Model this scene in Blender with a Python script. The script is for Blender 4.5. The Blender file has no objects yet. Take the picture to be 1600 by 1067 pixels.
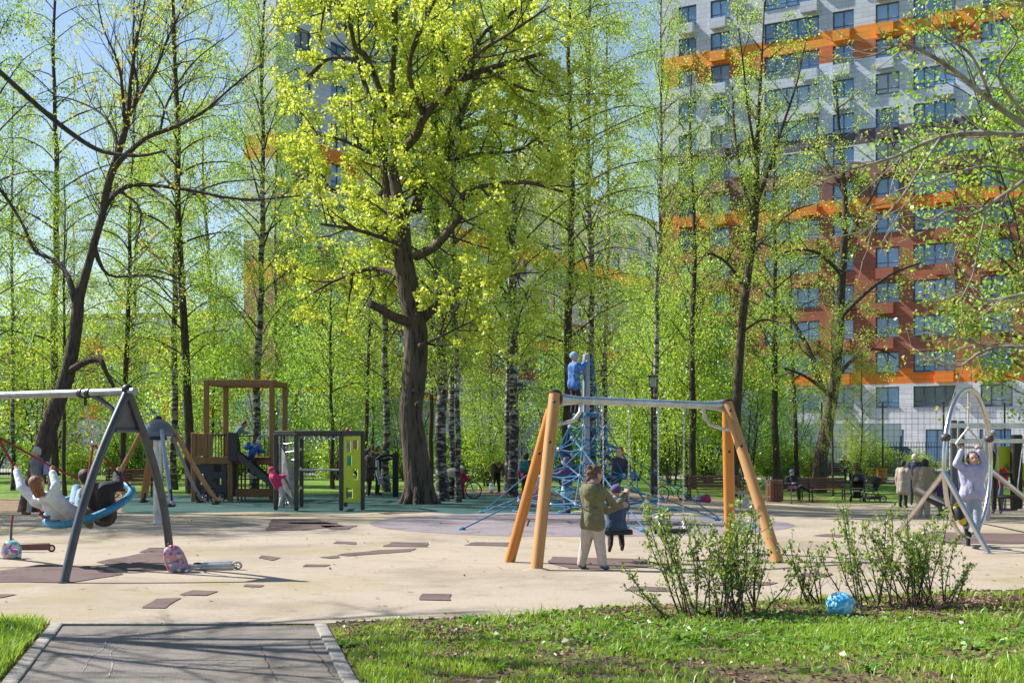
import bpy, math, random
import numpy as np
from mathutils import Vector, Matrix
R = math.radians
sc = bpy.context.scene
col = sc.collection
rnd = random.Random(7)
# ------------------------------------------------------------------ camera
F = 2000.0; HZ = 702.0; CH = 1.6
cd = bpy.data.cameras.new("camera"); cam = bpy.data.objects.new("camera", cd); col.objects.link(cam)
cam.location = (0, 0, CH); cam.rotation_euler = (R(90), 0, 0)
cd.sensor_width = 36; cd.lens = 36 * F / 1600; cd.shift_y = (HZ - 533.5) / 1600; cd.clip_end = 3000; cd.clip_start = .1
cd.dof.use_dof = True; cd.dof.focus_distance = 18.5; cd.dof.aperture_fstop = 11.0
sc.camera = cam
# ------------------------------------------------------------------ light
SUN_EL = 43.5; SD = Vector((-.94, .345, 0)).normalized()
SUNV = Vector((SD.x * math.cos(R(SUN_EL)), SD.y * math.cos(R(SUN_EL)), math.sin(R(SUN_EL))))
w = bpy.data.worlds.new("World"); sc.world = w; w.use_nodes = True
nt = w.node_tree; bg = nt.nodes["Background"]
sky = nt.nodes.new("ShaderNodeTexSky"); sky.sky_type = 'NISHITA'; sky.sun_disc = False
sky.sun_elevation = R(SUN_EL); sky.sun_rotation = math.atan2(SD.x, SD.y)
sky.air_density = 1.1; sky.dust_density = .6; sky.ozone_density = 2.0
nt.links.new(sky.outputs[0], bg.inputs[0]); bg.inputs[1].default_value = .085
sd = bpy.data.lights.new("sun", 'SUN'); so = bpy.data.objects.new("sun", sd); col.objects.link(so)
sd.energy = 5.0; sd.angle = R(.53); sd.color = (1, .95, .87)
so.rotation_euler = (-SUNV).to_track_quat('-Z', 'Y').to_euler(); so.location = (-30, 20, 40)
sc.view_settings.view_transform = 'Standard'; sc.view_settings.look = 'None'
sc.view_settings.exposure = 0.92; sc.view_settings.gamma = 1
sc.render.engine = 'CYCLES'
cy = sc.cycles
cy.max_bounces = 7; cy.diffuse_bounces = 4; cy.transmission_bounces = 5; cy.glossy_bounces = 3; cy.transparent_max_bounces = 8
cy.use_denoising = True; cy.caustics_reflective = False; cy.caustics_refractive = False

# ------------------------------------------------------------------ placement
def sm(a, b, x):
    t = min(1, max(0, (x - a) / (b - a))); return t * t * (3 - 2 * t)
def G(x, y): return -.55 * sm(1, 13, x) * sm(24, 48, y) * (1 - sm(52, 66, y))
def PG(px, py, dz=0):
    q = (px - 800) / F; D = CH * F / (py - HZ)
    for _ in range(12): D = .5 * D + .5 * (CH - G(q * D, D)) * F / (py - HZ)
    return Vector((q * D, D, G(q * D, D) + dz))
def AT(px, py, D): return Vector(((px - 800) / F * D, D, CH - (py - HZ) / F * D))
def V(*a): return Vector(a)

# ------------------------------------------------------------------ mesh builder
class MB:
    def __init__(s): s.v = []; s.f = []; s.mi = []; s.cur = 0
    def add(s, vs, fs):
        n = len(s.v); s.v += [tuple(p) for p in vs]
        for f in fs: s.f.append(tuple(i + n for i in f)); s.mi.append(s.cur)
        return s
    def box(s, c, size, rot=None, taper=1.0):
        x, y, z = size[0] / 2, size[1] / 2, size[2] / 2
        c = Vector(c); vs = []
        for k in (-1, 1):
            t = taper if k > 0 else 1
            for a, b in ((-1, -1), (1, -1), (1, 1), (-1, 1)):
                p = Vector((a * x * t, b * y * t, k * z))
                if rot is not None: p = rot @ p
                vs.append(c + p)
        return s.add(vs, [(3, 2, 1, 0), (4, 5, 6, 7), (0, 1, 5, 4), (1, 2, 6, 5), (2, 3, 7, 6), (3, 0, 4, 7)])
    def bbox(s, c, size, b=.01, rot=None):
        # box with chamfered edges
        hx, hy, hz = size[0] / 2, size[1] / 2, size[2] / 2; c = Vector(c); b = min(b, hx * .9, hy * .9, hz * .9)
        rings = [(-hz, b), (-hz + b, 0), (hz - b, 0), (hz, b)]; vs = []
        for z, i in rings:
            X, Y = hx - i, hy - i
            for (a, e) in ((X - b, -Y), (X, -Y + b), (X, Y - b), (X - b, Y), (-X + b, Y), (-X, Y - b), (-X, -Y + b), (-X + b, -Y)):
                p = Vector((a, e, z)); vs.append(c + (rot @ p if rot is not None else p))
        fs = [tuple(range(7, -1, -1)), tuple(range(24, 32))]
        for k in range(3):
            for i in range(8):
                j = (i + 1) % 8; fs.append((k * 8 + i, k * 8 + j, k * 8 + 8 + j, k * 8 + 8 + i))
        return s.add(vs, fs)
    def tube(s, pts, rad, n=8, cap=True, closed=False, flat=1.0):
        pts = [Vector(p) for p in pts]; m = len(pts)
        if not hasattr(rad, '__len__'): rad = [rad] * m
        up = None; vs = []
        for i, p in enumerate(pts):
            if closed: t = pts[(i + 1) % m] - pts[i - 1]
            else: t = pts[min(i + 1, m - 1)] - pts[max(i - 1, 0)]
            if t.length < 1e-9: t = Vector((0, 0, 1))
            t.normalize()
            if up is None:
                a = Vector((0, 0, 1)) if abs(t.z) < .9 else Vector((1, 0, 0)); up = t.cross(a).normalized()
            else:
                up = up - t * up.dot(t)
                if up.length < 1e-6: up = t.orthogonal()
                up.normalize()
            w_ = t.cross(up)
            for k in range(n):
                A = 2 * math.pi * k / n; vs.append(p + (up * math.cos(A) + w_ * math.sin(A) * flat) * rad[i])
        fs = []
        for i in range(m if closed else m - 1):
            for k in range(n):
                a = i * n + k; b = i * n + (k + 1) % n; j = ((i + 1) % m) * n
                fs.append((a, b, j + (k + 1) % n, j + k))
        if cap and not closed:
            fs.append(tuple(range(n - 1, -1, -1))); fs.append(tuple((m - 1) * n + k for k in range(n)))
        return s.add(vs, fs)
    def sph(s, c, r, nu=12, nv=8, rot=None):
        c = Vector(c); r = (r, r, r) if not hasattr(r, '__len__') else r
        vs = []
        for i in range(nv + 1):
            th = math.pi * i / nv
            for k in range(nu):
                ph = 2 * math.pi * k / nu
                p = Vector((r[0] * math.sin(th) * math.cos(ph), r[1] * math.sin(th) * math.sin(ph), r[2] * math.cos(th)))
                vs.append(c + (rot @ p if rot is not None else p))
        fs = []
        for i in range(nv):
            for k in range(nu):
                a = i * nu + k; b = i * nu + (k + 1) % nu
                fs.append((a, a + nu, b + nu, b))
        return s.add(vs, fs)
    def cap(s, p, q, r1, r2, n=10):
        # capsule with rounded ends
        p, q = Vector(p), Vector(q); d = (q - p)
        if d.length < 1e-6: return s.sph(p, max(r1, r2), n, 6)
        u = d.normalized()
        return s.tube([p - u * r1 * .98, p - u * r1 * .8, p - u * r1 * .4, p, q, q + u * r2 * .4, q + u * r2 * .8, q + u * r2 * .98],
                      [r1 * .15, r1 * .6, r1 * .92, r1, r2, r2 * .92, r2 * .6, r2 * .15], n)
    def ring(s, c, R_, r, nrm=(0, 0, 1), n=32, m=8, a0=0, a1=2 * math.pi, sx=1, sy=1):
        q = Vector(nrm).normalized().to_track_quat('Z', 'Y').to_matrix(); c = Vector(c)
        full = abs(a1 - a0 - 2 * math.pi) < 1e-6
        pts = [c + q @ Vector((R_ * sx * math.cos(a0 + (a1 - a0) * i / n), R_ * sy * math.sin(a0 + (a1 - a0) * i / n), 0)) for i in range(n if full else n + 1)]
        return s.tube(pts, r, m, closed=full)
    def poly(s, pts): return s.add(pts, [tuple(range(len(pts)))])
    def prism(s, pts, d):
        n = len(pts); d = Vector(d); vs = [Vector(p) for p in pts]; vs += [v + d for v in vs]
        fs = [tuple(range(n - 1, -1, -1)), tuple(range(n, 2 * n))]
        for i in range(n): j = (i + 1) % n; fs.append((i, j, n + j, n + i))
        return s.add(vs, fs)
    def build(s, name, mat, parent=None, smooth=True, world=False, ang=40):
        me = bpy.data.meshes.new(name)
        vs = s.v
        if world and parent is not None:
            M = parent.matrix_basis.inverted(); vs = [tuple(M @ Vector(p)) for p in vs]
        me.from_pydata(vs, [], s.f); 
        mats = mat if isinstance(mat, (list, tuple)) else [mat]
        for m in mats: me.materials.append(m)
        if len(mats) > 1: me.polygons.foreach_set("material_index", s.mi)
        if smooth:
            me.polygons.foreach_set("use_smooth", [True] * len(me.polygons)); me.set_sharp_from_angle(angle=R(ang))
        me.update()
        o = bpy.data.objects.new(name, me); col.objects.link(o)
        if parent is not None: o.parent = parent
        return o
def tag(o, label=None, cat=None, group=None, kind=None):
    if label: o["label"] = label
    if cat: o["category"] = cat
    if group: o["group"] = group
    if kind: o["kind"] = kind
    return o
def E(name, loc, label, cat, group=None, rz=0):
    o = bpy.data.objects.new(name, None); col.objects.link(o); o.location = loc; o.rotation_euler = (0, 0, rz)
    o.empty_display_size = .2
    return tag(o, label, cat, group)
def copy_tree(o, parent=None):
    c = o.copy(); col.objects.link(c)
    if parent is not None: c.parent = parent
    for ch in list(o.children): copy_tree(ch, c)
    return c
def place(src, loc, rz, label, scale=1.0, group=None, first=False):
    c = src if first else copy_tree(src)
    c.location = loc; c.rotation_euler = (0, 0, rz); c.scale = (scale,) * 3 if not hasattr(scale, '__len__') else scale
    c["label"] = label
    if group: c["group"] = group
    return c
def np_mesh(name, vs, quads, mat, parent=None, smooth=False, tri=False):
    me = bpy.data.meshes.new(name); n = 3 if tri else 4
    me.vertices.add(len(vs)); me.vertices.foreach_set("co", vs.astype(np.float32).ravel())
    me.loops.add(len(quads) * n); me.loops.foreach_set("vertex_index", quads.astype(np.int32).ravel())
    me.polygons.add(len(quads)); me.polygons.foreach_set("loop_start", np.arange(len(quads), dtype=np.int32) * n)
    me.materials.append(mat); me.update(calc_edges=True)
    if smooth: me.polygons.foreach_set("use_smooth", np.ones(len(quads), dtype=bool))
    o = bpy.data.objects.new(name, me); col.objects.link(o)
    if parent is not None: o.parent = parent
    return o

# ------------------------------------------------------------------ materials
def nodes(name):
    m = bpy.data.materials.new(name); m.use_nodes = True
    return m, m.node_tree, m.node_tree.nodes["Principled BSDF"]
def N(t, typ, **kw):
    n = t.nodes.new(typ)
    for k, v in kw.items():
        if hasattr(n, k): setattr(n, k, v)
    return n
def ramp(t, stops, interp='LINEAR'):
    n = t.nodes.new("ShaderNodeValToRGB"); r = n.color_ramp; r.interpolation = interp
    while len(r.elements) > 1: r.elements.remove(r.elements[-1])
    r.elements[0].position = stops[0][0]; r.elements[0].color = (*stops[0][1], 1)
    for p, c in stops[1:]: e = r.elements.new(p); e.color = (*c, 1)
    return n
def mat(name, c, rough=.6, metal=0., var=.15, scale=8., bump=0., bscale=60., spec=.5, c2=None, coat=0, sheen=0, trans=0):
    m, t, b = nodes(name); L = t.links.new
    tc = N(t, "ShaderNodeTexCoord"); no = N(t, "ShaderNodeTexNoise"); no.inputs["Scale"].default_value = scale; no.inputs["Detail"].default_value = 6
    no.inputs["Roughness"].default_value = .65
    L(tc.outputs["Object"], no.inputs["Vector"])
    lo = c2 if c2 else tuple(max(0, x * (1 - var * 1.6)) for x in c); hi = c if c2 else tuple(min(1, x * (1 + var)) for x in c)
    rp = ramp(t, [(.33, lo), (.67, hi)]); L(no.outputs[0], rp.inputs[0]); L(rp.outputs[0], b.inputs["Base Color"])
    b.inputs["Roughness"].default_value = rough; b.inputs["Metallic"].default_value = metal
    b.inputs["Specular IOR Level"].default_value = spec; b.inputs["Coat Weight"].default_value = coat; b.inputs["Sheen Weight"].default_value = sheen
    if bump:
        n2 = N(t, "ShaderNodeTexNoise"); n2.inputs["Scale"].default_value = bscale; n2.inputs["Detail"].default_value = 5; L(tc.outputs["Object"], n2.inputs["Vector"])
        bp = N(t, "ShaderNodeBump"); bp.inputs["Strength"].default_value = bump; bp.inputs["Distance"].default_value = .02
        L(n2.outputs[0], bp.inputs["Height"]); L(bp.outputs[0], b.inputs["Normal"])
        mr = N(t, "ShaderNodeMapRange"); mr.inputs[3].default_value = max(0, rough - .12); mr.inputs[4].default_value = min(1, rough + .12)
        L(no.outputs[0], mr.inputs[0]); L(mr.outputs[0], b.inputs["Roughness"])
    return m
def wood_mat(name, c1, c2, axis=2, rough=.55, sc_=1.):
    m, t, b = nodes(name); L = t.links.new
    tc = N(t, "ShaderNodeTexCoord"); mp = N(t, "ShaderNodeMapping"); s = [22 * sc_] * 3; s[axis] = 1.2 * sc_; mp.inputs["Scale"].default_value = s
    L(tc.outputs["Object"], mp.inputs[0]); no = N(t, "ShaderNodeTexNoise"); no.inputs["Scale"].default_value = 1; no.inputs["Detail"].default_value = 8; no.inputs["Roughness"].default_value = .7
    L(mp.outputs[0], no.inputs[0]); rp = ramp(t, [(.28, c2), (.45, c1), (.62, tuple(x * 1.12 for x in c1)), (.8, c2)]); L(no.outputs[0], rp.inputs[0])
    L(rp.outputs[0], b.inputs["Base Color"]); b.inputs["Roughness"].default_value = rough
    bp = N(t, "ShaderNodeBump"); bp.inputs["Strength"].default_value = .35; bp.inputs["Distance"].default_value = .01; L(no.outputs[0], bp.inputs["Height"]); L(bp.outputs[0], b.inputs["Normal"])
    return m
def leaf_mat(name, c1, c2, tr, tmix=.5):
    # c1..c2 spread of the leaf colours, tr colour of the light that passes through
    m, t, b = nodes(name); L = t.links.new; t.nodes.remove(b)
    out = t.nodes["Material Output"]; g = N(t, "ShaderNodeNewGeometry"); oi = N(t, "ShaderNodeObjectInfo")
    rp = ramp(t, [(0, c1), (1, c2)]); L(g.outputs["Random Per Island"], rp.inputs[0])
    hs = N(t, "ShaderNodeHueSaturation"); L(rp.outputs[0], hs.inputs["Color"])
    mr = N(t, "ShaderNodeMapRange"); mr.inputs[3].default_value = .482; mr.inputs[4].default_value = .518; L(oi.outputs["Random"], mr.inputs[0]); L(mr.outputs[0], hs.inputs["Hue"])
    d = N(t, "ShaderNodeBsdfDiffuse"); L(hs.outputs[0], d.inputs[0])
    tl = N(t, "ShaderNodeBsdfTranslucent"); mx0 = N(t, "ShaderNodeMix", data_type='RGBA'); mx0.blend_type = 'MIX'
    mx0.inputs[0].default_value = .6; L(hs.outputs[0], mx0.inputs[6]); mx0.inputs[7].default_value = (*tr, 1)
    L(mx0.outputs[2], tl.inputs[0])
    gl = N(t, "ShaderNodeBsdfGlossy"); gl.inputs["Roughness"].default_value = .45; gl.inputs[0].default_value = (.8, .85, .9, 1)
    m1 = N(t, "ShaderNodeMixShader"); m1.inputs[0].default_value = tmix; L(d.outputs[0], m1.inputs[1]); L(tl.outputs[0], m1.inputs[2])
    m2 = N(t, "ShaderNodeMixShader"); m2.inputs[0].default_value = .05; L(m1.outputs[0], m2.inputs[1]); L(gl.outputs[0], m2.inputs[2])
    L(m2.outputs[0], out.inputs[0]); return m
def bark_mat(name, c1, c2, sx=14, sz=2.5, bump=.8):
    m, t, b = nodes(name); L = t.links.new
    tc = N(t, "ShaderNodeTexCoord"); mp = N(t, "ShaderNodeMapping"); mp.inputs["Scale"].default_value = (sx, sx, sz); L(tc.outputs["Object"], mp.inputs[0])
    vo = N(t, "ShaderNodeTexVoronoi"); vo.inputs["Scale"].default_value = 1.2; no = N(t, "ShaderNodeTexNoise"); no.inputs["Scale"].default_value = 2; no.inputs["Detail"].default_value = 8
    L(mp.outputs[0], no.inputs[0]); mix = N(t, "ShaderNodeVectorMath"); mix.operation = 'ADD'; L(mp.outputs[0], mix.inputs[0]); L(no.outputs["Color"], mix.inputs[1]); L(mix.outputs[0], vo.inputs[0])
    rp = ramp(t, [(.1, c2), (.5, c1), (.9, tuple(x * 1.3 for x in c1))]); ad = N(t, "ShaderNodeMath"); ad.operation = 'MULTIPLY'; L(vo.outputs[0], ad.inputs[0]); ad.inputs[1].default_value = 1.1
    L(ad.outputs[0], rp.inputs[0]); L(rp.outputs[0], b.inputs["Base Color"]); b.inputs["Roughness"].default_value = .9
    bp = N(t, "ShaderNodeBump"); bp.inputs["Strength"].default_value = bump; bp.inputs["Distance"].default_value = .04; L(vo.outputs[0], bp.inputs["Height"]); L(bp.outputs[0], b.inputs["Normal"])
    return m
def birch_mat():
    m, t, b = nodes("birch_bark"); L = t.links.new
    tc = N(t, "ShaderNodeTexCoord"); mp = N(t, "ShaderNodeMapping"); mp.inputs["Scale"].default_value = (3.0, 3.0, 9); L(tc.outputs["Object"], mp.inputs[0])
    no = N(t, "ShaderNodeTexNoise"); no.inputs["Scale"].default_value = 1; no.inputs["Detail"].default_value = 6; no.inputs["Roughness"].default_value = .75; L(mp.outputs[0], no.inputs[0])
    # more black towards the foot
    sx = N(t, "ShaderNodeSeparateXYZ"); L(tc.outputs["Object"], sx.inputs[0]); mr = N(t, "ShaderNodeMapRange"); mr.inputs[1].default_value = 0; mr.inputs[2].default_value = 5; mr.inputs[3].default_value = .06; mr.inputs[4].default_value = 0; L(sx.outputs[2], mr.inputs[0])
    sb = N(t, "ShaderNodeMath"); sb.operation = 'SUBTRACT'; L(no.outputs[0], sb.inputs[0]); L(mr.outputs[0], sb.inputs[1])
    rp = ramp(t, [(.45, (.022, .018, .016)), (.49, (.09, .08, .07)), (.53, (.36, .34, .31)), (.7, (.54, .52, .48))]); L(sb.outputs[0], rp.inputs[0])
    # thin dark upper branches
    L(rp.outputs[0], b.inputs["Base Color"]); b.inputs["Roughness"].default_value = .7
    bp = N(t, "ShaderNodeBump"); bp.inputs["Strength"].default_value = .4; bp.inputs["Distance"].default_value = .02; L(no.outputs[0], bp.inputs["Height"]); L(bp.outputs[0], b.inputs["Normal"])
    return m
M = {}
M['bark'] = bark_mat("dark_bark", (.062, .046, .035), (.018, .014, .012))
M['oakbark'] = bark_mat("oak_bark", (.085, .062, .045), (.012, .009, .007), 8, 1.3, 1.0)
M['twig'] = mat("twig_bark", (.07, .052, .04), .9, var=.4)
M['palebark'] = mat("pale_twig_bark", (.30, .26, .21), .85, var=.4)
M['birch'] = birch_mat()
M['leaf_birch'] = leaf_mat("birch_leaf", (.24, .38, .035), (.48, .61, .08), (.66, .86, .09))
M['leaf_green'] = leaf_mat("green_leaf", (.13, .27, .03), (.30, .46, .055), (.46, .74, .07))
M['leaf_oak'] = leaf_mat("oak_leaf", (.40, .48, .04), (.66, .68, .09), (.84, .90, .10), .5)
M['leaf_yellow'] = leaf_mat("yellow_bud_leaf", (.35, .36, .04), (.5, .46, .06), (.68, .66, .08))
M['leaf_shrub'] = leaf_mat("shrub_leaf", (.13, .24, .025), (.30, .42, .06), (.46, .64, .06))
M['leaf_bush'] = leaf_mat("front_bush_leaf", (.12, .20, .03), (.26, .36, .06), (.42, .56, .08))
M['greydark'] = mat('anthracite_steel', (.055,.05,.048), .5, .2, var=.2, scale=6)
M['darkbrown'] = mat('dark_brown_post', (.035,.025,.02), .7, var=.3)
M['bargrey'] = mat('bar_grey_steel', (.27,.28,.30), .35, .6, var=.2, scale=5, bump=.06)
M['palerope'] = mat('pale_rope', (.45,.42,.36), .7, var=.2, scale=30)
M['galv'] = mat("galvanised_steel", (.5, .52, .53), .38, .75, var=.2, scale=5, bump=.06)
M['steel'] = mat("stainless_steel", (.6, .57, .53), .25, .95, var=.12, scale=4)
M['mastgrey'] = mat('mast_grey_paint', (.33,.36,.42), .42, .3, var=.1, scale=3)
M['platemet'] = mat('plate_grey_paint', (.10,.10,.105), .5, .2, var=.1, scale=4)
M['wood_or2'] = wood_mat('sunworn_orange_wood', (.46, .235, .08), (.15, .07, .025), 2, .6, 1.0)
M['greymetal'] = mat("grey_painted_steel", (.075, .082, .095), .42, .35, var=.15, scale=6, bump=.04)
M['darkmetal'] = mat("dark_steel", (.035, .035, .038), .5, .4, var=.3)
M['black'] = mat("black_rubber", (.014, .014, .015), .65, var=.4, scale=20, bump=.2)
M['blackpaint'] = mat("black_paint", (.02, .02, .022), .45, var=.3)
M['wood_or'] = wood_mat("oiled_orange_wood", (.50, .20, .035), (.20, .07, .014), 2, .45, .9)
M['wood_grey'] = wood_mat("weathered_wood", (.36, .19, .08), (.13, .07, .035), 2, .6, .6)
M['wood_br'] = wood_mat("brown_larch_wood", (.25, .125, .05), (.11, .05, .02), 2)
M['wood_bench'] = wood_mat("bench_wood", (.13, .06, .03), (.06, .03, .016), 0)
M['rope_blue'] = mat("blue_rope", (.02, .17, .33), .7, var=.3, scale=40, bump=.4, bscale=200)
M['rope_red'] = mat("red_rope", (.30, .018, .022), .7, var=.3, scale=40, bump=.4, bscale=200)
M['ringblue'] = mat("blue_ring_cover", (.02, .21, .36), .5, var=.3, scale=30, bump=.3)
M['clamp'] = mat("rope_clamp", (.55, .56, .58), .35, .6)
M['lime'] = mat("lime_panel", (.55, .62, .02), .45, var=.08, scale=3)
M['white'] = mat("white_paint", (.75, .75, .73), .4, var=.06)
M['concrete'] = mat("concrete", (.27, .25, .225), .9, var=.2, scale=12, bump=.3)
def glass(name, c=(.04, .08, .13)):
    m, t, b = nodes(name); L = t.links.new; oi = N(t, "ShaderNodeObjectInfo")
    rp = ramp(t, [(0, c), (.45, tuple(x * 1.6 for x in c)), (.7, tuple(x * 2. + .02 for x in c)), (.9, (.4, .45, .5)), (1, tuple(x * .4 for x in c))]); L(oi.outputs["Random"], rp.inputs[0]); L(rp.outputs[0], b.inputs["Base Color"])
    b.inputs["Roughness"].default_value = .08; b.inputs["Specular IOR Level"].default_value = .9; b.inputs["Coat Weight"].default_value = .5; b.inputs["Coat Roughness"].default_value = .03
    return m
M['glass'] = glass("window_glass", (.10, .20, .34))
M['carglass'] = mat("car_glass", (.02, .025, .03), .08, var=.1, spec=.8)
def cloth(name, c, var=.10): return mat("cloth_" + name, c, .85, var=var, scale=11, bump=1., bscale=16, sheen=.1)
# ================================================================== SETTING
from mathutils.geometry import delaunay_2d_cdt
def inpoly(x, y, P):
    c = False; n = len(P); j = n - 1
    for i in range(n):
        if (P[i][1] > y) != (P[j][1] > y) and x < (P[j][0] - P[i][0]) * (y - P[i][1]) / (P[j][1] - P[i][1]) + P[i][0]: c = not c
        j = i
    return c
def sheet(name, poly, mt, dz, step=1.5, kind='structure', parent=None):
    P = [Vector((p[0], p[1])) for p in poly]; Q = []
    for i in range(len(P)):
        a, b = P[i], P[(i + 1) % len(P)]; k = max(1, int((b - a).length / step))
        for j in range(k): Q.append(a.lerp(b, j / k))
    n = len(Q); pts = list(Q); xs = [p.x for p in P]; ys = [p.y for p in P]
    if max(xs) > -2 and (max(ys) > 22):
        x = min(xs) + step / 2
        while x < max(xs):
            y = min(ys) + step / 2
            while y < max(ys):
                if inpoly(x, y, P): pts.append(Vector((x, y)))
                y += step
            x += step
    vo, eo, fo = delaunay_2d_cdt(pts, [(i, (i + 1) % n) for i in range(n)], [], 1, 1e-5)[:3]
    m = MB(); m.add([(p.x, p.y, G(p.x, p.y) + dz) for p in vo], [tuple(f) for f in fo])
    me_o = m.build(name, mt, parent, smooth=False)
    import bmesh
    bm = bmesh.new(); bm.from_mesh(me_o.data); bmesh.ops.recalc_face_normals(bm, faces=bm.faces)
    if sum(f.normal.z for f in bm.faces) < 0: bmesh.ops.reverse_faces(bm, faces=bm.faces)
    bm.to_mesh(me_o.data); bm.free()
    if kind: tag(me_o, kind=kind)
    return me_o
def pxpoly(pts): return [PG(x, y)[:2] for x, y in pts]

# ---- ground materials
def ground_mat(name, stops, scale, fine, bump=.5, rough=.95, rs=(.35, .65)):
    m, t, b = nodes(name); L = t.links.new; tc = N(t, "ShaderNodeTexCoord")
    n1 = N(t, "ShaderNodeTexNoise"); n1.inputs["Scale"].default_value = scale; n1.inputs["Detail"].default_value = 8; n1.inputs["Roughness"].default_value = .7
    n2 = N(t, "ShaderNodeTexNoise"); n2.inputs["Scale"].default_value = fine; n2.inputs["Detail"].default_value = 4
    L(tc.outputs["Object"], n1.inputs[0]); L(tc.outputs["Object"], n2.inputs[0])
    ad = N(t, "ShaderNodeMix"); ad.data_type = 'FLOAT'; ad.inputs[0].default_value = .45; L(n1.outputs[0], ad.inputs[2]); L(n2.outputs[0], ad.inputs[3])
    rp = ramp(t, stops); L(ad.outputs[0], rp.inputs[0]); L(rp.outputs[0], b.inputs["Base Color"]); b.inputs["Roughness"].default_value = rough; b.inputs["Specular IOR Level"].default_value = .25
    bp = N(t, "ShaderNodeBump"); bp.inputs["Strength"].default_value = bump; bp.inputs["Distance"].default_value = .03; L(n2.outputs[0], bp.inputs["Height"]); L(bp.outputs[0], b.inputs["Normal"])
    return m
M['lawn'] = ground_mat("lawn_ground", [(.36, (.09, .06, .035)), (.44, (.08, .11, .02)), (.52, (.11, .21, .025)), (.68, (.19, .32, .04))], .35, 5)
M['soil'] = ground_mat("soil_litter", [(.36, (.07, .045, .03)), (.47, (.17, .115, .08)), (.54, (.28, .19, .13)), (.62, (.12, .13, .035))], 1.4, 18, .8)
M['turf'] = ground_mat("near_turf_soil", [(.38, (.085, .055, .035)), (.47, (.16, .11, .07)), (.53, (.09, .12, .025)), (.62, (.12, .2, .03))], 1.1, 30, .9)
def rubber(name, c, dark, speck, stain=None, ss=.35):
    m, t, b = nodes(name); L = t.links.new; tc = N(t, "ShaderNodeTexCoord")
    big = N(t, "ShaderNodeTexNoise"); big.inputs["Scale"].default_value = ss; big.inputs["Detail"].default_value = 9; big.inputs["Roughness"].default_value = .68; L(tc.outputs["Object"], big.inputs[0])
    rp = ramp(t, [(.36, dark), (.5, c), (.7, tuple(min(1, x * 1.08) for x in c))]); L(big.outputs[0], rp.inputs[0])
    sp = N(t, "ShaderNodeTexVoronoi"); sp.inputs["Scale"].default_value = 60; L(tc.outputs["Object"], sp.inputs[0])
    sr = ramp(t, [(0, (speck,) * 3), (.25, (1, 1, 1)), (.8, (1, 1, 1)), (1, (1.0, .98, .96))]); L(sp.outputs["Color"], sr.inputs[0])
    mx = N(t, "ShaderNodeMix"); mx.data_type = 'RGBA'; mx.blend_type = 'MULTIPLY'; mx.inputs[0].default_value = 1; L(rp.outputs[0], mx.inputs[6]); L(sr.outputs[0], mx.inputs[7])
    out = mx.outputs[2]
    if stain:
        n3 = N(t, "ShaderNodeTexNoise"); n3.inputs["Scale"].default_value = .17; n3.inputs["Detail"].default_value = 7; n3.inputs["Roughness"].default_value = .7
        mp = N(t, "ShaderNodeMapping"); mp.inputs["Location"].default_value = (3.1, 7.7, 0); L(tc.outputs["Object"], mp.inputs[0]); L(mp.outputs[0], n3.inputs[0])
        s2 = ramp(t, [(.5, (0, 0, 0)), (.62, (1, 1, 1))]); L(n3.outputs[0], s2.inputs[0])
        m2 = N(t, "ShaderNodeMix"); m2.data_type = 'RGBA'; L(s2.outputs[0], m2.inputs[0]); L(out, m2.inputs[6])
        m2.inputs[7].default_value = (*stain, 1); out = m2.outputs[2]
        # scuffs: small dark marks
        n4 = N(t, "ShaderNodeTexNoise"); n4.inputs["Scale"].default_value = 1.7; n4.inputs["Detail"].default_value = 10; n4.inputs["Roughness"].default_value = .8; L(tc.outputs["Object"], n4.inputs[0])
        s4 = ramp(t, [(.30, (.55, .53, .5)), (.44, (1, 1, 1))]); L(n4.outputs[0], s4.inputs[0])
        m4 = N(t, "ShaderNodeMix"); m4.data_type = 'RGBA'; m4.blend_type = 'MULTIPLY'; m4.inputs[0].default_value = 1; L(out, m4.inputs[6]); L(s4.outputs[0], m4.inputs[7]); out = m4.outputs[2]
    L(out, b.inputs["Base Color"]); b.inputs["Roughness"].default_value = .92; b.inputs["Specular IOR Level"].default_value = .25
    bp = N(t, "ShaderNodeBump"); bp.inputs["Strength"].default_value = .4; bp.inputs["Distance"].default_value = .008; L(sp.outputs[0], bp.inputs["Height"]); L(bp.outputs[0], b.inputs["Normal"])
    return m
M['sand'] = rubber("beige_rubber", (.35, .295, .235), (.26, .215, .165), .66, (.29, .24, .15))
M['purple'] = rubber("lilac_rubber", (.225, .195, .215), (.15, .13, .145), .6, ss=1.1)
M['teal'] = rubber("teal_rubber", (.03, .082, .08), (.02, .055, .054), .6, ss=.8)
M['brownrub'] = rubber("brown_rubber", (.135, .095, .09), (.085, .06, .058), .5, ss=1.5)
M['asphalt'] = rubber("asphalt", (.185, .167, .15), (.11, .10, .093), .45, (.14, .125, .105), ss=1.6)
M['farpath'] = ground_mat("far_path_asphalt", [(.35, (.26, .24, .22)), (.6, (.36, .34, .31))], 1, 20, .2)

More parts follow.
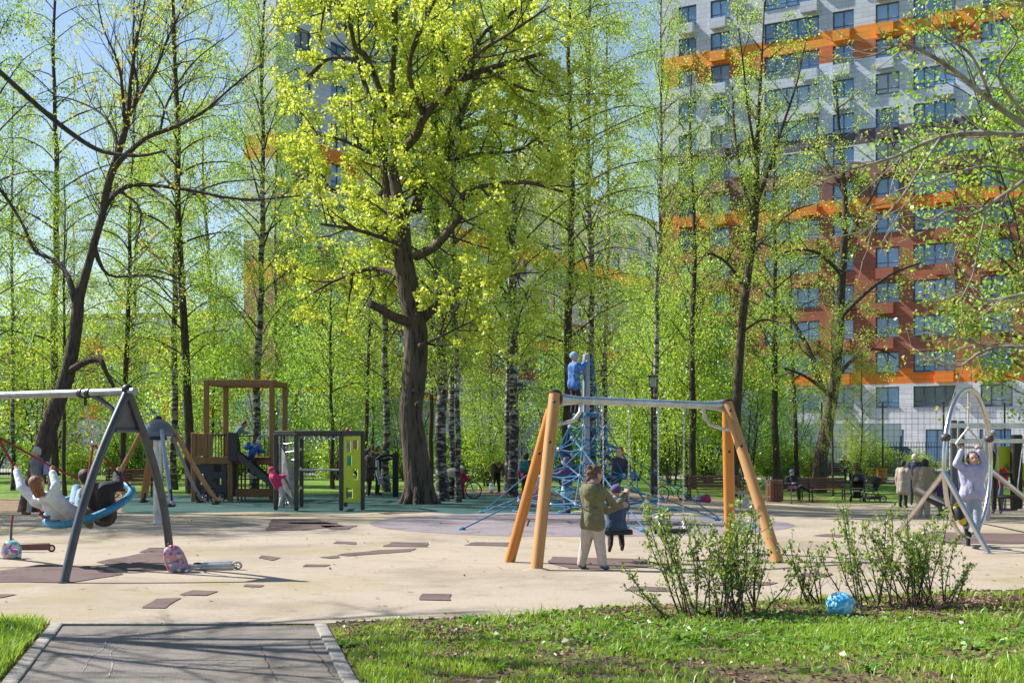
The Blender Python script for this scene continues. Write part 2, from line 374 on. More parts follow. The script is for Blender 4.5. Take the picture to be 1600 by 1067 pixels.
# ---- base ground: one sheet to the horizon
xs = [-900, -400, -200, -100, -60, -40, -25, -14, -7, -2] + [0 + i * 1.0 for i in range(0, 16)] + [18, 24, 34, 50, 80, 130, 220, 420, 900]
ys = [-60, -20, 0, 4, 8, 14, 20, 23] + [24 + i * 2.0 for i in range(0, 14)] + [54, 62, 75, 90, 120, 170, 260, 450, 900, 1600]
gm = MB(); gm.add([(x, y, G(x, y)) for y in ys for x in xs], [(j * len(xs) + i, j * len(xs) + i + 1, (j + 1) * len(xs) + i + 1, (j + 1) * len(xs) + i) for j in range(len(ys) - 1) for i in range(len(xs) - 1)])
tag(gm.build("ground", M['lawn']), kind='structure')
near = [(-14, 3), (12, 3)] + pxpoly([(2500, 935), (1900, 915), (1500, 924), (1420, 930), (1200, 942), (960, 950), (800, 966), (640, 968), (500, 976), (80, 976), (-600, 972)])
sheet("near_turf", near, M['turf'], .004)
sheet("soil_strip", pxpoly([(-500, 812), (-500, 783), (100, 778), (400, 774), (560, 778), (760, 765), (900, 768), (1300, 771), (1500, 768), (2100, 768), (2100, 792), (-200, 812)]), M['soil'], .004)
sheet("teal_play_surface", pxpoly([(190, 800), (190, 772), (420, 776), (560, 770), (640, 769), (720, 771), (860, 776), (900, 790), (870, 810), (600, 812), (300, 812)]), M['teal'], .008)
sandp = [(-600, 972), (80, 976), (500, 976), (640, 968), (800, 966), (960, 950), (1200, 942), (1420, 930), (1500, 924), (2500, 905), (2300, 784), (1500, 783), (1100, 782), (930, 793), (850, 808), (720, 804), (640, 799), (540, 803), (400, 800), (250, 803), (100, 800), (-600, 803)]
sheet("play_surface", pxpoly(sandp), M['sand'], .012)
cpc = PG(907, 817); pr = 4.55
sheet("lilac_disc", [(cpc.x + pr * math.cos(a), cpc.y + pr * math.sin(a)) for a in [2 * math.pi * i / 64 for i in range(64)]], M['purple'], .016, 1.2)
# brown inlays in the play surface, each a countable inlaid tile of the floor
inl = [[(0, 893), (0, 911), (105, 912), (170, 903), (195, 899), (150, 886), (60, 884)], [(150, 880), (235, 863), (262, 865), (262, 893), (200, 893)], [(220, 952), (240, 938), (285, 936), (262, 952)], [(282, 931), (305, 924), (345, 926), (322, 932)],
       [(657, 939), (657, 930), (706, 930), (706, 940)], [(525, 868), (590, 861), (653, 858), (640, 863), (545, 870)], [(600, 855), (610, 848), (668, 849), (668, 856)], [(725, 853), (740, 848), (805, 849), (806, 855)],
       [(415, 830), (425, 812), (490, 812), (540, 823), (475, 829)], [(498, 822), (560, 822), (545, 828), (520, 829)], [(858, 880), (864, 871), (1010, 875), (1030, 884), (980, 890), (890, 890)], [(475, 887), (480, 883), (520, 884), (505, 887)],
       [(500, 872), (530, 869), (533, 873), (512, 874)], [(405, 873), (412, 869), (440, 873), (430, 877)], [(220, 864), (232, 857), (270, 857), (262, 864)], [(-60, 940), (-60, 930), (25, 931), (0, 936)], [(522, 850), (528, 847), (556, 848), (556, 852)],
       [(1410, 842), (1450, 832), (1600, 835), (1700, 842), (1620, 850), (1480, 850)], [(975, 925), (990, 918), (1050, 920), (1040, 926)], [(1110, 916), (1150, 909), (1215, 912), (1200, 916)], [(380, 918), (385, 915), (410, 916), (405, 919)],
       [(590, 802), (660, 799), (664, 801), (600, 804)], [(1270, 838), (1290, 835), (1330, 837), (1310, 841)], [(450, 817), (530, 818), (525, 820), (452, 819)], [(1240, 902), (1255, 897), (1300, 899), (1290, 903)]]
def ragged(P, s=.22, j=.03):
    P = [Vector(p) for p in P]; Q = []
    for i in range(len(P)):
        a, b = P[i], P[(i + 1) % len(P)]; k = max(1, int((b - a).length / s))
        for q in range(k): Q.append(a.lerp(b, q / k) + Vector((rnd.uniform(-j, j), rnd.uniform(-j, j))))
    return Q
for p in inl: sheet("rubber_inlay", ragged(pxpoly(p)), M['brownrub'], .020, 3)
# asphalt path with flush concrete kerb slabs
pth = pxpoly([(97, 980), (492, 980), (541, 1067)]) + [(-.9, 4), (-3.2, 4)] + pxpoly([(28, 1067)])
sheet("asphalt_path", pth, M['asphalt'], .014, 5)
def kerb(name, a, b, wdt, z=.028):
    a, b = Vector(a), Vector(b); d = (b - a); L_ = d.length; d.normalize(); n = int(L_ / .98); nn = Vector((-d.y, d.x))
    m = MB()
    for i in range(n):
        p = a + d * (i * .98 + .49); q = Matrix.Rotation(math.atan2(d.y, d.x), 3, 'Z')
        m.bbox((p.x + rnd.uniform(-.006, .006), p.y, z / 2 + rnd.uniform(-.003, .003)), (.965, wdt, z + .03), .008, q)
    tag(m.build(name, M['concrete']), kind='structure')
a1 = PG(88, 978); a2 = PG(18, 1067); kerb("path_kerb", a1[:2], (a2 + (a2 - a1) * 1.5)[:2], .105, .02)
a1 = PG(500, 978); a2 = PG(546, 1067); kerb("path_kerb", a1[:2], (a2 + (a2 - a1) * 1.5)[:2], .105, .02)
a1 = PG(86, 977.5); a2 = PG(508, 977.5); kerb("path_edge", a1[:2], a2[:2], .07, .02)
sheet("far_path", pxpoly([(-400, 745), (150, 742), (620, 736), (760, 737), (1040, 747), (1300, 752), (1700, 764), (2200, 778), (2200, 768), (1700, 756), (1300, 746), (1040, 742), (760, 732), (620, 731), (150, 737), (-400, 739)]), M['farpath'], .008, 4)
yard = [(-90, 81), (80, 78), (140, 84), (140, 170), (-90, 170)]
sheet("car_park", yard, M['farpath'], .008, 12)

# ================================================================== BUILDINGS
def wallmat(name, stops, zmax, pw=1.2, ph=.42):
    m, t, b = nodes(name); L = t.links.new; tc = N(t, "ShaderNodeTexCoord"); sx = N(t, "ShaderNodeSeparateXYZ"); L(tc.outputs["Object"], sx.inputs[0])
    mr = N(t, "ShaderNodeMapRange"); mr.inputs[1].default_value = 0; mr.inputs[2].default_value = zmax; L(sx.outputs[2], mr.inputs[0])
    rp = ramp(t, [(z / zmax, c) for z, c in stops], 'CONSTANT'); L(mr.outputs[0], rp.inputs[0])
    cb = N(t, "ShaderNodeCombineXYZ"); ad = N(t, "ShaderNodeMath"); ad.operation = 'ADD'; L(sx.outputs[0], ad.inputs[0]); L(sx.outputs[1], ad.inputs[1]); L(ad.outputs[0], cb.inputs[0]); L(sx.outputs[2], cb.inputs[1])
    br = N(t, "ShaderNodeTexBrick"); br.inputs["Scale"].default_value = 1; br.inputs["Brick Width"].default_value = pw; br.inputs["Row Height"].default_value = ph; br.inputs["Mortar Size"].default_value = .02
    br.inputs["Color1"].default_value = (1, 1, 1, 1); br.inputs["Color2"].default_value = (.86, .86, .86, 1); br.inputs["Mortar"].default_value = (.6, .6, .6, 1); L(cb.outputs[0], br.inputs[0])
    mx = N(t, "ShaderNodeMix"); mx.data_type = 'RGBA'; mx.blend_type = 'MULTIPLY'; mx.inputs[0].default_value = 1; L(rp.outputs[0], mx.inputs[6]); L(br.outputs[0], mx.inputs[7])
    L(mx.outputs[2], b.inputs["Base Color"]); b.inputs["Roughness"].default_value = .6
    bp = N(t, "ShaderNodeBump"); bp.inputs["Strength"].default_value = .4; bp.inputs["Distance"].default_value = .02; L(br.outputs["Fac"], bp.inputs["Height"]); bp.invert = True; L(bp.outputs[0], b.inputs["Normal"])
    return m
M['winframe'] = mat("window_frame", (.07, .10, .15), .4, var=.1)
M['curtain'] = mat("curtain", (.55, .53, .48), .9, var=.2)
wtypes = {}
def window(w_, h_, parent, loc):
    key = (round(w_, 2), round(h_, 2))
    if key not in wtypes:
        f = MB(); t_ = .09; n = max(1, round(w_ / .95))
        f.box((w_ / 2, 0, t_ / 2), (w_, .1, t_)); f.box((w_ / 2, 0, h_ - t_ / 2), (w_, .1, t_)); f.box((t_ / 2, 0, h_ / 2), (t_, .1, h_ - 2 * t_)); f.box((w_ - t_ / 2, 0, h_ / 2), (t_, .1, h_ - 2 * t_))
        for i in range(1, n): f.box((w_ * i / n, 0, h_ / 2), (.08, .09, h_ - 2 * t_))
        f.box((w_ / 2, .004, .45), (w_ - 2 * t_, .07, .06))
        f.box((w_ / 2, -.1, -.03), (w_ + .06, .34, .05))
        o = f.build("window", M['winframe'], parent, smooth=False)
        g = MB(); g.box((w_ / 2, .035, h_ / 2), (w_ - .1, .02, h_ - .1)); p = g.build("pane", M['glass'], o, smooth=False)
        wtypes[key] = (o, len(wtypes)); o.location = loc
        return o
    src = wtypes[key][0]; c = src.copy(); col.objects.link(c); c.parent = parent; c.location = loc
    for ch in src.children: d = ch.copy(); col.objects.link(d); d.parent = c
    return c
def facade(name, label, org, ang, Lx, H, depth, mt, cols, rows, ac=(), roofc='concrete', extra=(), winlimit=98):
    """cols: (s0, s1); rows: (z0, z1); org is the facade's left corner seen from outside"""
    b = E(name, org, label, "building", None, ang)
    wins = [(c[0], c[1], r[0], r[1]) for r in rows for c in cols] ; wins = wins[:winlimit] + list(extra)
    X = sorted({0, Lx} | {round(v, 3) for a in wins for v in a[:2]}); Z = sorted({0, H} | {round(v, 3) for a in wins for v in a[2:]})
    m = MB(); idx = {}
    hole = set()
    for i in range(len(X) - 1):
        for j in range(len(Z) - 1):
            cx, cz = (X[i] + X[i + 1]) / 2, (Z[j] + Z[j + 1]) / 2
            if any(a[0] < cx < a[1] and a[2] < cz < a[3] for a in wins): hole.add((i, j))
    vs = [(x, 0, z) for z in Z for x in X]; nx = len(X); fs = [(j * nx + i, j * nx + i + 1, (j + 1) * nx + i + 1, (j + 1) * nx + i) for i in range(nx - 1) for j in range(len(Z) - 1) if (i, j) not in hole]
    m.add(vs, fs); rd = .28
    for a in wins:
        x0, x1, z0, z1 = a
        m.add([(x0, 0, z0), (x1, 0, z0), (x1, 0, z1), (x0, 0, z1), (x0, rd, z0), (x1, rd, z0), (x1, rd, z1), (x0, rd, z1)], [(0, 1, 5, 4), (1, 2, 6, 5), (2, 3, 7, 6), (3, 0, 4, 7)])
    m.add([(0, 0, 0), (0, depth, 0), (0, depth, H), (0, 0, H), (Lx, 0, 0), (Lx, depth, 0), (Lx, depth, H), (Lx, 0, H)], [(0, 3, 2, 1), (4, 5, 6, 7), (1, 2, 6, 5), (3, 7, 6, 2)])
    m.build("wall", mt, b, smooth=False)
    pr_ = MB(); pr_.box((Lx / 2, depth / 2, H + .25), (Lx + .3, depth + .3, .5)); pr_.build("roof", M[roofc], b, smooth=False)
    for a in wins: window(a[1] - a[0], a[3] - a[2], b, (a[0], .2, a[2]))
    first = None
    for (x, z, w_, h_) in ac:
        if first is None:
            q = MB(); q.box((0, -.3, h_ / 2), (w_, .6, h_)); 
            first = q.build("balcony_box", mt, b, smooth=False); first.location = (x, -.003, z)
            first["zoff"] = 0
        q = MB(); q.box((x, -.303, z + h_ / 2), (w_, .6, h_))
        o = q.build("balcony_box", mt, b, smooth=False)
    if first is not None: bpy.data.objects.remove(first)
    return b
O1 = V(13.9, 121, 0); A1 = math.atan2(-.51, .86)
def s1(px): q = (px - 800) / F; return (121 * q - 13.9) / (.86 + .51 * q)
WH = (.60, .66, .78)
st1 = [(0, (.72, .74, .78)), (6.99, (.85, .23, .02)), (8.37, (.40, .12, .065)), (21.99, (.82, .22, .025)), (23.37, (.20, .095, .085)), (24.99, (.29, .13, .12)), (26.37, WH), (27.99, (.12, .095, .13)), (29.37, WH), (35.37, (.62, .15, .035)), (36.99, (.90, .32, .02)), (38.37, (.58, .62, .70)), (44.37, (.50, .54, .62))]
c1 = [(s1(a), s1(b)) for a, b in ((1060, 1088), (1110, 1140), (1194, 1280), (1301, 1334), (1368, 1405), (1427, 1493), (1532, 1582))]
r1 = [(5.22 + 3 * k, 6.98 + 3 * k) for k in range(0, 14)]
acs = []
for k in range(0, 14):
    for j, c in enumerate(c1):
        if (k * 5 + j * 3) % 4 != 0 or k in (9, 5): acs.append((c[0] + .9 if c[1] - c[0] < 3 else c[1] - .8, 7.25 + 3 * k, 1.5, .92))
ex1 = [(s1(a), s1(b), .25, 3.3) for a, b in ((1080, 1120), (1170, 1230), (1375, 1412), (1446, 1482), (1530, 1580))]
facade("apartment_tower", "tall apartment block banded white, orange and brick red behind the trees at the right", O1, A1, 62, 66, 18, wallmat("tower_panels", st1, 66), c1, r1, acs[:95], extra=ex1[2:5])
st2 = [(0, (.45, .46, .5)), (5.5, (.8, .24, .03)), (6.9, (.33, .13, .09)), (13.4, (.8, .24, .03)), (14.8, (.28, .14, .13)), (16.5, WH), (22.0, (.85, .27, .03)), (23.9, WH), (34, (.13, .11, .15)), (35.4, WH)]
c2 = [(2 + i * 4.1, 3.9 + i * 4.1) for i in range(5)]
r2_ = [(3.2 + 3 * k, 4.95 + 3 * k) for k in range(0, 16)]
facade("corner_tower", "tall grey and white apartment tower with an orange band behind the oak crown", V(-16.6, 90, 0), math.atan2(.86, .51), 22, 52, 3.0, wallmat("corner_tower_panels", st2, 66), c2, r2_, [(5 + 4.1 * i, 4.9 + 3 * k, 1.3, .9) for i in range(4) for k in range(0, 14, 2)])
o2b = V(-18 + .51 * 22.5, 90 + .86 * 22.5, 0)
st3 = [(0, (.45, .46, .5)), (8, (.30, .12, .09)), (11.2, (.8, .24, .03)), (12.6, (.3, .14, .12)), (14.2, WH), (19.2, (.85, .27, .03)), (20.9, WH)]
facade("long_wing", "lower white apartment wing with orange bands receding between the oak and the birches", o2b, math.atan2(.86, .51), 46, 27.5, 12, wallmat("wing_panels", st3, 66), [(1.5 + i * 4.1, 3.3 + i * 4.1) for i in range(11)], [(3.2 + 3 * k, 4.95 + 3 * k) for k in range(0, 8)])
st4 = [(0, (.5, .51, .53)), (4.0, (.8, .24, .03)), (5.4, (.32, .12, .09)), (9.6, (.8, .24, .03)), (11, WH)]
facade("low_block", "low brick and orange building glimpsed behind the left trees", V(-58, 112, 0), R(-10), 38, 12.5, 12, wallmat("low_block_panels", st4, 66), [(2 + i * 3.6, 4 + i * 3.6) for i in range(10)], [(1.2 + 3 * k, 2.9 + 3 * k) for k in range(0, 4)])
# little grey service building seen between oak and birch
facade("service_kiosk", "small grey service building with a dark doorway behind the oak", V(-10.5, 84, 0), R(4), 9, 4.3, 5, wallmat("kiosk_panels", [(0, (.45, .46, .52)), (3.4, (.33, .34, .4))], 66), [(1.2, 2.6), (4.3, 6.2)], [(.9, 2.7)])

# ================================================================== FENCE, LAMPS, CARS
def iron_fence(p0, p1, label):
    p0, p1 = Vector(p0), Vector(p1); d = p1 - p0; L_ = d.length; d.normalize(); b = E("iron_fence", (p0.x, p0.y, G(p0.x, p0.y)), label, "fence")
    m = MB(); n = int(L_ / .16)
    for i in range(n):
        q = p0 + d * (.08 + i * .16); z = G(q.x, q.y); 
        m.box((q.x, q.y, z + 1.02), (.022, .022, 1.9)); m.box((q.x, q.y, z + 2.02), (.03, .03, .1), taper=.1)
    for h in (.25, 1.75):
        k = int(L_ / 2.5)
        for i in range(k):
            a = p0 + d * (L_ * i / k); c = p0 + d * (L_ * (i + 1) / k); m.tube([(a.x, a.y, G(a.x, a.y) + h), (c.x, c.y, G(c.x, c.y) + h)], .025, 4)
    m.build("railing", M['blackpaint'], b, smooth=False, world=True)
    k = int(L_ / 2.5)
    for i in range(k + 1):
        q = p0 + d * (L_ * i / k); z = G(q.x, q.y); pm = MB(); pm.box((q.x, q.y, z + 1.15), (.07, .07, 2.3)); pm.sph((q.x, q.y, z + 2.35), .06, 6, 4)
        pm.build("post", M['blackpaint'], b, smooth=False, world=True)
iron_fence((-46, 72), (-8, 74), "black iron fence behind the lawn left of the oak")
iron_fence((-7.5, 74), (14, 73), "black iron fence in front of the parked cars, behind the rope pyramid")
iron_fence((14.5, 73), (52, 70), "black iron fence in front of the white truck at the right")
# tall wire court fence on the right
fb = E("wire_fence", (24, 64, -.55), "tall thin wire mesh fence in front of the white ground floor at the right", "fence")
m = MB(); x0, x1, D_ = 15.5, 40.0, 64.0
k = 0
while x0 + k * .3 < x1: m.box((x0 + k * .3, D_, 1.6), (.014, .014, 4.2)); k += 1
for i in range(15): m.box(((x0 + x1) / 2, D_ + .01, -.45 + i * .3), (x1 - x0, .014, .014))
m.build("mesh_panel", M['greymetal'], fb, smooth=False, world=True)
for i in range(9):
    m = MB(); m.box((x0 + i * 3.05, D_ + .05, 1.7), (.07, .07, 4.5)); m.build("post", M['darkmetal'], fb, smooth=False, world=True)
def lamp(name, label, p, h, style):
    b = E(name, p, label, "street lamp")
    m = MB(); m.tube([(0, 0, 0), (0, 0, .9), (0, 0, 1.0), (0, 0, h)], [.075, .075, .05, .045], 10); m.tube([(0, 0, 0), (0, 0, .06)], .13, 10); m.build("pole", M['darkmetal'], b)
    if style == 'lantern':
        g = MB(); g.tube([(0, 0, h + .03), (0, 0, h + .4)], .13, 12); g.build("lamp_glass", M['lampglass'], b)
        c = MB(); c.tube([(0, 0, h + .4), (0, 0, h + .43), (0, 0, h + .5)], [.24, .24, .03], 16); c.tube([(0, 0, h), (0, 0, h + .03)], [.06, .14], 12)
        for a in range(4): c.box((.135 * math.cos(a * math.pi / 2 + .5), .135 * math.sin(a * math.pi / 2 + .5), h + .215), (.012, .012, .37))
        c.build("lamp_cap", M['darkmetal'], b)
    else:
        c = MB(); c.bbox((0, 0, h + .06), (.5, .3, .1), .02); c.build("lamp_head", M['darkmetal'], b)
    return b
M['lampglass'] = mat("lamp_glass", (.5, .52, .45), .3, var=.1)
p = PG(1019, 776); lamp("park_lamp", "black park lamp with a cylindrical lantern beside the slim birch behind the wooden swing", p, (776 - 606) / (F / p.y), 'lantern')
p = V(-18, 60, 0); p = PG(1255, 741); lamp("street_lamp", "thin grey street lamp in front of the white ground floor", p, (741 - 628) / (F / p.y), 'flat')
def carpaint(n, c): return mat("paint_" + n, c, .3, .1, var=.04, coat=.6)
def car(label, p, rz, pnt, kind='car', group="cars parked behind the fence"):
    b = E("parked_car", p, label, "car", group, rz); L2 = 2.15; H_ = 1.48 if kind == 'car' else 1.75
    prof = [(-L2, .35), (-L2, .78), (-L2 + .1, .92), (-1.35, .98), (-.75, H_ - .05), (-.5, H_), (.75, H_), (1.35 if kind == 'car' else 1.7, 1.0), (1.95, .92), (L2, .75), (L2, .35), (1.75, .3), (1.68, .5), (1.35, .62), (1.02, .5), (.95, .3), (-.95, .3), (-1.02, .5), (-1.35, .62), (-1.68, .5), (-1.75, .3)]
    m = MB(); m.prism([(x, -.86 + (0.10 if z > 1.2 else 0), z) for x, z in prof], (0, 1.72, 0)); o = m.build("body", pnt, b, ang=30)
    # side and end glass set proud of the body
    g = MB()
    for s in (-1, 1):
        y = s * .868
        g.prism([(-1.18, y, 1.0), (-.68, y, H_ - .1), (0, y, H_ - .07), (0, y, 1.0)], (0, s * .012, 0)); g.prism([(.08, y, 1.0), (.08, y, H_ - .07), (.7, y, H_ - .1), (1.2, y, 1.0)], (0, s * .012, 0))
    g.build("side_window", M['carglass'], b, smooth=False)
    g = MB(); g.prism([(1.37, -.72, 1.03), (.82, -.66, H_ - .06), (.82, .66, H_ - .06), (1.37, .72, 1.03)], (.02, 0, .012)); g.build("windscreen", M['carglass'], b, smooth=False)
    g = MB(); g.prism([(-1.33, -.72, 1.03), (-.8, -.66, H_ - .06), (-.8, .66, H_ - .06), (-1.33, .72, 1.03)], (-.02, 0, .012)); g.build("rear_window", M['carglass'], b, smooth=False)
    for x in (-1.35, 1.35):
        for s in (-1, 1):
            t = MB(); t.tube([(x, s * .67, .31), (x, s * .88, .31)], .31, 20); wo = t.build("wheel", M['black'], b); t = MB(); t.tube([(x, s * .8, .31), (x, s * .89, .31)], .19, 14); t.build("rim", M['clamp'], wo)
    for s in (-1, 1):
        t = MB(); t.bbox((L2 - .02, s * .65, .74), (.08, .32, .13), .02); t.build("headlight", M['white'], b)
        t = MB(); t.bbox((-L2 + .02, s * .68, .8), (.08, .26, .18), .02); t.build("tail_light", M['redlight'], b)
    return b
M['redlight'] = mat("red_lamp_lens", (.5, .01, .01), .25)
blue = carpaint("blue", (.07, .14, .28)); silver = carpaint("silver", (.5, .52, .55)); redp = carpaint("red", (.35, .02, .02)); dark = carpaint("dark", (.02, .025, .03)); whitep = carpaint("white", (.75, .76, .77))
for (px, D_, rz, pn, kd, lb) in ((1128, 77, 160, blue, 'suv', "pale blue parked car behind the fence, right of the lamp and birch"), (1216, 77, 185, dark, 'suv', "dark parked car with a red neighbour behind the fence, left of the white truck"), (1185, 81, 10, redp, 'car', "red parked car behind the fence, beside the dark one"),
                                 (1072, 78, 200, dark, 'suv', "black parked car behind the fence, left of the blue car"), (1040, 82, 175, redp, 'car', "red parked car half hidden behind the fence near the park lamp"), (858, 80, 178, silver, 'car', "silver parked car with a red tail lamp behind the birch pair"),
                                 (745, 79, 5, whitep, 'car', "white parked car behind the red clad cyclist"), (598, 78, 0, silver, 'suv', "silver parked car left of the oak trunk in front of the grey kiosk"), (95, 80, 10, whitep, 'car', "white parked car at the far left behind the fence"), (500, 82, 4, dark, 'car', "dark parked car behind the lime panel"), (1392, 76, 185, carpaint("mid_blue", (.03, .1, .3)), 'suv', "bright blue parked car right of the white truck")):
    x = (px - 800) / F * D_; car(lb, (x, D_, G(x, D_)), R(rz), pn, kd)
# white box truck
tp = V((1310 - 800) / F * 82, 82, -.55); tb = E("box_truck", tp, "white box truck parked in front of the white ground floor behind the fence", "truck", None, R(188))
m = MB(); m.bbox((-.4, 0, 2.35), (6.6, 2.5, 2.9), .04); m.build("cargo_box", whitep, tb)
m = MB(); m.prism([(3.0, -1.1, .6), (4.9, -1.1, .6), (4.95, -1.1, 1.5), (4.4, -1.1, 2.6), (3.0, -1.1, 2.7)], (0, 2.2, 0)); m.build("cab", carpaint("cab_blue", (.12, .2, .35)), tb, ang=25)
m = MB(); m.prism([(4.96, -.95, 1.55), (4.5, -.95, 2.5), (4.5, .95, 2.5), (4.96, .95, 1.55)], (.03, 0, .01)); m.build("windscreen", M['carglass'], tb, smooth=False)
m = MB(); m.box((.3, 0, .75), (7.4, .9, .25)); m.build("chassis", M['darkmetal'], tb, smooth=False)
for x in (-2.4, 3.7):
    for s in (-1, 1):
        t = MB(); t.tube([(x, s * .8, .45), (x, s * 1.15, .45)], .45, 20); t.build("wheel", M['black'], tb)
# ================================================================== TREES
class Wood:
    """branches and leaf points of one tree (local coordinates)"""
    def __init__(s, seed): s.m = MB(); s.r = np.random.default_rng(seed); s.pts = []; s.dirs = []
    def U(s, a, b): return float(s.r.uniform(a, b))
    def limb(s, p, d, L_, r0, r1, n=6, wob=.12, curve=0., sides=5):
        """curve >0 lifts the end, <0 lets it hang"""
        p = Vector(p); d = Vector(d).normalized(); P = [p.copy()]; D = [d.copy()]
        for i in range(n):
            d = (d + Vector((s.U(-wob, wob), s.U(-wob, wob), s.U(-wob, wob) + curve / n))).normalized()
            p = p + d * (L_ / n); P.append(p.copy()); D.append(d.copy())
        s.m.tube(P, [r0 + (r1 - r0) * (i / n) for i in range(n + 1)], sides, cap=False)
        return P, D
    def side(s, d, ang):
        d = Vector(d).normalized(); o = d.orthogonal().normalized(); o.rotate(Matrix.Rotation(s.U(0, 2 * math.pi), 3, d))
        return (d * math.cos(ang) + o * math.sin(ang)).normalized()
    def leafpts(s, p, n, rad):
        q = s.r.normal(size=(n, 3)) * rad + np.array(p); s.pts.append(q)
    def leaves(s, name, mt, size, parent, aspect=.7, hang=0., cup=.25, clip=None):
        if not s.pts: return None
        C = np.concatenate(s.pts)
        if clip is not None: C = C[clip(C)]
        n = len(C); r = s.r
        a = r.normal(size=(n, 3)); a[:, 2] -= hang; a /= np.linalg.norm(a, axis=1)[:, None]
        b = r.normal(size=(n, 3)); b -= a * (a * b).sum(1)[:, None]; b /= np.linalg.norm(b, axis=1)[:, None]; nn = np.cross(a, b)
        sz = size * r.uniform(.6, 1.35, size=(n, 1))
        v = np.stack([C - a * sz * .5, C + b * sz * .5 * aspect + nn * sz * cup * .3, C + a * sz * .5, C - b * sz * .5 * aspect + nn * sz * cup * .3], 1).reshape(-1, 3)
        q = np.arange(n * 4).reshape(-1, 4)
        return np_mesh(name, v, q, mt, parent)
def twigs(wd, P, D, L_, nt, lp, lr, t0=.25, ang=(.5, 1.1), curve=-.5, r=.012, ends=True, seg=3):
    n = len(P) - 1
    for k in range(nt):
        t = t0 + (1 - t0) * (k + wd.U(0, 1)) / nt; i = min(n - 1, int(t * n)); f = t * n - i
        p = P[i].lerp(P[i + 1], f); l = L_ * wd.U(.6, 1.2) * (1.15 - .5 * t)
        Q, E_ = wd.limb(p, wd.side(D[i], wd.U(*ang)), l, r, r * .3, seg, .18, curve, 3)
        for j in range(1, len(Q)):
            wd.leafpts(Q[j], lp, lr)
            wd.leafpts(Q[j].lerp(Q[j - 1], .5), lp, lr)
def birch(name, seed, H, r0, start, spread, dens=1., nb=40, lm='leaf_birch', lean=(0, 0), bark='birch', lsize=.08, up=1.05, droop=-.85, lr=.15):
    wd = Wood(seed); n = 16; P = []; x, y = 0, 0
    for i in range(n + 1):
        t = i / n; P.append(Vector((lean[0] * t * H + x, lean[1] * t * H + y, t * H))); x += wd.U(-.09, .09); y += wd.U(-.09, .09)
    rad = [r0 * (1.25 if i == 0 else 1) * (1 - .85 * (i / n) ** 1.1) + .015 for i in range(n + 1)]
    tr = MB(); tr.tube([P[0] - Vector((0, 0, .3))] + P, [rad[0] * 1.25] + rad, 12)
    b = E(name, (0, 0, 0), "x", "tree")
    for k in range(nb):
        t = start + (1 - start) * ((k + wd.U(0, .9)) / nb) ** .95; i = min(n - 1, int(t * n)); p = P[i].lerp(P[i + 1], t * n - i)
        prof = (.45 + .75 * math.sin(math.pi * min(1, (t - start) / (1 - start) * .85 + .12))) ; l = spread * prof * wd.U(.6, 1.15)
        a = k * 2.4 + wd.U(-.4, .4); e = up * wd.U(.7, 1.2)
        d = Vector((math.cos(a) * math.cos(e), math.sin(a) * math.cos(e), math.sin(e)))
        rb = max(.01, min(rad[i] * .36, .009 * l + .008))
        Q, D = wd.limb(p, d, l, rb, rb * .25, 7, .13, droop, 4)
        twigs(wd, Q, D, 1.0, int(4 + l * 3.2), max(1, int(6.2 * dens)), lr * 1.15, .3, (.5, 1.2), -1.3, .008)
    tk = MB(); tk = tr; to = tk.build("trunk", M[bark], b)
    wd.m.build("branches", M['twig'], to)
    wd.leaves("crown", M[lm], lsize, b, .72, .4)
    return b
def shrub(name, seed, H, W, n, lm, lsize=.1, dens=8, low=.1, stems=7, bark='twig', cat="tree", lr=.22):
    wd = Wood(seed); b = E(name, (0, 0, 0), "x", cat)
    for k in range(stems):
        a = 2 * math.pi * k / stems + wd.U(-.4, .4); q = wd.U(.05, .55) * W / H
        d = Vector((math.cos(a) * q, math.sin(a) * q, 1)); L_ = H * wd.U(.7, 1.05)
        P, D = wd.limb((math.cos(a) * .15, math.sin(a) * .15, -.1), d, L_, .012 * H ** .5 * 1.15, .008, 8, .10, .1, 5)
        for j in range(n):
            t = low + (1 - low) * (j + wd.U(0, 1)) / n; i = min(7, int(t * 8)); p = P[i].lerp(P[i + 1], t * 8 - i)
            Q, E_ = wd.limb(p, wd.side(D[i], wd.U(.6, 1.3)), W * .42 * wd.U(.5, 1.1) * (1.1 - .5 * t), .018, .006, 4, .2, .0, 3)
            twigs(wd, Q, E_, .22 * W ** .7, 3, dens, lr, .3, (.5, 1.2), -.2, .007)
    wd.m.build("stems", M[bark], b); wd.leaves("foliage", M[lm], lsize, b, .75, .2)
    return b
def hero_limbs(wd, pix, D0, base, default_dy=0.):
    """pix: list of limbs, each [(px, py, halfwidth_px, ddepth)...] traced in the photo -> tube with its own depth; returns smooth paths"""
    out = []
    for lb in pix:
        P = []; rr = []
        for (x, y, hw, dy) in lb: d = D0 + dy; P.append(AT(x, y, d) - base); rr.append(hw * d / F)
        # subdivide by Catmull-Rom
        S = []; T = []
        for i in range(len(P) - 1):
            p0, p1, p2, p3 = P[max(0, i - 1)], P[i], P[i + 1], P[min(len(P) - 1, i + 2)]
            for k in range(4):
                t = k / 4; S.append(.5 * ((2 * p1) + (p2 - p0) * t + (2 * p0 - 5 * p1 + 4 * p2 - p3) * t * t + (3 * p1 - p0 - 3 * p2 + p3) * t ** 3)); T.append(rr[i] + (rr[i + 1] - rr[i]) * t)
        S.append(P[-1]); T.append(rr[-1])
        nseg = 14 if T[0] > .12 else 8
        wd.m.tube(S, T, nseg)
        Dd = [(S[min(i + 1, len(S) - 1)] - S[max(0, i - 1)]).normalized() for i in range(len(S))]
        out.append((S, Dd, T))
    return out
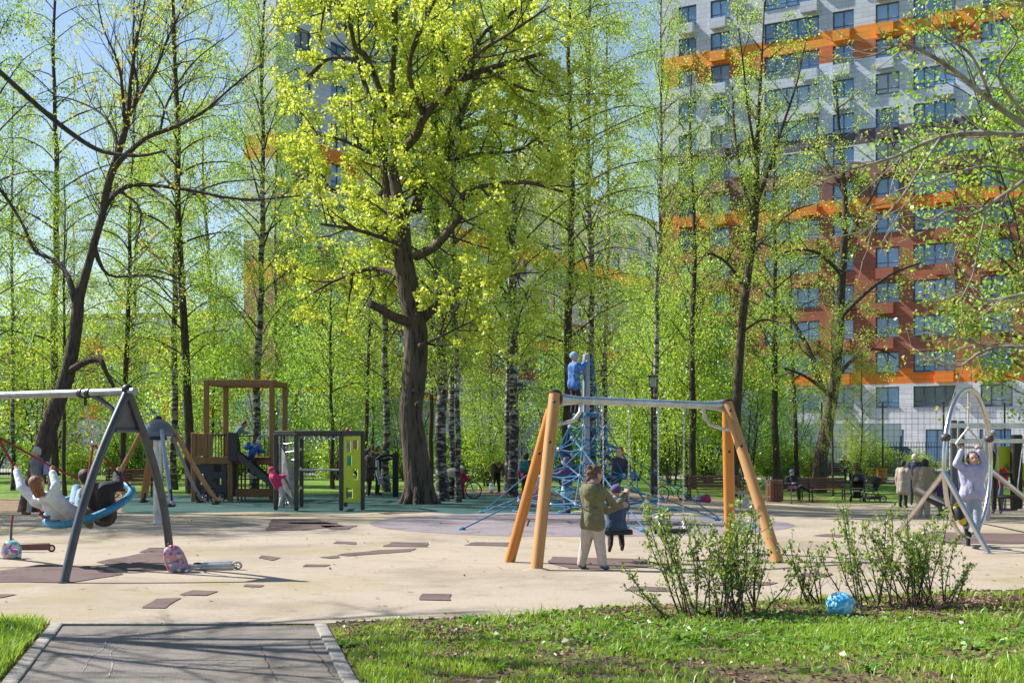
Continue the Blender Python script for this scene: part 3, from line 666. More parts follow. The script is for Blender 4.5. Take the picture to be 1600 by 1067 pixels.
# ---------------------------------------------------------------- the oak
ob = PG(655, 787); Do = ob.y
oak = E("oak_tree", ob, "big old tree with a thick dark trunk and bright yellow-green crown in the middle", "tree")
wd = Wood(11); tw = MB()
ow = Wood(12)
oakl = [
 [(657, 792, 27, 0), (655, 770, 23, 0), (648, 700, 20, 0), (642, 650, 18, 0), (646, 600, 19, 0), (650, 540, 19, 0), (646, 490, 18, 0), (636, 440, 17, 0), (630, 400, 15, 0), (628, 350, 12, 0), (618, 290, 9, 0), (612, 258, 8, 0)],
 [(632, 410, 14, 0), (618, 370, 11, .2), (612, 330, 10, .3), (604, 290, 7, .4), (598, 240, 6, .6), (590, 200, 5, .8), (580, 165, 4, 1), (560, 100, 4, 1.4), (535, 30, 3, 1.8), (525, -30, 2, 2)],
 [(612, 258, 8, 0), (625, 240, 7, -.3), (652, 210, 7, -.8), (660, 190, 6, -1), (690, 150, 6, -1.4), (735, 118, 5, -1.6), (790, 100, 4, -1.8), (845, 85, 2.5, -2)],
 [(612, 262, 7, 0), (613, 215, 5, .4), (612, 130, 5, .6), (617, 60, 4.5, .6), (617, -30, 4, .4), (620, -90, 3, .4)],
 [(645, 300, 7, 1), (672, 285, 8, 1.2), (688, 255, 8, 1.4), (710, 205, 7, 1.6), (722, 175, 6, 1.8), (745, 120, 4.5, 2), (760, 90, 3.5, 2.2), (790, 20, 3, 2.5)],
 [(650, 330, 9, .6), (655, 310, 8, .8), (672, 285, 8, 1.2)],
 [(650, 400, 8, -.3), (680, 385, 7, -1), (710, 350, 5.5, -1.6), (722, 330, 5, -1.8), (725, 300, 4.5, -2), (760, 290, 3.5, -2.2), (820, 285, 3, -2.5), (880, 300, 2, -2.8)],
 [(640, 503, 9, -.2), (615, 495, 7.5, -.7), (595, 483, 6.5, -1.1), (577, 474, 6.5, -1.4)],
 [(660, 500, 8, 0), (690, 470, 5, -.6), (740, 440, 3.5, -1.2), (790, 425, 2.5, -1.6), (820, 440, 1.5, -2)],
 [(612, 190, 4, 0), (575, 95, 5, -.9), (555, 75, 4, -1.2), (545, 30, 3.5, -1.4), (525, 0, 2.5, -1.6), (508, 10, 2, -1.7), (500, 60, 1.5, -1.8)],
 [(600, 250, 4, .2), (560, 230, 3, -1), (520, 215, 2.2, -1.8), (480, 210, 1.5, -2.2)],
 [(625, 430, 5, .2), (580, 420, 3.5, 1), (520, 440, 2.5, 1.8), (470, 470, 1.5, 2.4)],
 [(620, 380, 4, -.4), (560, 360, 3, -1.6), (500, 350, 2, -2.4)], [(656, 540, 4, -.4), (700, 520, 2.2, -1.6), (740, 500, 1.4, -2.2)],
 [(662, 180, 5, -1), (640, 120, 4, -2), (650, 60, 3, -2.6), (680, 0, 2.4, -3)], [(735, 118, 4, -1.6), (750, 60, 3.2, -1), (800, 20, 2.4, -.8), (850, -10, 1.6, -.8)],
 [(600, 300, 4, .5), (560, 310, 3.4, 1.6), (500, 290, 2.6, 2.6), (455, 270, 1.4, 3)], [(710, 205, 4, 1.6), (770, 190, 3, 2.6), (830, 210, 2, 3.2), (870, 250, 1.2, 3.5)],
 [(700, 140, 4, -1.5), (740, 90, 3, -2.4), (800, 50, 2.4, -3), (860, 10, 1.4, -3.2)], [(760, 110, 3, -1.7), (820, 140, 2.2, -1.4), (880, 150, 1.4, -1)], [(722, 175, 3.5, 1.6), (700, 100, 3, .6), (690, 40, 2.4, 0), (720, -30, 1.6, -.4)], [(690, 255, 3.4, 1.4), (750, 240, 2.8, .2), (810, 235, 2, -.6), (860, 200, 1.2, -1)],
 [(575, 100, 4, 1.2), (520, 90, 3, 2), (480, 120, 2, 2.6)]]
paths = hero_limbs(wd, oakl, Do, ob)
tk = wd.m.build("trunk", M['oakbark'], oak)
for k in range(9):   # root flare
    pass
rf = MB()
for k in range(10):
    a = k * .63 + .2; rf.tube([(math.cos(a) * .30, math.sin(a) * .30, .75), (math.cos(a) * .37, math.sin(a) * .37, .3), (math.cos(a) * .50, math.sin(a) * .50, .06), (math.cos(a) * .66, math.sin(a) * .66, -.05)], [.09, .12, .10, .05], 8)
rf.build("root_flare", M['oakbark'], tk)
kn = MB(); kn.sph((.0, -.40, 2.9), (.11, .08, .12), 10, 6); kn.sph((-.12, -.36, 3.3), (.07, .06, .07), 8, 6); kn.build("knot", M['oakbark'], tk)
for pi, (S, Dd, T) in enumerate(paths):
    L_ = sum((S[i + 1] - S[i]).length for i in range(len(S) - 1)); start = 0.55 if pi == 0 else .12
    if pi == 7: continue
    nb = int(L_ * (2.7 if pi else 1.0))
    for k in range(nb):
        t = start + (1 - start) * (k + ow.U(0, 1)) / nb; i = min(len(S) - 2, int(t * (len(S) - 1)))
        l = ow.U(.9, 2.5); Q, D = ow.limb(S[i], ow.side(Dd[i], ow.U(.6, 1.3)), l, min(.035, T[i] * .6), .008, 6, .28, .5, 4)
        for tt in range(4):
            Q2, D2 = ow.limb(Q[2 + tt], ow.side(D[2 + tt], ow.U(.6, 1.2)), ow.U(.3, .9), .011, .004, 4, .3, .4, 3)
            for qq in Q2[2:]:
                if ow.U(0, 1) < .92: ow.leafpts(qq + Vector((ow.U(-.06, .06), ow.U(-.06, .06), ow.U(0, .1))), 17, .075)
        for qq in Q[4:]: ow.leafpts(qq, 18, .08)
ow.m.build("branches", M['bark'], tk)
ow.leaves("crown", M['leaf_oak'], .095, oak, .85, .1)
# ---------------------------------------------------------------- leaning bare tree, left
lb_ = PG(48, 800); Dl = lb_.y
lt = E("leaning_tree", lb_, "leaning dark tree with forked trunk and nearly bare curving boughs by the nest swing", "tree")
wd = Wood(21); ow = Wood(22)
pl = [
 [(44, 806, 18, 0), (50, 770, 15, 0), (70, 690, 14, 0), (86, 640, 13, 0), (104, 590, 11.5, 0), (116, 530, 10, 0), (121, 490, 9.5, 0), (123, 465, 9, 0), (135, 425, 6.5, 0), (150, 370, 6, 0), (160, 335, 5.8, 0), (168, 290, 5.4, 0), (183, 245, 6, 0), (195, 205, 5, 0), (200, 180, 4, 0), (205, 120, 3, 0), (212, 70, 2.2, 0), (225, 10, 1.3, 0), (235, -60, .8, 0)],
 [(120, 480, 7, 0), (112, 450, 5.5, 0), (104, 428, 4, .4), (88, 408, 3, .8), (55, 392, 2.4, 1.2), (35, 350, 2.2, 1.6), (10, 310, 2.6, 2), (-20, 270, 2, 2)],
 [(168, 300, 5, 0), (180, 262, 4.5, -.3), (205, 235, 4, -.5), (230, 215, 3.5, -.8), (270, 200, 3, -1), (310, 180, 2.6, -1), (330, 165, 2, -1), (370, 130, 1.4, -1), (410, 100, 1, -1)],
 [(165, 320, 5, 0), (180, 303, 4, .4), (205, 290, 3.5, .6), (240, 290, 3, .8), (300, 298, 2.6, 1), (350, 308, 2.2, 1), (400, 312, 1.8, 1), (470, 306, 1.2, 1)],
 [(104, 584, 7, 0), (130, 567, 5.4, -.4), (155, 562, 5, -.6), (165, 580, 3.6, -.7), (178, 605, 2.8, -.7)],
 [(200, 182, 4, 0), (218, 150, 3, .5), (245, 105, 2.2, 1), (262, 60, 1.6, 1.2), (290, 0, 1, 1.4), (300, -50, .6, 1.4)],
 [(196, 200, 3.5, 0), (192, 150, 2.6, -.6), (185, 100, 2, -1), (160, 40, 1.2, -1.2), (148, -30, .8, -1.2)],
 [(186, 235, 3.5, 0), (172, 195, 2.4, .4), (150, 172, 1.8, .8), (110, 155, 1.2, 1.2), (80, 150, .8, 1.2)],
 [(146, 385, 5, 0), (170, 430, 2, .4), (230, 430, 1.8, .8), (290, 445, 1.2, 1)], [(200, 190, 3, .2), (215, 140, 2.2, .2), (208, 90, 1.8, .2), (210, 0, .9, .3)],
 [(250, 207, 2.4, -.9), (262, 160, 1.8, -1), (300, 100, 1.2, -1.2), (350, 60, .8, -1.4)], [(190, 300, 2.4, .5), (220, 330, 1.6, .2), (210, 390, 1, 0)]]
paths = hero_limbs(wd, pl, Dl, lb_)
tk = wd.m.build("trunk", M['bark'], lt)
for pi, (S, Dd, T) in enumerate(paths):
    L_ = sum((S[i + 1] - S[i]).length for i in range(len(S) - 1)); st = .5 if pi == 0 else .25; nb = int(L_ * (3.2 if pi not in (4,) else .6))
    for k in range(nb):
        t = st + (1 - st) * (k + ow.U(0, 1)) / nb; i = min(len(S) - 2, int(t * (len(S) - 1)))
        Q, D = ow.limb(S[i], ow.side(Dd[i], ow.U(.4, .9)), ow.U(.7, 2.0), min(.018, T[i] * .5), .004, 6, .16, .7, 3)
        for tt in range(3): 
            Q2, _ = ow.limb(Q[1 + tt], ow.side(D[1 + tt], ow.U(.4, .8)), ow.U(.4, .9), .007, .003, 4, .2, .6, 3)
            if ow.U(0, 1) < .6: ow.leafpts(Q2[-1], 6, .06)
        if ow.U(0, 1) < .5: ow.leafpts(Q[-1], 6, .06)
ow.m.build("twigs", M['twig'], tk); ow.leaves("crown", M['leaf_yellow'], .08, lt, .8)
# ---------------------------------------------------------------- bare tree at the right edge reaching in (trunk outside the frame)
rb_ = V(9.6, 15.5, 0); Dr = 15.5
rt = E("bare_maple", rb_, "pale budding branches with a few yellow leaf tufts hanging in from the right edge", "tree")
wd = Wood(31); ow = Wood(32)
pr2 = [
 [(2040, 905, 30, 0), (2035, 700, 26, 0), (2010, 450, 22, 0), (1960, 300, 18, 0), (1850, 230, 12, 0), (1700, 220, 8, 0), (1640, 215, 6, 0), (1560, 210, 4.6, 0), (1500, 210, 4, 0), (1450, 222, 3.2, 0), (1400, 245, 2.4, 0), (1340, 262, 1.8, 0), (1290, 275, 1, 0), (1250, 262, .7, 0)],
 [(1990, 400, 12, 0), (1850, 300, 9, -.6), (1700, 235, 7, -.8), (1620, 205, 5.4, -.9), (1560, 168, 4.6, -1), (1500, 118, 3.8, -1), (1455, 88, 3, -1), (1410, 70, 2.2, -1), (1360, 88, 1.5, -1), (1290, 95, .9, -1)],
 [(1700, 235, 6, -.6), (1630, 260, 4, -.5), (1590, 290, 3.4, -.4), (1560, 310, 3, -.4), (1520, 335, 2.6, -.4), (1480, 330, 2, -.4), (1450, 345, 1.6, -.4), (1400, 330, 1, -.4), (1340, 370, .8, -.4)],
 [(1990, 650, 10, .4), (1850, 600, 7, .4), (1700, 560, 5, .4), (1600, 543, 3.4, .4), (1560, 543, 2.8, .3), (1530, 552, 2.4, .3), (1500, 572, 2, .3), (1470, 565, 1.5, .3), (1435, 548, 1, .3)],
 [(1600, 543, 2.4, .4), (1540, 540, 1.8, 0), (1500, 528, 1.6, 0), (1470, 522, 1.2, 0), (1440, 512, .8, 0)],
 [(1970, 350, 8, .8), (1800, 420, 5.6, .8), (1660, 450, 4, .8), (1590, 462, 3, .8), (1540, 470, 2.4, .8), (1500, 450, 1.6, .8), (1475, 400, 1, .8)],
 [(1540, 335, 2.2, -.4), (1530, 380, 1.8, -.4), (1520, 430, 1.4, -.4), (1500, 470, .9, -.4)], [(1960, 250, 8, 1), (1800, 100, 6, 1), (1660, 30, 4.6, 1), (1590, 0, 3.4, 1), (1540, -30, 2, 1)],
 [(1550, 160, 3, -1), (1520, 90, 2.2, -1.2), (1480, 60, 1.6, -1.4), (1440, 20, 1, -1.4)], [(1470, 215, 2.6, 0), (1440, 260, 1.8, -.3), (1400, 320, 1.4, -.4), (1350, 360, 1, -.5), (1290, 372, .6, -.5)],
 [(1600, 270, 2.4, -.4), (1540, 260, 1.8, -.7), (1480, 275, 1.4, -.8), (1420, 300, 1, -.8)], [(1620, 200, 3, -.9), (1560, 120, 2.2, -1.3), (1590, 60, 1.6, -1.5), (1560, 20, 1, -1.6)]]
paths = hero_limbs(wd, pr2, Dr, rb_)
tk = wd.m.build("trunk", M['palebark'], rt)
for pi, (S, Dd, T) in enumerate(paths):
    L_ = sum((S[i + 1] - S[i]).length for i in range(len(S) - 1)); st = .45 if pi == 0 else .3; nb = int(L_ * 4.5)
    for k in range(nb):
        t = st + (1 - st) * (k + ow.U(0, 1)) / nb; i = min(len(S) - 2, int(t * (len(S) - 1)))
        dd = ow.side(Dd[i], ow.U(.4, 1.0)); dd.y *= .6
        Q, D = ow.limb(S[i], dd, ow.U(.25, .8), min(.009, T[i] * .6), .003, 5, .22, .3, 4)
        if ow.U(0, 1) < .5: ow.leafpts(Q[-1], 7, .025)
        if ow.U(0, 1) < .5:
            Q2, _ = ow.limb(Q[3], ow.side(D[3], .7), ow.U(.15, .35), .004, .002, 3, .2, .4, 3); ow.leafpts(Q2[-1], 5, .022)
ow.m.build("twigs", M['palebark'], tk); ow.leaves("leaf_tufts", M['leaf_yellow'], .045, rt, .6)
# ---------------------------------------------------------------- foreground tree outside the left edge: one long dark bough + path shade
fb_ = V(-9.2, 12.6, 0); ft = E("dark_bough_tree", fb_, "long dark bare bough sagging across the top left corner, its trunk outside the frame", "tree")
wd = Wood(41); ow = Wood(42)
pf = [[(-660, 955, 30, 0), (-655, 700, 24, 0), (-640, 400, 20, 0), (-600, 100, 16, 0), (-560, -200, 12, 0), (-540, -500, 8, 0)],
      [(-610, 150, 12, 0), (-400, 10, 8, .3), (-200, 0, 6, .6), (-60, 60, 4.6, .8), (0, 113, 4, .8), (50, 158, 4, .8), (100, 200, 4, .8), (150, 233, 3.6, .8), (190, 242, 3.2, .8), (225, 243, 2.6, .8), (260, 235, 1.6, .8)],
      [(-600, 60, 10, 0), (-450, -150, 7, -1.), (-300, -350, 5, -1.6), (-150, -500, 3, -2)], [(-640, 380, 9, 0), (-500, 200, 6, -1.4), (-330, 130, 4, -2), (-250, 60, 2, -2.2)],
      [(-580, -60, 9, 0), (-480, -300, 6, 1), (-380, -560, 3, 1.5)], [(-560, -180, 8, 0), (-400, -420, 5, -.6), (-220, -640, 2.4, -1)], [(-640, 300, 8, 0), (-760, 100, 6, -1), (-850, -150, 3, -1.6)], [(-600, 100, 8, 0), (-560, -150, 6, 2), (-420, -300, 3, 3.5)]]
paths = hero_limbs(wd, pf, 12.6, fb_)
tk = wd.m.build("trunk", M['bark'], ft)
for pi, (S, Dd, T) in enumerate(paths):
    if pi == 1: continue
    L_ = sum((S[i + 1] - S[i]).length for i in range(len(S) - 1)); nb = int(L_ * 4.5)
    for k in range(nb):
        t = .45 + .55 * (k + ow.U(0, 1)) / nb if pi == 0 else .2 + .8 * (k + ow.U(0, 1)) / nb; i = min(len(S) - 2, int(t * (len(S) - 1)))
        Q, D = ow.limb(S[i], ow.side(Dd[i], ow.U(.5, 1.)), ow.U(.8, 1.9), min(.02, T[i] * .6), .006, 5, .2, .2, 3)
        for tt in range(3): ow.limb(Q[1 + tt], ow.side(D[1 + tt], ow.U(.4, .9)), ow.U(.4, .9), .008, .004, 3, .2, .2, 3)
ow.m.build("twigs", M['twig'], tk)
# ---------------------------------------------------------------- birches and other trunks: (px, py base, trunk width px, height m, kind)
protos = {}
def proto(k):
    if k in protos: return protos[k], False
    f = {'birch_a': lambda: birch("birch_tree", 101, 20, .17, .16, 3.1, 1., 60),
         'birch_b': lambda: birch("birch_tree", 102, 21, .17, .2, 2.9, 1.0, 58, lean=(.03, 0)),
         'birch_c': lambda: birch("birch_tree", 103, 19, .17, .15, 3.2, 1., 60, lm='leaf_birch'),
         'birch_thin': lambda: birch("birch_tree", 104, 20, .13, .2, 2.5, .9, 46, lean=(-.01, .01)),
         'dark_a': lambda: birch("dark_tree", 105, 20, .18, .17, 3.3, .8, 56, lm='leaf_green', bark='bark'),
         'dark_b': lambda: birch("dark_tree", 106, 19, .18, .2, 3.4, .8, 50, lm='leaf_birch', bark='bark', up=.7),
         'open': lambda: birch("open_tree", 107, 19, .18, .26, 3.0, .55, 44, lm='leaf_birch', bark='birch', up=1.1, droop=-.2),
         'open_dark': lambda: birch("open_tree", 108, 17, .2, .2, 3.2, .55, 40, lm='leaf_birch', bark='bark', up=.9, droop=-.4),
         'young': lambda: birch("young_tree", 109, 9, .09, .16, 2.0, 1.1, 30, lm='leaf_green', bark='bark', up=.8, droop=-.4, lr=.2),
         'young_y': lambda: birch("young_tree", 110, 10, .09, .16, 2.2, 1.1, 32, lm='leaf_birch', bark='bark', up=.8, droop=-.4, lr=.2)}[k]
    protos[k] = f(); return protos[k], True
def plant(k, loc, rz, label, sc_=1., sxy=1., group=None):
    src, first = proto(k); c = src if first else copy_tree(src)
    c.location = loc; c.rotation_euler = (0, 0, rz); c.scale = (sc_ * sxy, sc_ * sxy, sc_); c["label"] = label
    c["category"] = "tree"
    if group: c["group"] = group
    return c
T_ = [  # px, base y, kind, scale, xy, label
 (82, 772, 'dark_b', 1.0, .8, "tall straight dark-barked tree behind the leaning tree at the left"),
 (118, 735, 'birch_thin', 1., .9, "slim pale trunk between the leaning tree and the swing frame"),
 (-30, 780, 'dark_a', .95, .9, "dark tree at the very left edge of the picture"),
 (-90, 765, 'birch_c', 1.0, 1, "leafy tree leaning in past the left edge, behind the dark one"),
 (-190, 798, 'dark_a', .72, 1.15, "leafy tree just beyond the left picture edge, level with the leaning tree"),
 (-420, 800, 'birch_a', .75, 1.3, "leafy birch further out beyond the left picture edge"),
 (-330, 812, 'dark_b', .68, 1.4, "wide-crowned dark tree beyond the left picture edge, nearest of its kind"),
 (-620, 806, 'dark_a', .8, 1.3, "outermost leafy dark tree far beyond the left picture edge"),
 (101, 775, 'dark_a', .55, .7, "short dark trunk just right of the leaning tree's foot"),
 (272, 765, 'birch_thin', 1.0, 1.05, "thin white birch left of the black-trunked tree"),
 (299, 771, 'dark_b', 1.05, .85, "slim black-trunked tree beside the wooden tower's left post"),
 (397, 769, 'birch_a', 1.0, .85, "white birch seen through the wooden tower's frame"),
 (210, 742, 'birch_c', 1.1, 1, "birch standing back behind the nest swing post"),
 (345, 742, 'birch_b', 1.1, 1, "birch standing back behind the tower's top beam"),
 (462, 745, 'dark_a', .95, .8, "dark thin tree behind the chain climbing frame"),
 (570, 752, 'dark_b', .85, .7, "dark thin tree behind the lime panel"),
 (604, 768, 'birch_thin', .8, 1.3, "pale birch trunk just left of the oak"),
 (692, 783, 'birch_a', .95, 1., "thick birch trunk with black plates right beside the pushchair"),
 (706, 776, 'birch_thin', .85, .9, "middle stem of the birch trio right of the oak"),
 (716, 785, 'birch_thin', .8, .8, "right stem of the birch trio, in front of the cyclist"),
 (800, 776, 'birch_c', 1.0, .95, "white birch between the bending person and the teal backpack"),
 (793, 768, 'birch_thin', 1.1, .8, "paler birch stem touching the white birch from behind"),
 (884, 772, 'dark_b', 1.0, .95, "dark tree trunk directly behind the rope pyramid's left side"),
 (925, 771, 'birch_b', 1.02, .9, "birch trunk rising behind the pyramid's mast"),
 (943, 762, 'birch_thin', 1.05, .9, "thin birch close to the right of the mast's birch"),
 (1022, 772, 'birch_b', .98, .7, "slender birch leaning right behind the park lamp"),
 (1301, 779, 'open_dark', .45, .5, "thin straight dark stem in front of the forked tree"),
 (1075, 752, 'young_y', 1.0, .8, "young bright tree between the lamp and the swing's right end"),
 (1212, 745, 'young', .7, .8, "small leaning tree between the swing legs and the forked tree"),
 (1212, 762, 'open_dark', 1.02, .8, "tall thin sparse tree behind the small leaning tree, in front of the tower"),
 (1082, 765, 'open_dark', 1.1, .7, "tall thin tree screening the tower's left edge, right of the park lamp"),
 (1345, 768, 'young_y', .62, .75, "thin sapling beside the black pushchairs"),
]
for i, (px, py, k, s_, sx, lab) in enumerate(T_):
    plant(k, PG(px, py), i * 1.7 + .4, lab, s_, sx)
for i, (px, D_) in enumerate(((20, 50), (160, 56), (190, 49), (235, 60), (330, 58), (368, 63), (432, 57), (490, 64), (520, 52), (545, 60), (582, 66), (632, 62), (672, 58), (742, 61), (768, 66), (838, 57), (860, 64), (962, 60), (990, 66), (1058, 62), (1112, 64), (1178, 63), (1246, 65))[::2]):
    x = (px - 800) / F * D_; q = V(x, D_, G(x, D_)); n = min(T_, key=lambda t: abs(t[0] - px)); k = ('birch_thin', 'dark_b', 'young_y', 'birch_thin', 'young')[i % 5]
    o = plant(k, q, i * 2.1, ("slim pale" if 'birch' in k else "slim dark" if 'dark' in k else "young bushy") + (" background trunk, %s the %s" % ("left of" if px < n[0] else "right of", " ".join(n[5].split()[:7]))), (.8, .85, 1.0, .9, 1.1)[i % 5], .75)
def traced_tree(name, label, base, limbs, mt, lm, seed, per_m, lsize, npts):
    b = E(name, base, label, "tree"); wd = Wood(seed); ow = Wood(seed + 1); ps_ = hero_limbs(wd, limbs, base.y, base); tk = wd.m.build("trunk", M[mt], b)
    for pi, (S, Dd, T) in enumerate(ps_):
        L_ = sum((S[i + 1] - S[i]).length for i in range(len(S) - 1)); st = .4 if pi == 0 else .12; nb = int(L_ * per_m)
        for k in range(nb):
            t = st + (1 - st) * (k + ow.U(0, 1)) / nb; i = min(len(S) - 2, int(t * (len(S) - 1)))
            Q, D = ow.limb(S[i], ow.side(Dd[i], ow.U(.5, 1.1)), ow.U(.8, 2.3), min(.03, T[i] * .6), .006, 6, .2, .35, 4)
            for tt in range(4):
                Q2, _ = ow.limb(Q[2 + tt], ow.side(D[2 + tt], ow.U(.4, 1.)), ow.U(.4, 1.), .009, .004, 4, .22, -.1, 3)
                for qq in Q2[1:]: ow.leafpts(qq, npts, .12)
            for qq in Q[3:]: ow.leafpts(qq, npts, .12)
    ow.m.build("branches", M['twig'], tk); ow.leaves("crown", M[lm], lsize, b, .75, .2); return b
traced_tree("forked_tree", "bold dark forked tree with sparse leaves behind the long bench", PG(1281, 770), [
 [(1279, 773, 13, 0), (1282, 720, 11, 0), (1289, 680, 10.5, 0), (1297, 640, 9.5, 0), (1304, 600, 8.5, 0), (1309, 540, 8, 0), (1313, 470, 7, 0), (1318, 400, 6, 0), (1321, 330, 4.6, 0), (1316, 260, 3.6, 0), (1310, 190, 2.4, 0), (1306, 120, 1.2, 0)],
 [(1298, 640, 6, 0), (1284, 605, 5, .5), (1270, 560, 4, 1), (1250, 520, 3, 1.4), (1222, 480, 2.2, 1.8), (1190, 455, 1.2, 2)], [(1310, 500, 4, 0), (1345, 465, 3, -1), (1390, 430, 2.2, -1.8), (1440, 410, 1.2, -2.2)], [(1320, 380, 3.6, 0), (1345, 340, 2.8, .8), (1375, 280, 2, 1.4), (1400, 220, 1.2, 1.8)],
 [(1316, 430, 3.6, 0), (1285, 400, 2.6, -.8), (1255, 390, 2, -1.6), (1225, 395, 1.2, -2)], [(1318, 300, 3, 0), (1290, 250, 2.2, .6), (1272, 190, 1.4, 1)], [(1306, 590, 4, 0), (1335, 560, 2.6, .8), (1370, 545, 1.8, 1.4), (1400, 560, 1, 1.8)], [(1301, 620, 4, 0), (1262, 590, 2.4, -1), (1225, 575, 1.6, -1.6)]], 'bark', 'leaf_birch', 301, 1.5, .085, 7)
traced_tree("branching_tree", "tall dark tree splitting into upright boughs behind the swing's right legs", PG(1145, 776), [
 [(1144, 782, 8.5, 0), (1149, 690, 7.5, 0), (1153, 600, 7, 0), (1160, 500, 6.4, 0), (1170, 420, 6, 0), (1178, 350, 6.5, 0), (1182, 300, 5, 0), (1183, 230, 3.6, 0), (1187, 150, 2.6, 0), (1192, 60, 1.4, 0), (1195, -10, .8, 0)],
 [(1178, 345, 4, 0), (1160, 285, 3, .6), (1148, 210, 2.2, 1), (1144, 130, 1.2, 1.2)], [(1181, 320, 4, 0), (1200, 270, 3, -.6), (1222, 200, 2.2, -1), (1245, 130, 1.4, -1.2), (1260, 60, .8, -1.3)], [(1172, 400, 3, 0), (1205, 360, 2.2, 1), (1240, 330, 1.4, 1.6), (1270, 320, .8, 2)],
 [(1165, 450, 3, 0), (1135, 410, 2.2, -1), (1105, 395, 1.4, -1.6)], [(1183, 250, 2.6, 0), (1170, 180, 2, -.6), (1160, 90, 1.2, -1), (1150, 20, .7, -1.2)], [(1158, 520, 2.4, 0), (1190, 500, 1.8, -.8), (1220, 505, 1, -1.4)]], 'bark', 'leaf_birch', 311, 1.9, .078, 7)
# deep green tree at the right edge
src = shrub("leafy_maple", 201, 13.5, 9, 18, 'leaf_green', .10, 10, .2, 9, 'bark', lr=.2); src.location = V(13.0, 29.5, 0)
tag(src, "dense mid-green tree filling the right edge in front of the apartment block")
# background understorey
bk = {}
def bshrub(k):
    f = {'a': lambda: shrub("background_tree", 211, 9, 6.5, 13, 'leaf_birch', .12, 6, .1, 7, 'bark', lr=.3), 'b': lambda: shrub("background_tree", 212, 10, 6, 14, 'leaf_green', .125, 7, .1, 7, 'bark', lr=.32),
         'c': lambda: shrub("background_bush", 213, 3.0, 4.0, 9, 'leaf_green', .12, 8, .0, 9, 'twig', "bush", lr=.2), 'd': lambda: shrub("background_bush", 214, 2.2, 3.6, 9, 'leaf_shrub', .10, 8, .0, 9, 'twig', "bush", lr=.18)}[k]
    if k not in bk: bk[k] = f(); return bk[k]
    return copy_tree(bk[k])
rg = random.Random(5); bl = {'a': "bright yellow-green tree in the belt behind the playground", 'b': "mid-green leafy tree in the belt behind the playground", 'c': "dense green bush along the iron fence", 'd': "low light green bush along the iron fence"}
gr = {'a': "bright trees of the belt behind the playground", 'b': "mid-green trees of the belt behind the playground", 'c': "dense bushes along the iron fence", 'd': "low bushes along the iron fence"}
spots = []; used = {}
LMK = [(-100, "the left picture edge"), (60, "the leaning tree"), (150, "the nest swing"), (250, "the dome carousel"), (370, "the wooden tower"), (500, "the climbing frame"), (570, "the lime panel"), (655, "the oak trunk"), (710, "the birch trio"), (800, "the white birch"), (855, "the swing's left legs"), (917, "the pyramid mast"), (1020, "the park lamp"), (1140, "the swing's right legs"), (1210, "the slatted bin"), (1285, "the dark forked tree"), (1350, "the black pushchairs"), (1430, "the khaki coat"), (1512, "the steel hoop"), (1590, "the right picture edge")]
def lab_(k, px, D_):
    x, n = min(LMK, key=lambda a: abs(a[0] - px)); row = ("in the near row" if D_ < 61 else "in the middle row") if D_ < 68.5 else "in the far row"; sd_ = "straight behind" if abs(px - x) < 14 else ("behind and left of" if px < x else "behind and right of")
    return f"{ {'a': 'bright yellow-green belt tree', 'b': 'mid-green belt tree', 'c': 'dense green bush', 'd': 'low light green bush'}[k]} {sd_} {n}, {row}"
for i, px in enumerate(range(-140, 1010, 112)): spots.append((px + rg.uniform(-16, 16), rg.uniform(54, 68), 'ab'[i % 2], rg.uniform(.6, 1.15)))
for i, px in enumerate((1050, 1105, 1168, 1232, 1335)): spots.append((px, (60, 65, 62, 67, 68)[i], 'ab'[i % 2], (1.0, 1.05, .85, .6, .35)[i]))
for i, px in enumerate(range(-120, 1600, 82)): spots.append((px + rg.uniform(-14, 14), rg.uniform(66, 71), 'cd'[i % 2] if px < 1150 else 'd', rg.uniform(.6, 1.) if px < 1000 else rg.uniform(.45, .8)))
for (px, D_, k, s_) in spots:
    x = (px - 800) / F * D_; c = bshrub(k); c.location = (x, D_, G(x, D_)); c.rotation_euler = (0, 0, rg.uniform(0, 6.28)); c.scale = (s_, s_, s_ * rg.uniform(.85, 1.1)); c["label"] = lab_(k, px, D_); c["group"] = gr[k]; c["category"] = "tree" if k in 'ab' else "bush"
# ================================================================== GRASS, LITTER, FRONT BUSHES
ng = np.random.default_rng(77)
def vnoise(x, y, s, seed=0):
    r = np.random.default_rng(seed); T = r.random((64, 64)); x = x * s; y = y * s
    xi = np.floor(x).astype(int); yi = np.floor(y).astype(int); fx = x - xi; fy = y - yi; fx = fx * fx * (3 - 2 * fx); fy = fy * fy * (3 - 2 * fy)
    g = lambda a, b: T[a % 64, b % 64]
    return (g(xi, yi) * (1 - fx) + g(xi + 1, yi) * fx) * (1 - fy) + (g(xi, yi + 1) * (1 - fx) + g(xi + 1, yi + 1) * fx) * fy
def edge_y(x):  # front edge of the play surface
    pts = [PG(a, b) for a, b in ((-600, 972), (80, 976), (500, 976), (640, 968), (800, 966), (960, 950), (1200, 942), (1420, 930), (1500, 924), (2500, 905))]
    return np.interp(x, [p.x for p in pts], [p.y for p in pts])
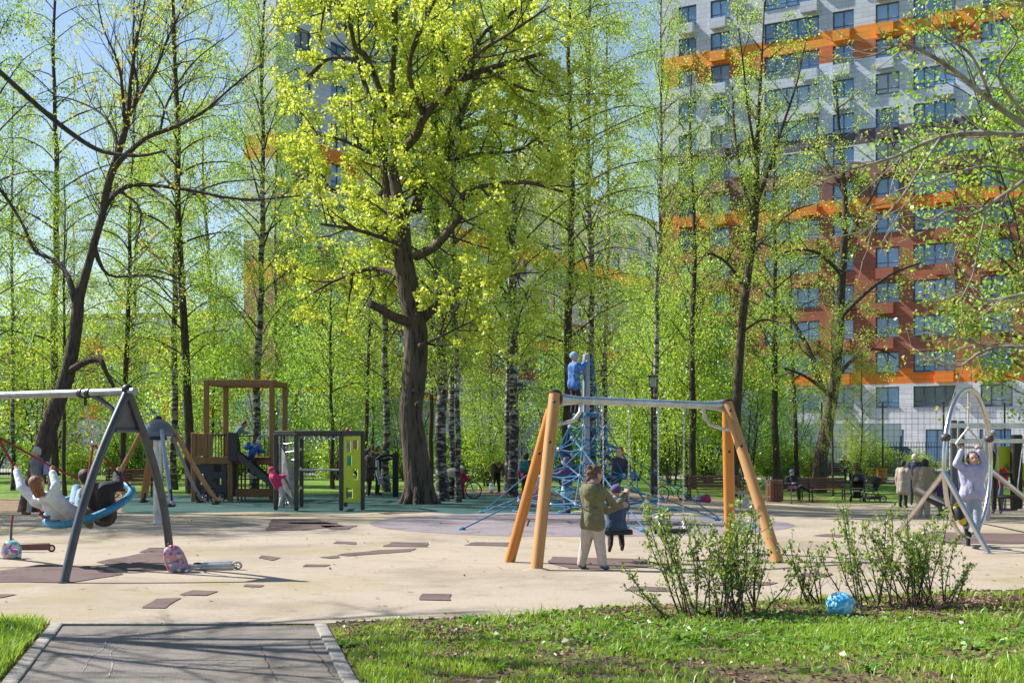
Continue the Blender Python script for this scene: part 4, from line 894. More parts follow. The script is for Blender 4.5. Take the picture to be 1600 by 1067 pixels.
def blades(name, n, x0, x1, y0, y1, hmin, hmax, mt, thr, wid=.006, seed=1, keep=None, lean=.5):
    x = ng.uniform(x0, x1, n); y = ng.uniform(y0, y1, n)
    d = .6 * vnoise(x, y, 1.1, seed) + .4 * vnoise(x, y, 3.7, seed + 1)
    k = (d > thr + ng.normal(0, .05, n)) & (y < edge_y(x) + ng.normal(0, .035, n))
    if keep is not None: k &= keep(x, y)
    x, y, d = x[k], y[k], d[k]; n = len(x)
    h = ng.uniform(hmin, hmax, n) * (.55 + 1.1 * np.clip((d - thr) * 2.4, 0, 1)); a = ng.uniform(0, 2 * np.pi, n); l = ng.uniform(.1, lean, n) * h * 1.6; w_ = wid * ng.uniform(.6, 1.4, n); b = ng.uniform(0, 2 * np.pi, n)
    c = np.stack([x, y, np.full(n, .004)], 1); side = np.stack([np.cos(b), np.sin(b), 0 * b], 1) * w_[:, None]; ln = np.stack([np.cos(a), np.sin(a), 0 * a], 1) * l[:, None]
    up = np.array([0, 0, 1.])[None]
    mid = c + ln * .35 + up * (h * .6)[:, None]; tip = c + ln + up * h[:, None]
    v = np.stack([c - side, c + side, mid + side * .8, mid - side * .8, tip - side * .12, tip + side * .12], 1).reshape(-1, 3)
    i = np.arange(n)[:, None] * 6; q = np.concatenate([i + np.array([[0, 1, 2, 3]]), i + np.array([[3, 2, 5, 4]])])
    return tag(np_mesh(name, v, q, mt), "short fresh green grass of the front lawn" if x0 > -3 else "tuft of lush grass in the bottom left corner", "grass", kind="stuff")
M['grass'] = leaf_mat("grass_blade", (.17, .28, .02), (.42, .54, .06), (.5, .68, .05), .42)
M['grass2'] = leaf_mat("broad_weed_leaf", (.10, .22, .02), (.20, .36, .04), (.28, .5, .04), .4)
M['litter'] = leaf_mat("dry_leaf", (.09, .05, .03), (.34, .22, .15), (.3, .18, .1), .15)
def kp(x, y):
    k1 = PG(500, 978); k2 = PG(546, 1067); return x > np.interp(y, [k2.y - 4, k2.y, k1.y], [k2.x + .4, k2.x + .09, k1.x + .09])
def kpl(x, y):
    k1 = PG(88, 978); k2 = PG(18, 1067); return x < np.interp(y, [k2.y, k1.y], [k2.x - .09, k1.x - .09])
def nomulch(x, y):  # few blades under the bushes
    m1 = np.exp(-(((x - 2.1) / 1.15) ** 2 + ((y - 12.2) / .42) ** 2)) + np.exp(-(((x - 3.9) / 1.1) ** 2 + ((y - 12.55) / .45) ** 2)) + 1.0 * np.exp(-(((x - 5.1) / .6) ** 2 + ((y - 13.2) / .45) ** 2)) + .8 * np.exp(-(((x + .55) / .45) ** 2 + ((y - 11.0) / .45) ** 2)) + .7 * np.exp(-(((x - 4.7) / .35) ** 2 + ((y - 11.2) / .2) ** 2))
    return kp(x, y) & (ng.random(len(x)) > m1 * 1.05)
blades("lawn_grass", 110000, -1.8, 6.6, 8.2, 14.2, .025, .065, M['grass'], .43, .0045, 3, nomulch)
blades("lawn_grass", 26000, -1.8, 6.6, 8.2, 14.2, .06, .12, M['grass'], .56, .0055, 9, nomulch, .6)
blades("corner_grass", 22000, -5.8, -3.2, 8.2, 11.9, .05, .12, M['grass'], .28, .006, 5, kpl)
def flatleaves(name, n, cx, cy, sx, sy, size, mt, label, cat, seed=0, z=.012, uniform=False, keepf=None):
    r = np.random.default_rng(seed)
    x = r.uniform(cx - sx, cx + sx, n) if uniform else r.normal(cx, sx, n); y = r.uniform(cy - sy, cy + sy, n) if uniform else r.normal(cy, sy, n)
    k = y < edge_y(x) + .03
    if keepf is not None: k &= keepf(x, y)
    x, y = x[k], y[k]; n = len(x); a = r.normal(size=(n, 3)); a[:, 2] *= .35; a /= np.linalg.norm(a, axis=1)[:, None]; b = r.normal(size=(n, 3)); b[:, 2] *= .35; b -= a * (a * b).sum(1)[:, None]; b /= np.linalg.norm(b, axis=1)[:, None]
    C = np.stack([x, y, z + r.uniform(0, .02, n)], 1); s = size * r.uniform(.5, 1.5, (n, 1)); nn = np.cross(a, b) * s * .18
    v = np.stack([C - a * s * .5, C + b * s * .33 + nn, C + a * s * .5, C - b * s * .33 + nn], 1).reshape(-1, 3)
    return tag(np_mesh(name, v, np.arange(n * 4).reshape(-1, 4), mt), label, cat, kind="stuff")
flatleaves("leaf_litter", 9000, 2.1, 12.2, .9, .36, .05, M['litter'], "brown dead leaves and wood chips under the left front bush", "leaf litter", 1)
flatleaves("leaf_litter", 11000, 4.1, 12.6, 1.0, .42, .05, M['litter'], "brown dead leaves under the right front bush and at the lawn's right end", "leaf litter", 2)
flatleaves("leaf_litter", 5500, 5.2, 13.0, .7, .5, .06, M['litter'], "reddish dry leaf litter beside the right front bush", "leaf litter", 6)
flatleaves("leaf_litter", 6500, 2.6, 10.6, 4.2, 2.0, .045, M['litter'], "scattered dry leaves and twigs across the front lawn", "leaf litter", 3, uniform=True, keepf=kp)
flatleaves("leaf_litter", 1500, -.6, 11.0, .4, .35, .035, M['litter'], "dry crumbs and leaves on the bare soil patch beside the path", "leaf litter", 4, keepf=kp)
flatleaves("ground_weeds", 5200, 2.4, 11.2, 1.6, .9, .055, M['grass2'], "low broad-leaved weeds in the front lawn", "weeds", 5, z=.03, keepf=kp)
# dandelion rosettes
def rosette(label, x, y, s):
    r = np.random.default_rng(int(abs(x * 1000))); v = []; q = []; n = int(18 + 10 * s)
    for i in range(n):
        a = r.uniform(0, 6.28); e = r.uniform(.1, .8); L_ = s * r.uniform(.055, .11); w_ = s * .012; d = np.array([math.cos(a) * math.cos(e), math.sin(a) * math.cos(e), math.sin(e)]); sd_ = np.array([-math.sin(a), math.cos(a), 0]) * w_
        p = np.array([x, y, .004]); k = len(v)
        v += [p - sd_ * .3, p + sd_ * .3, p + d * L_ * .6 + sd_, p + d * L_ * .6 - sd_, p + d * L_ + sd_ * .3 - [0, 0, L_ * .2], p + d * L_ - sd_ * .3 - [0, 0, L_ * .2]]
        q += [[k, k + 1, k + 2, k + 3], [k + 3, k + 2, k + 4, k + 5]]
    tag(np_mesh("dandelion_plant", np.array(v), np.array(q), M['grass2']), label, "plant", "leafy weed rosettes in the front lawn")
for (px, py, s, lb) in ((735, 973, 1.6, "weed rosette at the lawn's back edge, left of the wooden swing"), (672, 983, 1.0, "small weed rosette near the path corner of the lawn"), (1065, 1000, 1.9, "large leafy weed rosette below the left front bush"), (1100, 965, 1.7, "tall weed rosette at the foot of the left front bush"),
                        (860, 968, 1.5, "leafy weed rosette at the lawn edge midway between path and bush"), (1410, 985, 1.4, "weed rosette in front of the right bush"), (640, 1040, 1.2, "weed rosette close to the path kerb near the bottom"), (960, 1020, 1.3, "weed rosette in the middle of the front lawn"),
                        (1240, 1010, 1.2, "weed rosette below the blue ball"), (540, 1010, 1.3, "weed rosette right against the path kerb"), (780, 1045, 1.1, "weed rosette low in the lawn right of the path"), (1525, 1015, 1.4, "weed rosette towards the bottom right corner"), (1360, 1050, 1.2, "weed rosette at the bottom edge under the right bush")):
    p = PG(px, py); rosette(lb, p.x, p.y, s)
# upright thin-stemmed bushes
def frontbush(label, stems, seed, dens=1.0):
    wd = Wood(seed); c = PG(*stems[0][:2]); b = E("front_bush", (c.x, c.y, 0), label, "bush")
    for (px, py, tx, ty, dd) in stems:
        p = PG(px, py) - V(c.x, c.y, 0); tip = AT(tx, ty, c.y + dd) - V(c.x, c.y, 0); d = tip - p; L_ = d.length
        P, D = wd.limb(p - V(0, 0, .03), d + V(wd.U(-.1, .1), wd.U(-.1, .1), .1), L_, .0095, .003, 8, .09, .05, 5)
        # pull the stem so that it ends at its tip
        for j in range(1, 9):
            pass
        for k in range(int(9 * L_ * 1.2)):
            t = .22 + .78 * (k + wd.U(0, 1)) / (9 * L_ * 1.2); t = min(.99, t); i = min(7, int(t * 8)); q = P[i].lerp(P[i + 1], t * 8 - i)
            Q, E_ = wd.limb(q, wd.side(D[i], wd.U(.4, .95)), wd.U(.08, .3) * (1.3 - .6 * t), .0035, .0015, 4, .15, .5, 3)
            for j in range(1, 5):
                if wd.U(0, 1) < (.05 + .95 * t) * dens: wd.leafpts(Q[j], 4, .018)
        for j in range(2, 9):
            if wd.U(0, 1) < dens: wd.leafpts(P[j], 4 if j > 3 else 2, .014)
    wd.m.build("stems", M['twig'], b); wd.leaves("foliage", M['leaf_bush'], .037, b, .62, -.6)
    return b
rb = random.Random(9)
st = []
for i in range(30):
    bx = rb.uniform(1060, 1195); by = rb.uniform(955, 975); u = rb.random(); tx = bx + rb.uniform(-70, 45) + (-40 if bx < 1090 else 0); st.append((bx, by, tx, rb.uniform(800, 890), rb.uniform(-.35, .35)))
st += [(1060, 972, 985, 900, -.2), (1065, 965, 1000, 790, 0), (1070, 965, 1020, 800, .1), (1090, 962, 1060, 805, .2), (1110, 968, 1100, 820, .1), (1050, 975, 975, 880, -.3), (1190, 960, 1235, 880, .1), (1040, 978, 985, 940, -.2), (1150, 962, 1165, 800, .2), (1175, 960, 1200, 860, 0)]
frontbush("left front bush of thin upright stems with fresh leaves, before the wooden swing", st, 51)
st = []
for i in range(30):
    bx = rb.uniform(1345, 1480); by = rb.uniform(942, 960); tx = bx + rb.uniform(-65, 50); st.append((bx, by, tx, rb.uniform(790, 890), rb.uniform(-.35, .35)))
st += [(1350, 955, 1285, 830, 0), (1345, 952, 1290, 800, .1), (1360, 950, 1320, 790, .2), (1390, 950, 1370, 800, 0), (1470, 948, 1520, 880, 0), (1475, 946, 1490, 830, .1), (1330, 955, 1275, 860, -.1), (1490, 945, 1525, 910, 0)]
frontbush("right front bush of thin upright stems with small fresh leaves, beside the blue ball", st, 52)
st = [(1235 + rb.uniform(-20, 55), 948, 1225 + rb.uniform(-20, 75), rb.uniform(830, 915), rb.uniform(-.2, .2)) for i in range(11)]
frontbush("small sparse bush of a few thin stems between the two larger front bushes", st, 53, .6)
# blue ball
def ballmat():
    m, t, b = nodes("blue_ball_plastic"); L = t.links.new; tc = N(t, "ShaderNodeTexCoord"); vo = N(t, "ShaderNodeTexNoise"); vo.inputs["Scale"].default_value = 13; vo.inputs["Detail"].default_value = 3; vo.inputs["Distortion"].default_value = 1.5; L(tc.outputs["Object"], vo.inputs[0])
    rp = ramp(t, [(.3, (.02, .25, .55)), (.45, (.05, .45, .8)), (.56, (.3, .7, .9)), (.7, (.7, .88, .95))]); L(vo.outputs[0], rp.inputs[0]); L(rp.outputs[0], b.inputs["Base Color"]); b.inputs["Roughness"].default_value = .2; b.inputs["Subsurface Weight"].default_value = .3
    bp = N(t, "ShaderNodeBump"); bp.inputs["Strength"].default_value = .9; bp.inputs["Distance"].default_value = .03; L(vo.outputs[0], bp.inputs["Height"]); L(bp.outputs[0], b.inputs["Normal"]); return m
p = PG(1313, 965); m = MB(); m.sph((0, 0, .125), (.138, .13, .125), 28, 18)
o = m.build("blue_ball", ballmat()); o.location = p; tag(o, "shiny crinkled blue ball lying in the grass between the front bushes", "ball")

# ================================================================== SWING SET LEFT (steel)
def col_b(v): return V(v.x, v.y, G(v.x, v.y))
apex = AT(199, 612, 16.3); f1 = PG(100, 912); f2 = PG(268, 889); bardir = V(-.87, .48, 0).normalized()
apex2 = apex + bardir * 3.9
sw = E("steel_swing_frame", V(apex.x, apex.y, 0), "grey steel swing frame with curved A-legs and a round crossbar at the left", "swing frame")
def aleg(a, f, mt, nm="leg", r=.054, bow=.12):
    d = f - a; out = V(d.x, d.y, 0).normalized(); P = []
    for i in range(13):
        t = i / 12; p = a.lerp(f, t) + out * bow * math.sin(math.pi * t) ** 1.0; P.append(p)
    m = MB(); m.tube(P, r, 14); fo = m.build(nm, mt, sw, world=True)
    m = MB(); m.tube([f + V(0, 0, .0), f + V(0, 0, .02)], r * 1.25, 14); m.build("foot_plate", M['greymetal'], fo, world=True).parent = fo
    return fo
for (A, dx) in ((apex, V(0, 0, 0)), (apex2, apex2 - apex)):
    for f in (f1, f2):
        ff = f + dx; ff.z = .012; d = ff - A; out = V(d.x, d.y, 0).normalized() + (V(.45, 0, 0) if f is f2 else V(-.2, 0, 0))
        m = MB(); m.tube([A.lerp(ff, i / 12) + out * .10 * math.sin(math.pi * i / 12) for i in range(13)] , .054, 14)
        m.tube([ff + V(0, 0, .001), ff + V(0, 0, .02)], .07, 14); m.build("leg", M['greymetal'], sw, world=True)
    # gusset plate between the legs
    q1 = A.lerp(f1 + dx, .05); q2 = A.lerp(f2 + dx, .05); q3 = A.lerp(f2 + dx, .21) + V(0, .03, 0); q4 = A.lerp(f1 + dx, .21)
    m = MB(); m.prism([q1, q2, q3, q4], bardir * .012); m.build("gusset_plate", M['platemet'] if 'platemet' in M else M['greymetal'], sw, smooth=False, world=True)
    m = MB(); m.tube([q4, q3], .03, 8); m.build("tie_bar", M['greymetal'], sw, world=True)
    m = MB(); m.sph(A + V(0, 0, .03), (.075, .075, .07), 14, 8); m.build("joint_cap", M['darkmetal'], sw, world=True)
bm_ = MB(); bm_.tube([apex - bardir * .13, apex2 + bardir * .13], .052, 16); bm_.build("crossbar", M['bargrey'], sw, world=True)
def barpt(s, dz=0): return apex + bardir * s + V(0, 0, dz)
hangR, hangL = .75, 2.75
for h in (hangR, hangL):
    m = MB()
    for o_ in (-.07, .07): m.tube([barpt(h + o_ - .03), barpt(h + o_ + .03)], .066, 14)
    m.tube([barpt(h, -.05), barpt(h, -.16)], .022, 8); m.build("hanger", M['darkmetal'], sw, world=True)
m = MB(); m.tube([barpt(.62, -.04), barpt(.45, -.10), barpt(.28, -.2), barpt(.16, -.34)], [.035, .03, .03, .03], 8); m.build("brace", M['greymetal'], sw, world=True)
# nest swing seat
ctr = AT(139, 788, 17.6); nrm = (barpt(1.5) - ctr).normalized(); RQ = nrm.to_track_quat('Z', 'Y').to_matrix()
ns = E("nest_swing_seat", ctr, "round nest swing seat with a blue padded ring, red net and red ropes", "swing seat")
xa = (bardir * -1); xa = (xa - nrm * xa.dot(nrm)).normalized(); ya = nrm.cross(xa)
def nestp(a, r, h=0): return ctr + xa * (r * math.cos(a)) + ya * (r * math.sin(a)) + nrm * h
m = MB(); m.tube([nestp(2 * math.pi * i / 48, .60) for i in range(48)], .052, 12, closed=True); m.build("padded_ring", M['ringblue'], ns, world=True)
m = MB()
for k in range(5):
    r = .12 + .11 * k; m.tube([nestp(2 * math.pi * i / 24, r, -.10 * (1 - (r / .6) ** 2)) for i in range(24)], .011, 5, closed=True)
for k in range(12):
    a = 2 * math.pi * k / 12; m.tube([nestp(a + .13 * math.sin(r * 20), r, -.10 * (1 - (r / .6) ** 2)) for r in (.05, .12, .23, .34, .45, .56, .6)], .011, 5)
m.build("net", M['rope_red'], ns, world=True)
for s_, h in ((0, hangR), (math.pi, hangL)):
    top = barpt(h, -.16); J = AT(146, 692, 17.1) if s_ == 0 else AT(-4, 682, 17.65)
    m = MB(); m.tube([top, top.lerp(J, .5) + V(0, 0, -.01), J], .014, 6); m.build("chain", M['galv'], ns, world=True)
    for e in (-.95, .95):
        m = MB(); q = nestp(s_ + e, .6, .03); m.tube([J, J.lerp(q, .5) - V(0, 0, .025), q], .016, 6); m.sph(q, .04, 8, 6); m.build("rope", M['rope_red'], ns, world=True)
    m = MB(); m.sph(J, .035, 8, 6); m.build("shackle", M['galv'], ns, world=True)

# ================================================================== WOODEN SWING
ws = E("wooden_swing_frame", V(2.0, 18, 0), "orange wooden swing frame with four log legs and a galvanised crossbar", "swing frame")
def post(a, b, r, name, mt, par, capc=None, n=12):
    a, b = Vector(a), Vector(b); L_ = (b - a).length
    m = MB(); seg = 10; P = [V(0, 0, L_ * i / seg) for i in range(seg + 1)]; m.tube(P, [r * 1.02] + [r] * (seg - 1) + [r * .97], n)
    o = m.build(name, mt, par); loc = a - par.location; o.location = loc; o.rotation_mode = 'QUATERNION'; o.rotation_quaternion = (b - a).to_track_quat('Z', 'Y')
    if capc:
        c = MB(); c.tube([V(0, 0, L_ - .002), V(0, 0, L_ + .02), V(0, 0, L_ + .045), V(0, 0, L_ + .055)], [r * 1.12, r * 1.12, r * .8, r * .2], n); c.build("post_cap", capc, o)
    return o
Lt = AT(867, 617, 17.45); Rt = AT(1134, 630, 19.0)
legs = [(PG(838, 892), Lt + V(0, 0, .02), .082, True), (PG(796, 879), AT(861, 640, 17.62), .075, False), (PG(1216, 880), Rt + V(-.0, -.1, 0), .082, True), (PG(1141, 864), AT(1137, 642, 19.2), .085, False)]
for f, t, r, cp in legs:
    o = post(f + V(0, 0, .012), t, r, "leg", M['wood_or'] if not cp else M['wood_or2'] if 'wood_or2' in M else M['wood_or'], ws, M['black'] if cp else None)
    b = MB(); 
    for tt in (.72, .95):
        q = f.lerp(t, tt); b.sph(q + V(0, -r * .98, 0), (.022, .016, .022), 8, 6)
    b.build("bolt", M['darkmetal'], ws, world=True)
m = MB(); m.tube([PG(838, 892) + V(0, 0, .012), PG(838, 892) + V(0, 0, .04)], [.2, .1], 14); m.build("foot_mound", M['sand'], ws, world=True)
la = Lt + V(.06, .03, -.06); ra = Rt + V(-.06, -.05, -.04)
bd = (ra - la).normalized(); L_ = (ra - la).length
m = MB(); m.tube([la, la + bd * .12, la + bd * .3, ra - bd * .3, ra - bd * .12, ra], [.095, .075, .055, .055, .075, .095], 16); m.build("crossbar", M['galv'], ws, world=True)
for s_, q, ft_ in ((1, la, AT(868, 661, 17.5)), (-1, ra, AT(1141, 671, 19.05))):
    st_ = q + bd * s_ * .36 + V(0, 0, -.03)
    m = MB(); m.tube([st_, st_ + V(0, 0, -.14) - bd * s_ * .02, st_ + V(0, 0, -.25) - bd * s_ * .12, ft_ + bd * s_ * .12 + V(0, 0, -.0), ft_], .026, 10); m.sph(st_, .05, 10, 6); m.build("brace", M['galv'], ws, world=True)
def chain(m, a, b, r=.0042, ln=.042):
    a, b = Vector(a), Vector(b); n = max(1, int((b - a).length / (ln * .8))); d = (b - a).normalized(); q = d.to_track_quat('Z', 'Y').to_matrix()
    for i in range(n):
        c = a.lerp(b, (i + .5) / n); pts = []
        for k in range(8):
            A = 2 * math.pi * k / 8; p = V(math.cos(A) * .011, 0, math.sin(A) * ln * .52); p = Matrix.Rotation(math.pi / 2 * (i % 2), 3, 'Z') @ p; pts.append(c + q @ p)
        m.tube(pts, r, 4, closed=True)
def swingseat(label, s0, s1_, seatz, drop=V(0, 0, 0)):
    a = la + bd * s0; b_ = la + bd * s1_; c = (a + b_) / 2 + drop; c.z = seatz; b = E("swing_seat", c, label, "swing seat", None, math.atan2(bd.y, bd.x))
    w_ = (s1_ - s0)
    m = MB(); m.bbox((0, 0, 0), (w_, .17, .035), .014); m.bbox((0, -.085, -.03), (w_ * .98, .02, .055), .006); m.bbox((0, .085, -.03), (w_ * .98, .02, .055), .006); m.build("seat", M['black'], b)
    for s_, tp in ((-1, a), (1, b_)):
        m = MB(); ee = c + bd * s_ * (w_ / 2 - .02); f_ = ee + V(0, 0, .12)
        chain(m, tp + V(0, 0, -.1), f_); chain(m, f_, ee + V(0, -.07, 0)); chain(m, f_, ee + V(0, .07, 0)); m.build("chain", M['galv'], b, world=False) if False else None
        o = m.build("chain", M['galv'], None); o.parent = b; o.matrix_parent_inverse = b.matrix_basis.inverted()
        h = MB(); h.tube([tp + V(0, 0, -.05), tp + V(0, 0, -.13)], .018, 8); h.sph(tp + V(0, 0, -.14), .025, 8, 6); o = h.build("swivel", M['galv'], None); o.parent = b; o.matrix_parent_inverse = b.matrix_basis.inverted()
    return c
seatA = swingseat("black rubber swing seat the child in blue sits on", .72, 1.18, .46)
seatB = swingseat("empty black swing seat half hidden behind the front bush", 1.68, 2.16, .44)

# ================================================================== ROPE PYRAMID
pc = PG(916, 817); rp_ = E("rope_pyramid", pc, "tall climbing pyramid of blue ropes around a grey steel mast", "climbing net")
m = MB(); m.tube([(0, 0, 0), (0, 0, 3.62), (0, 0, 3.66), (0, 0, 3.68)], [.078, .078, .065, .02], 18); m.build("mast", M['mastgrey'] if 'mastgrey' in M else M['galv'], rp_)
lev = [(3.58, .13), (2.36, .27), (2.10, .42), (1.60, .70), (1.05, 1.08), (.50, 1.70)]
na = 6; off = .35
def pp(l, k, dz=0, f=1.0):
    z, r = lev[l]; a = off + 2 * math.pi * k / na; rr = r * (1.12 if int(k) % 2 == 0 else .92) * f
    return V(rr * math.cos(a), rr * math.sin(a) * .98, z + dz)
anch = [V(PG(722, 829).x - pc.x, PG(722, 829).y - pc.y, .03), V(PG(752, 802).x - pc.x, PG(752, 802).y - pc.y, .03), V(2.3, 3.6, .03), V(3.3, -1.9, .03), V(3.0, .9, .03), V(-.4, 4.2, .03), V(-3.2, .3, .03), V(.9, -3.2, .03)]
anch.sort(key=lambda v: math.atan2(v.y, v.x) % (2 * math.pi))
def rope(pts, r=.0125, n=6): m = MB(); m.tube(pts, r, n); return m
ed = MB()
nodesp = []
for k in range(na):
    P = [pp(l, k) for l in range(len(lev))]; d0 = (k + .001)
    a = off + 2 * math.pi * k / na; best = min(anch, key=lambda v: abs((math.atan2(v.y, v.x) - a + math.pi) % (2 * math.pi) - math.pi))
    m = MB(); m.tube(P, .014, 6); 
    m.tube([P[-1], best], .014, 6); 
    if k % 2 == 0: m.tube([P[3] + V(0, 0, 0), best + V(.05, .02, .02)], .014, 6)
    m.sph(best, (.07, .07, .05), 8, 6)
    m.build("guy_rope", M['rope_blue'], rp_)
    nodesp += P[1:]
for l in range(1, len(lev)):
    m = MB()
    for k in range(na):
        a, b = pp(l, k), pp(l, (k + 1) % na); m.tube([a, (a + b) / 2 - V(0, 0, .05), b], .0155, 6)
    m.build("ring_rope", M['rope_blue'], rp_)
    # slanting ropes between this level and the next, and spokes to the inside
    if l < len(lev) - 1:
        m = MB()
        for k in range(na):
            a = pp(l, k); b = pp(l + 1, (k + 1) % na); mid = (pp(l, k, -.12, .7) + pp(l + 1, k, .1, .62)) / 2
            if l >= 2: m.tube([a, mid, pp(l + 1, (k + 1) % na)], .0155, 6); m.tube([a, (pp(l, k) + pp(l + 1, (k - 1) % na)) / 2 * .93, pp(l + 1, (k - 1) % na)], .0155, 6); nodesp.append(mid)
        if l >= 2: m.build("mesh_rope", M['rope_blue'], rp_)
    if l >= 3:
        m = MB()
        for k in range(0, na, 2):
            a = pp(l, k); b = pp(l, (k + 1) % na); c = V(0, 0, lev[l][0]); m.tube([a, c + (a - c) * .5 + V(0, 0, -.12), V(.1 * math.cos(k), .1 * math.sin(k), lev[l][0] + .25)], .0155, 6); nodesp.append(c + (a - c) * .5 + V(0, 0, -.12))
        for k in range(na): 
            c = V(0, 0, lev[l][0]); a = c + (pp(l, k) - c) * .5 + V(0, 0, -.12); b = c + (pp(l, (k + 1) % na) - c) * .5 + V(0, 0, -.12); m.tube([a, b], .0155, 6)
        m.build("inner_rope", M['rope_blue'], rp_)
m = MB(); m.tube([V(-1.6, -1.2, .32), V(-1.0, -1.9, .30), V(0, -2.0, .3), V(1.2, -1.7, .3), V(1.9, -.6, .32), V(1.7, .8, .3), V(.2, 1.9, .3), V(-1.5, 1.2, .3)], .0155, 6, closed=True); m.build("ring_rope", M['rope_blue'], rp_)
cl = MB(); cl.tube([(0, 0, -.045), (0, 0, -.03), (0, 0, .03), (0, 0, .045)], [.015, .034, .034, .015], 8); c0 = cl.build("rope_clamp", M['clamp'], rp_)
for i, q in enumerate(nodesp[:90]):
    c = c0 if i == 0 else c0.copy()
    if i: col.objects.link(c); c.parent = rp_
    c.location = q; c.rotation_euler = (rnd.uniform(-.6, .6), rnd.uniform(-.6, .6), 0)
for k in range(12):
    pass
m = MB(); m.tube([V(.26 * math.cos(a * math.pi / 8), .26 * math.sin(a * math.pi / 8), 2.36) for a in range(16)], .03, 8, closed=True)
for k in range(8): m.tube([V(.11 * math.cos(k * math.pi / 4), .11 * math.sin(k * math.pi / 4), 2.40), V(.26 * math.cos(k * math.pi / 4), .26 * math.sin(k * math.pi / 4), 2.36)], .018, 6)
m.build("foot_ring", M['rope_blue'], rp_)
# ================================================================== DOME CAROUSEL (left, behind the nest swing)
p0 = PG(247, 818); cr = E("dome_carousel", p0, "hanging carousel with a grey dome on a steel column and five arms", "carousel")
S_ = F / p0.y
m = MB(); m.tube([(0, 0, 0), (0, 0, 2.05)], .10, 16); m.tube([(0, 0, 0), (0, 0, .03)], .16, 16); m.build("column", M['galv'], cr)
m = MB(); m.tube([(0, 0, 1.88), (0, 0, 1.93), (0, 0, 2.05), (0, 0, 2.16), (0, 0, 2.24), (0, 0, 2.27)], [.37, .37, .33, .24, .13, .03], 24); m.build("dome", mat("dome_grey", (.13, .14, .155), .45, .2), cr)
m = MB(); m.tube([(0, 0, 1.80), (0, 0, 2.1)], [.2, .1], 14); m.build("hub", mat("hub_blue", (.03, .07, .17), .5), cr)
m = MB(); m.sph((0, 0, 2.28), (.09, .09, .05), 12, 6); m.build("cap", M['darkmetal'], cr)
for i, (a, kind) in enumerate(((4, 'w'), (-62, 'm'), (176, 'w'), (120, 'w'), (58, 'm'))):
    a = R(a); d = V(math.cos(a), math.sin(a), 0)
    P = [d * .22 + V(0, 0, 2.12), d * .38 + V(0, 0, 1.95), d * .62 + V(0, 0, 1.5), d * .88 + V(0, 0, 1.04), d * 1.1 + V(0, 0, .70), d * 1.24 + V(0, 0, .52), d * 1.38 + V(0, 0, .48)]
    m = MB(); m.tube(P, [.07, .08, .085, .085, .085, .075, .03] if kind == 'w' else [.045] * 7, 10, flat=.6); ar = m.build("arm", M['wood_grey'] if kind == 'w' else M['mastgrey'], cr)
    b = MB(); c = d * 1.22 + V(0, 0, .50); b.bbox(c - V(0, 0, .06), (.16, .16, .06), .02); b.ring(c + V(0, 0, .12) - d * .04, .09, .018, d.cross(V(0, 0, 1)), 16, 6, sx=.8, sy=1.7); b.build("foothold", M['black'], ar)

# ================================================================== WOODEN PLAY TOWER
Dt = PG(330, 784).y; kx = Dt / F; t0 = AT(300, 784, Dt); tower = E("wooden_play_tower", V(t0.x, t0.y, 0), "brown wooden play tower with a tall post frame, dark hut panel and black slide", "play tower")
def X(px, D=Dt): return (px - 800) * D / F - t0.x
def Z(py, D=Dt): return CH - (py - HZ) * D / F
def wpost(nm, px, py0, py1, y, w_=.15, mt='wood_br', par=tower):
    m = MB(); z0 = max(0., Z(py0)); z1 = Z(py1); m.bbox((X(px), y, (z0 + z1) / 2), (w_, w_, z1 - z0), .012); return m.build(nm, M[mt], par)
for px, y0, y1, y in ((303, 786, 676, 0), (360, 786, 676, 0), (303, 786, 678, 1.5), (319, 786, 593, .3), (331, 786, 596, 1.9), (422, 786, 593, .3), (428, 786, 596, 1.9)): wpost("post", px, y0, y1, y)
def beam(a, b, w_, h_, par=tower, nm="beam", mt='wood_br'):
    a, b = Vector(a), Vector(b); d = b - a; q = d.to_track_quat('X', 'Z').to_matrix(); m = MB(); m.bbox((a + b) / 2, (d.length, w_, h_), .01, q); return m.build(nm, M[mt], par)
z = Z(597); beam((X(315), .3, z), (X(430), .3, z), .13, .18); beam((X(327), 1.9, z), (X(432), 1.9, z), .13, .17); beam((X(319), .38, z - .005), (X(331), 1.82, z - .005), .12, .15); beam((X(422), .38, z - .005), (X(428), 1.82, z - .005), .12, .15)
zf = Z(715); m = MB()
for i in range(14): m.bbox((X(300) + .1 + i * .168, .95, zf), (.16, 1.75, .05), .006)
m.build("platform", M['wood_br'], tower)
beam((X(304), -.085, zf - .08), (X(362), -.085, zf - .08), .04, .22); beam((X(362), .2, zf - .1), (X(430), .2, zf - .1), .06, .2); beam((X(366), .2, Z(770)), (X(430), .2, Z(770)), .1, .26)
for i, px in enumerate((312, 320.5, 329)):
    m = MB(); m.bbox((X(px), -.03, (zf + Z(677)) / 2 + .02), (.155, .04, Z(677) - zf - .05), .006); m.build("plank", M['wood_br'], tower)
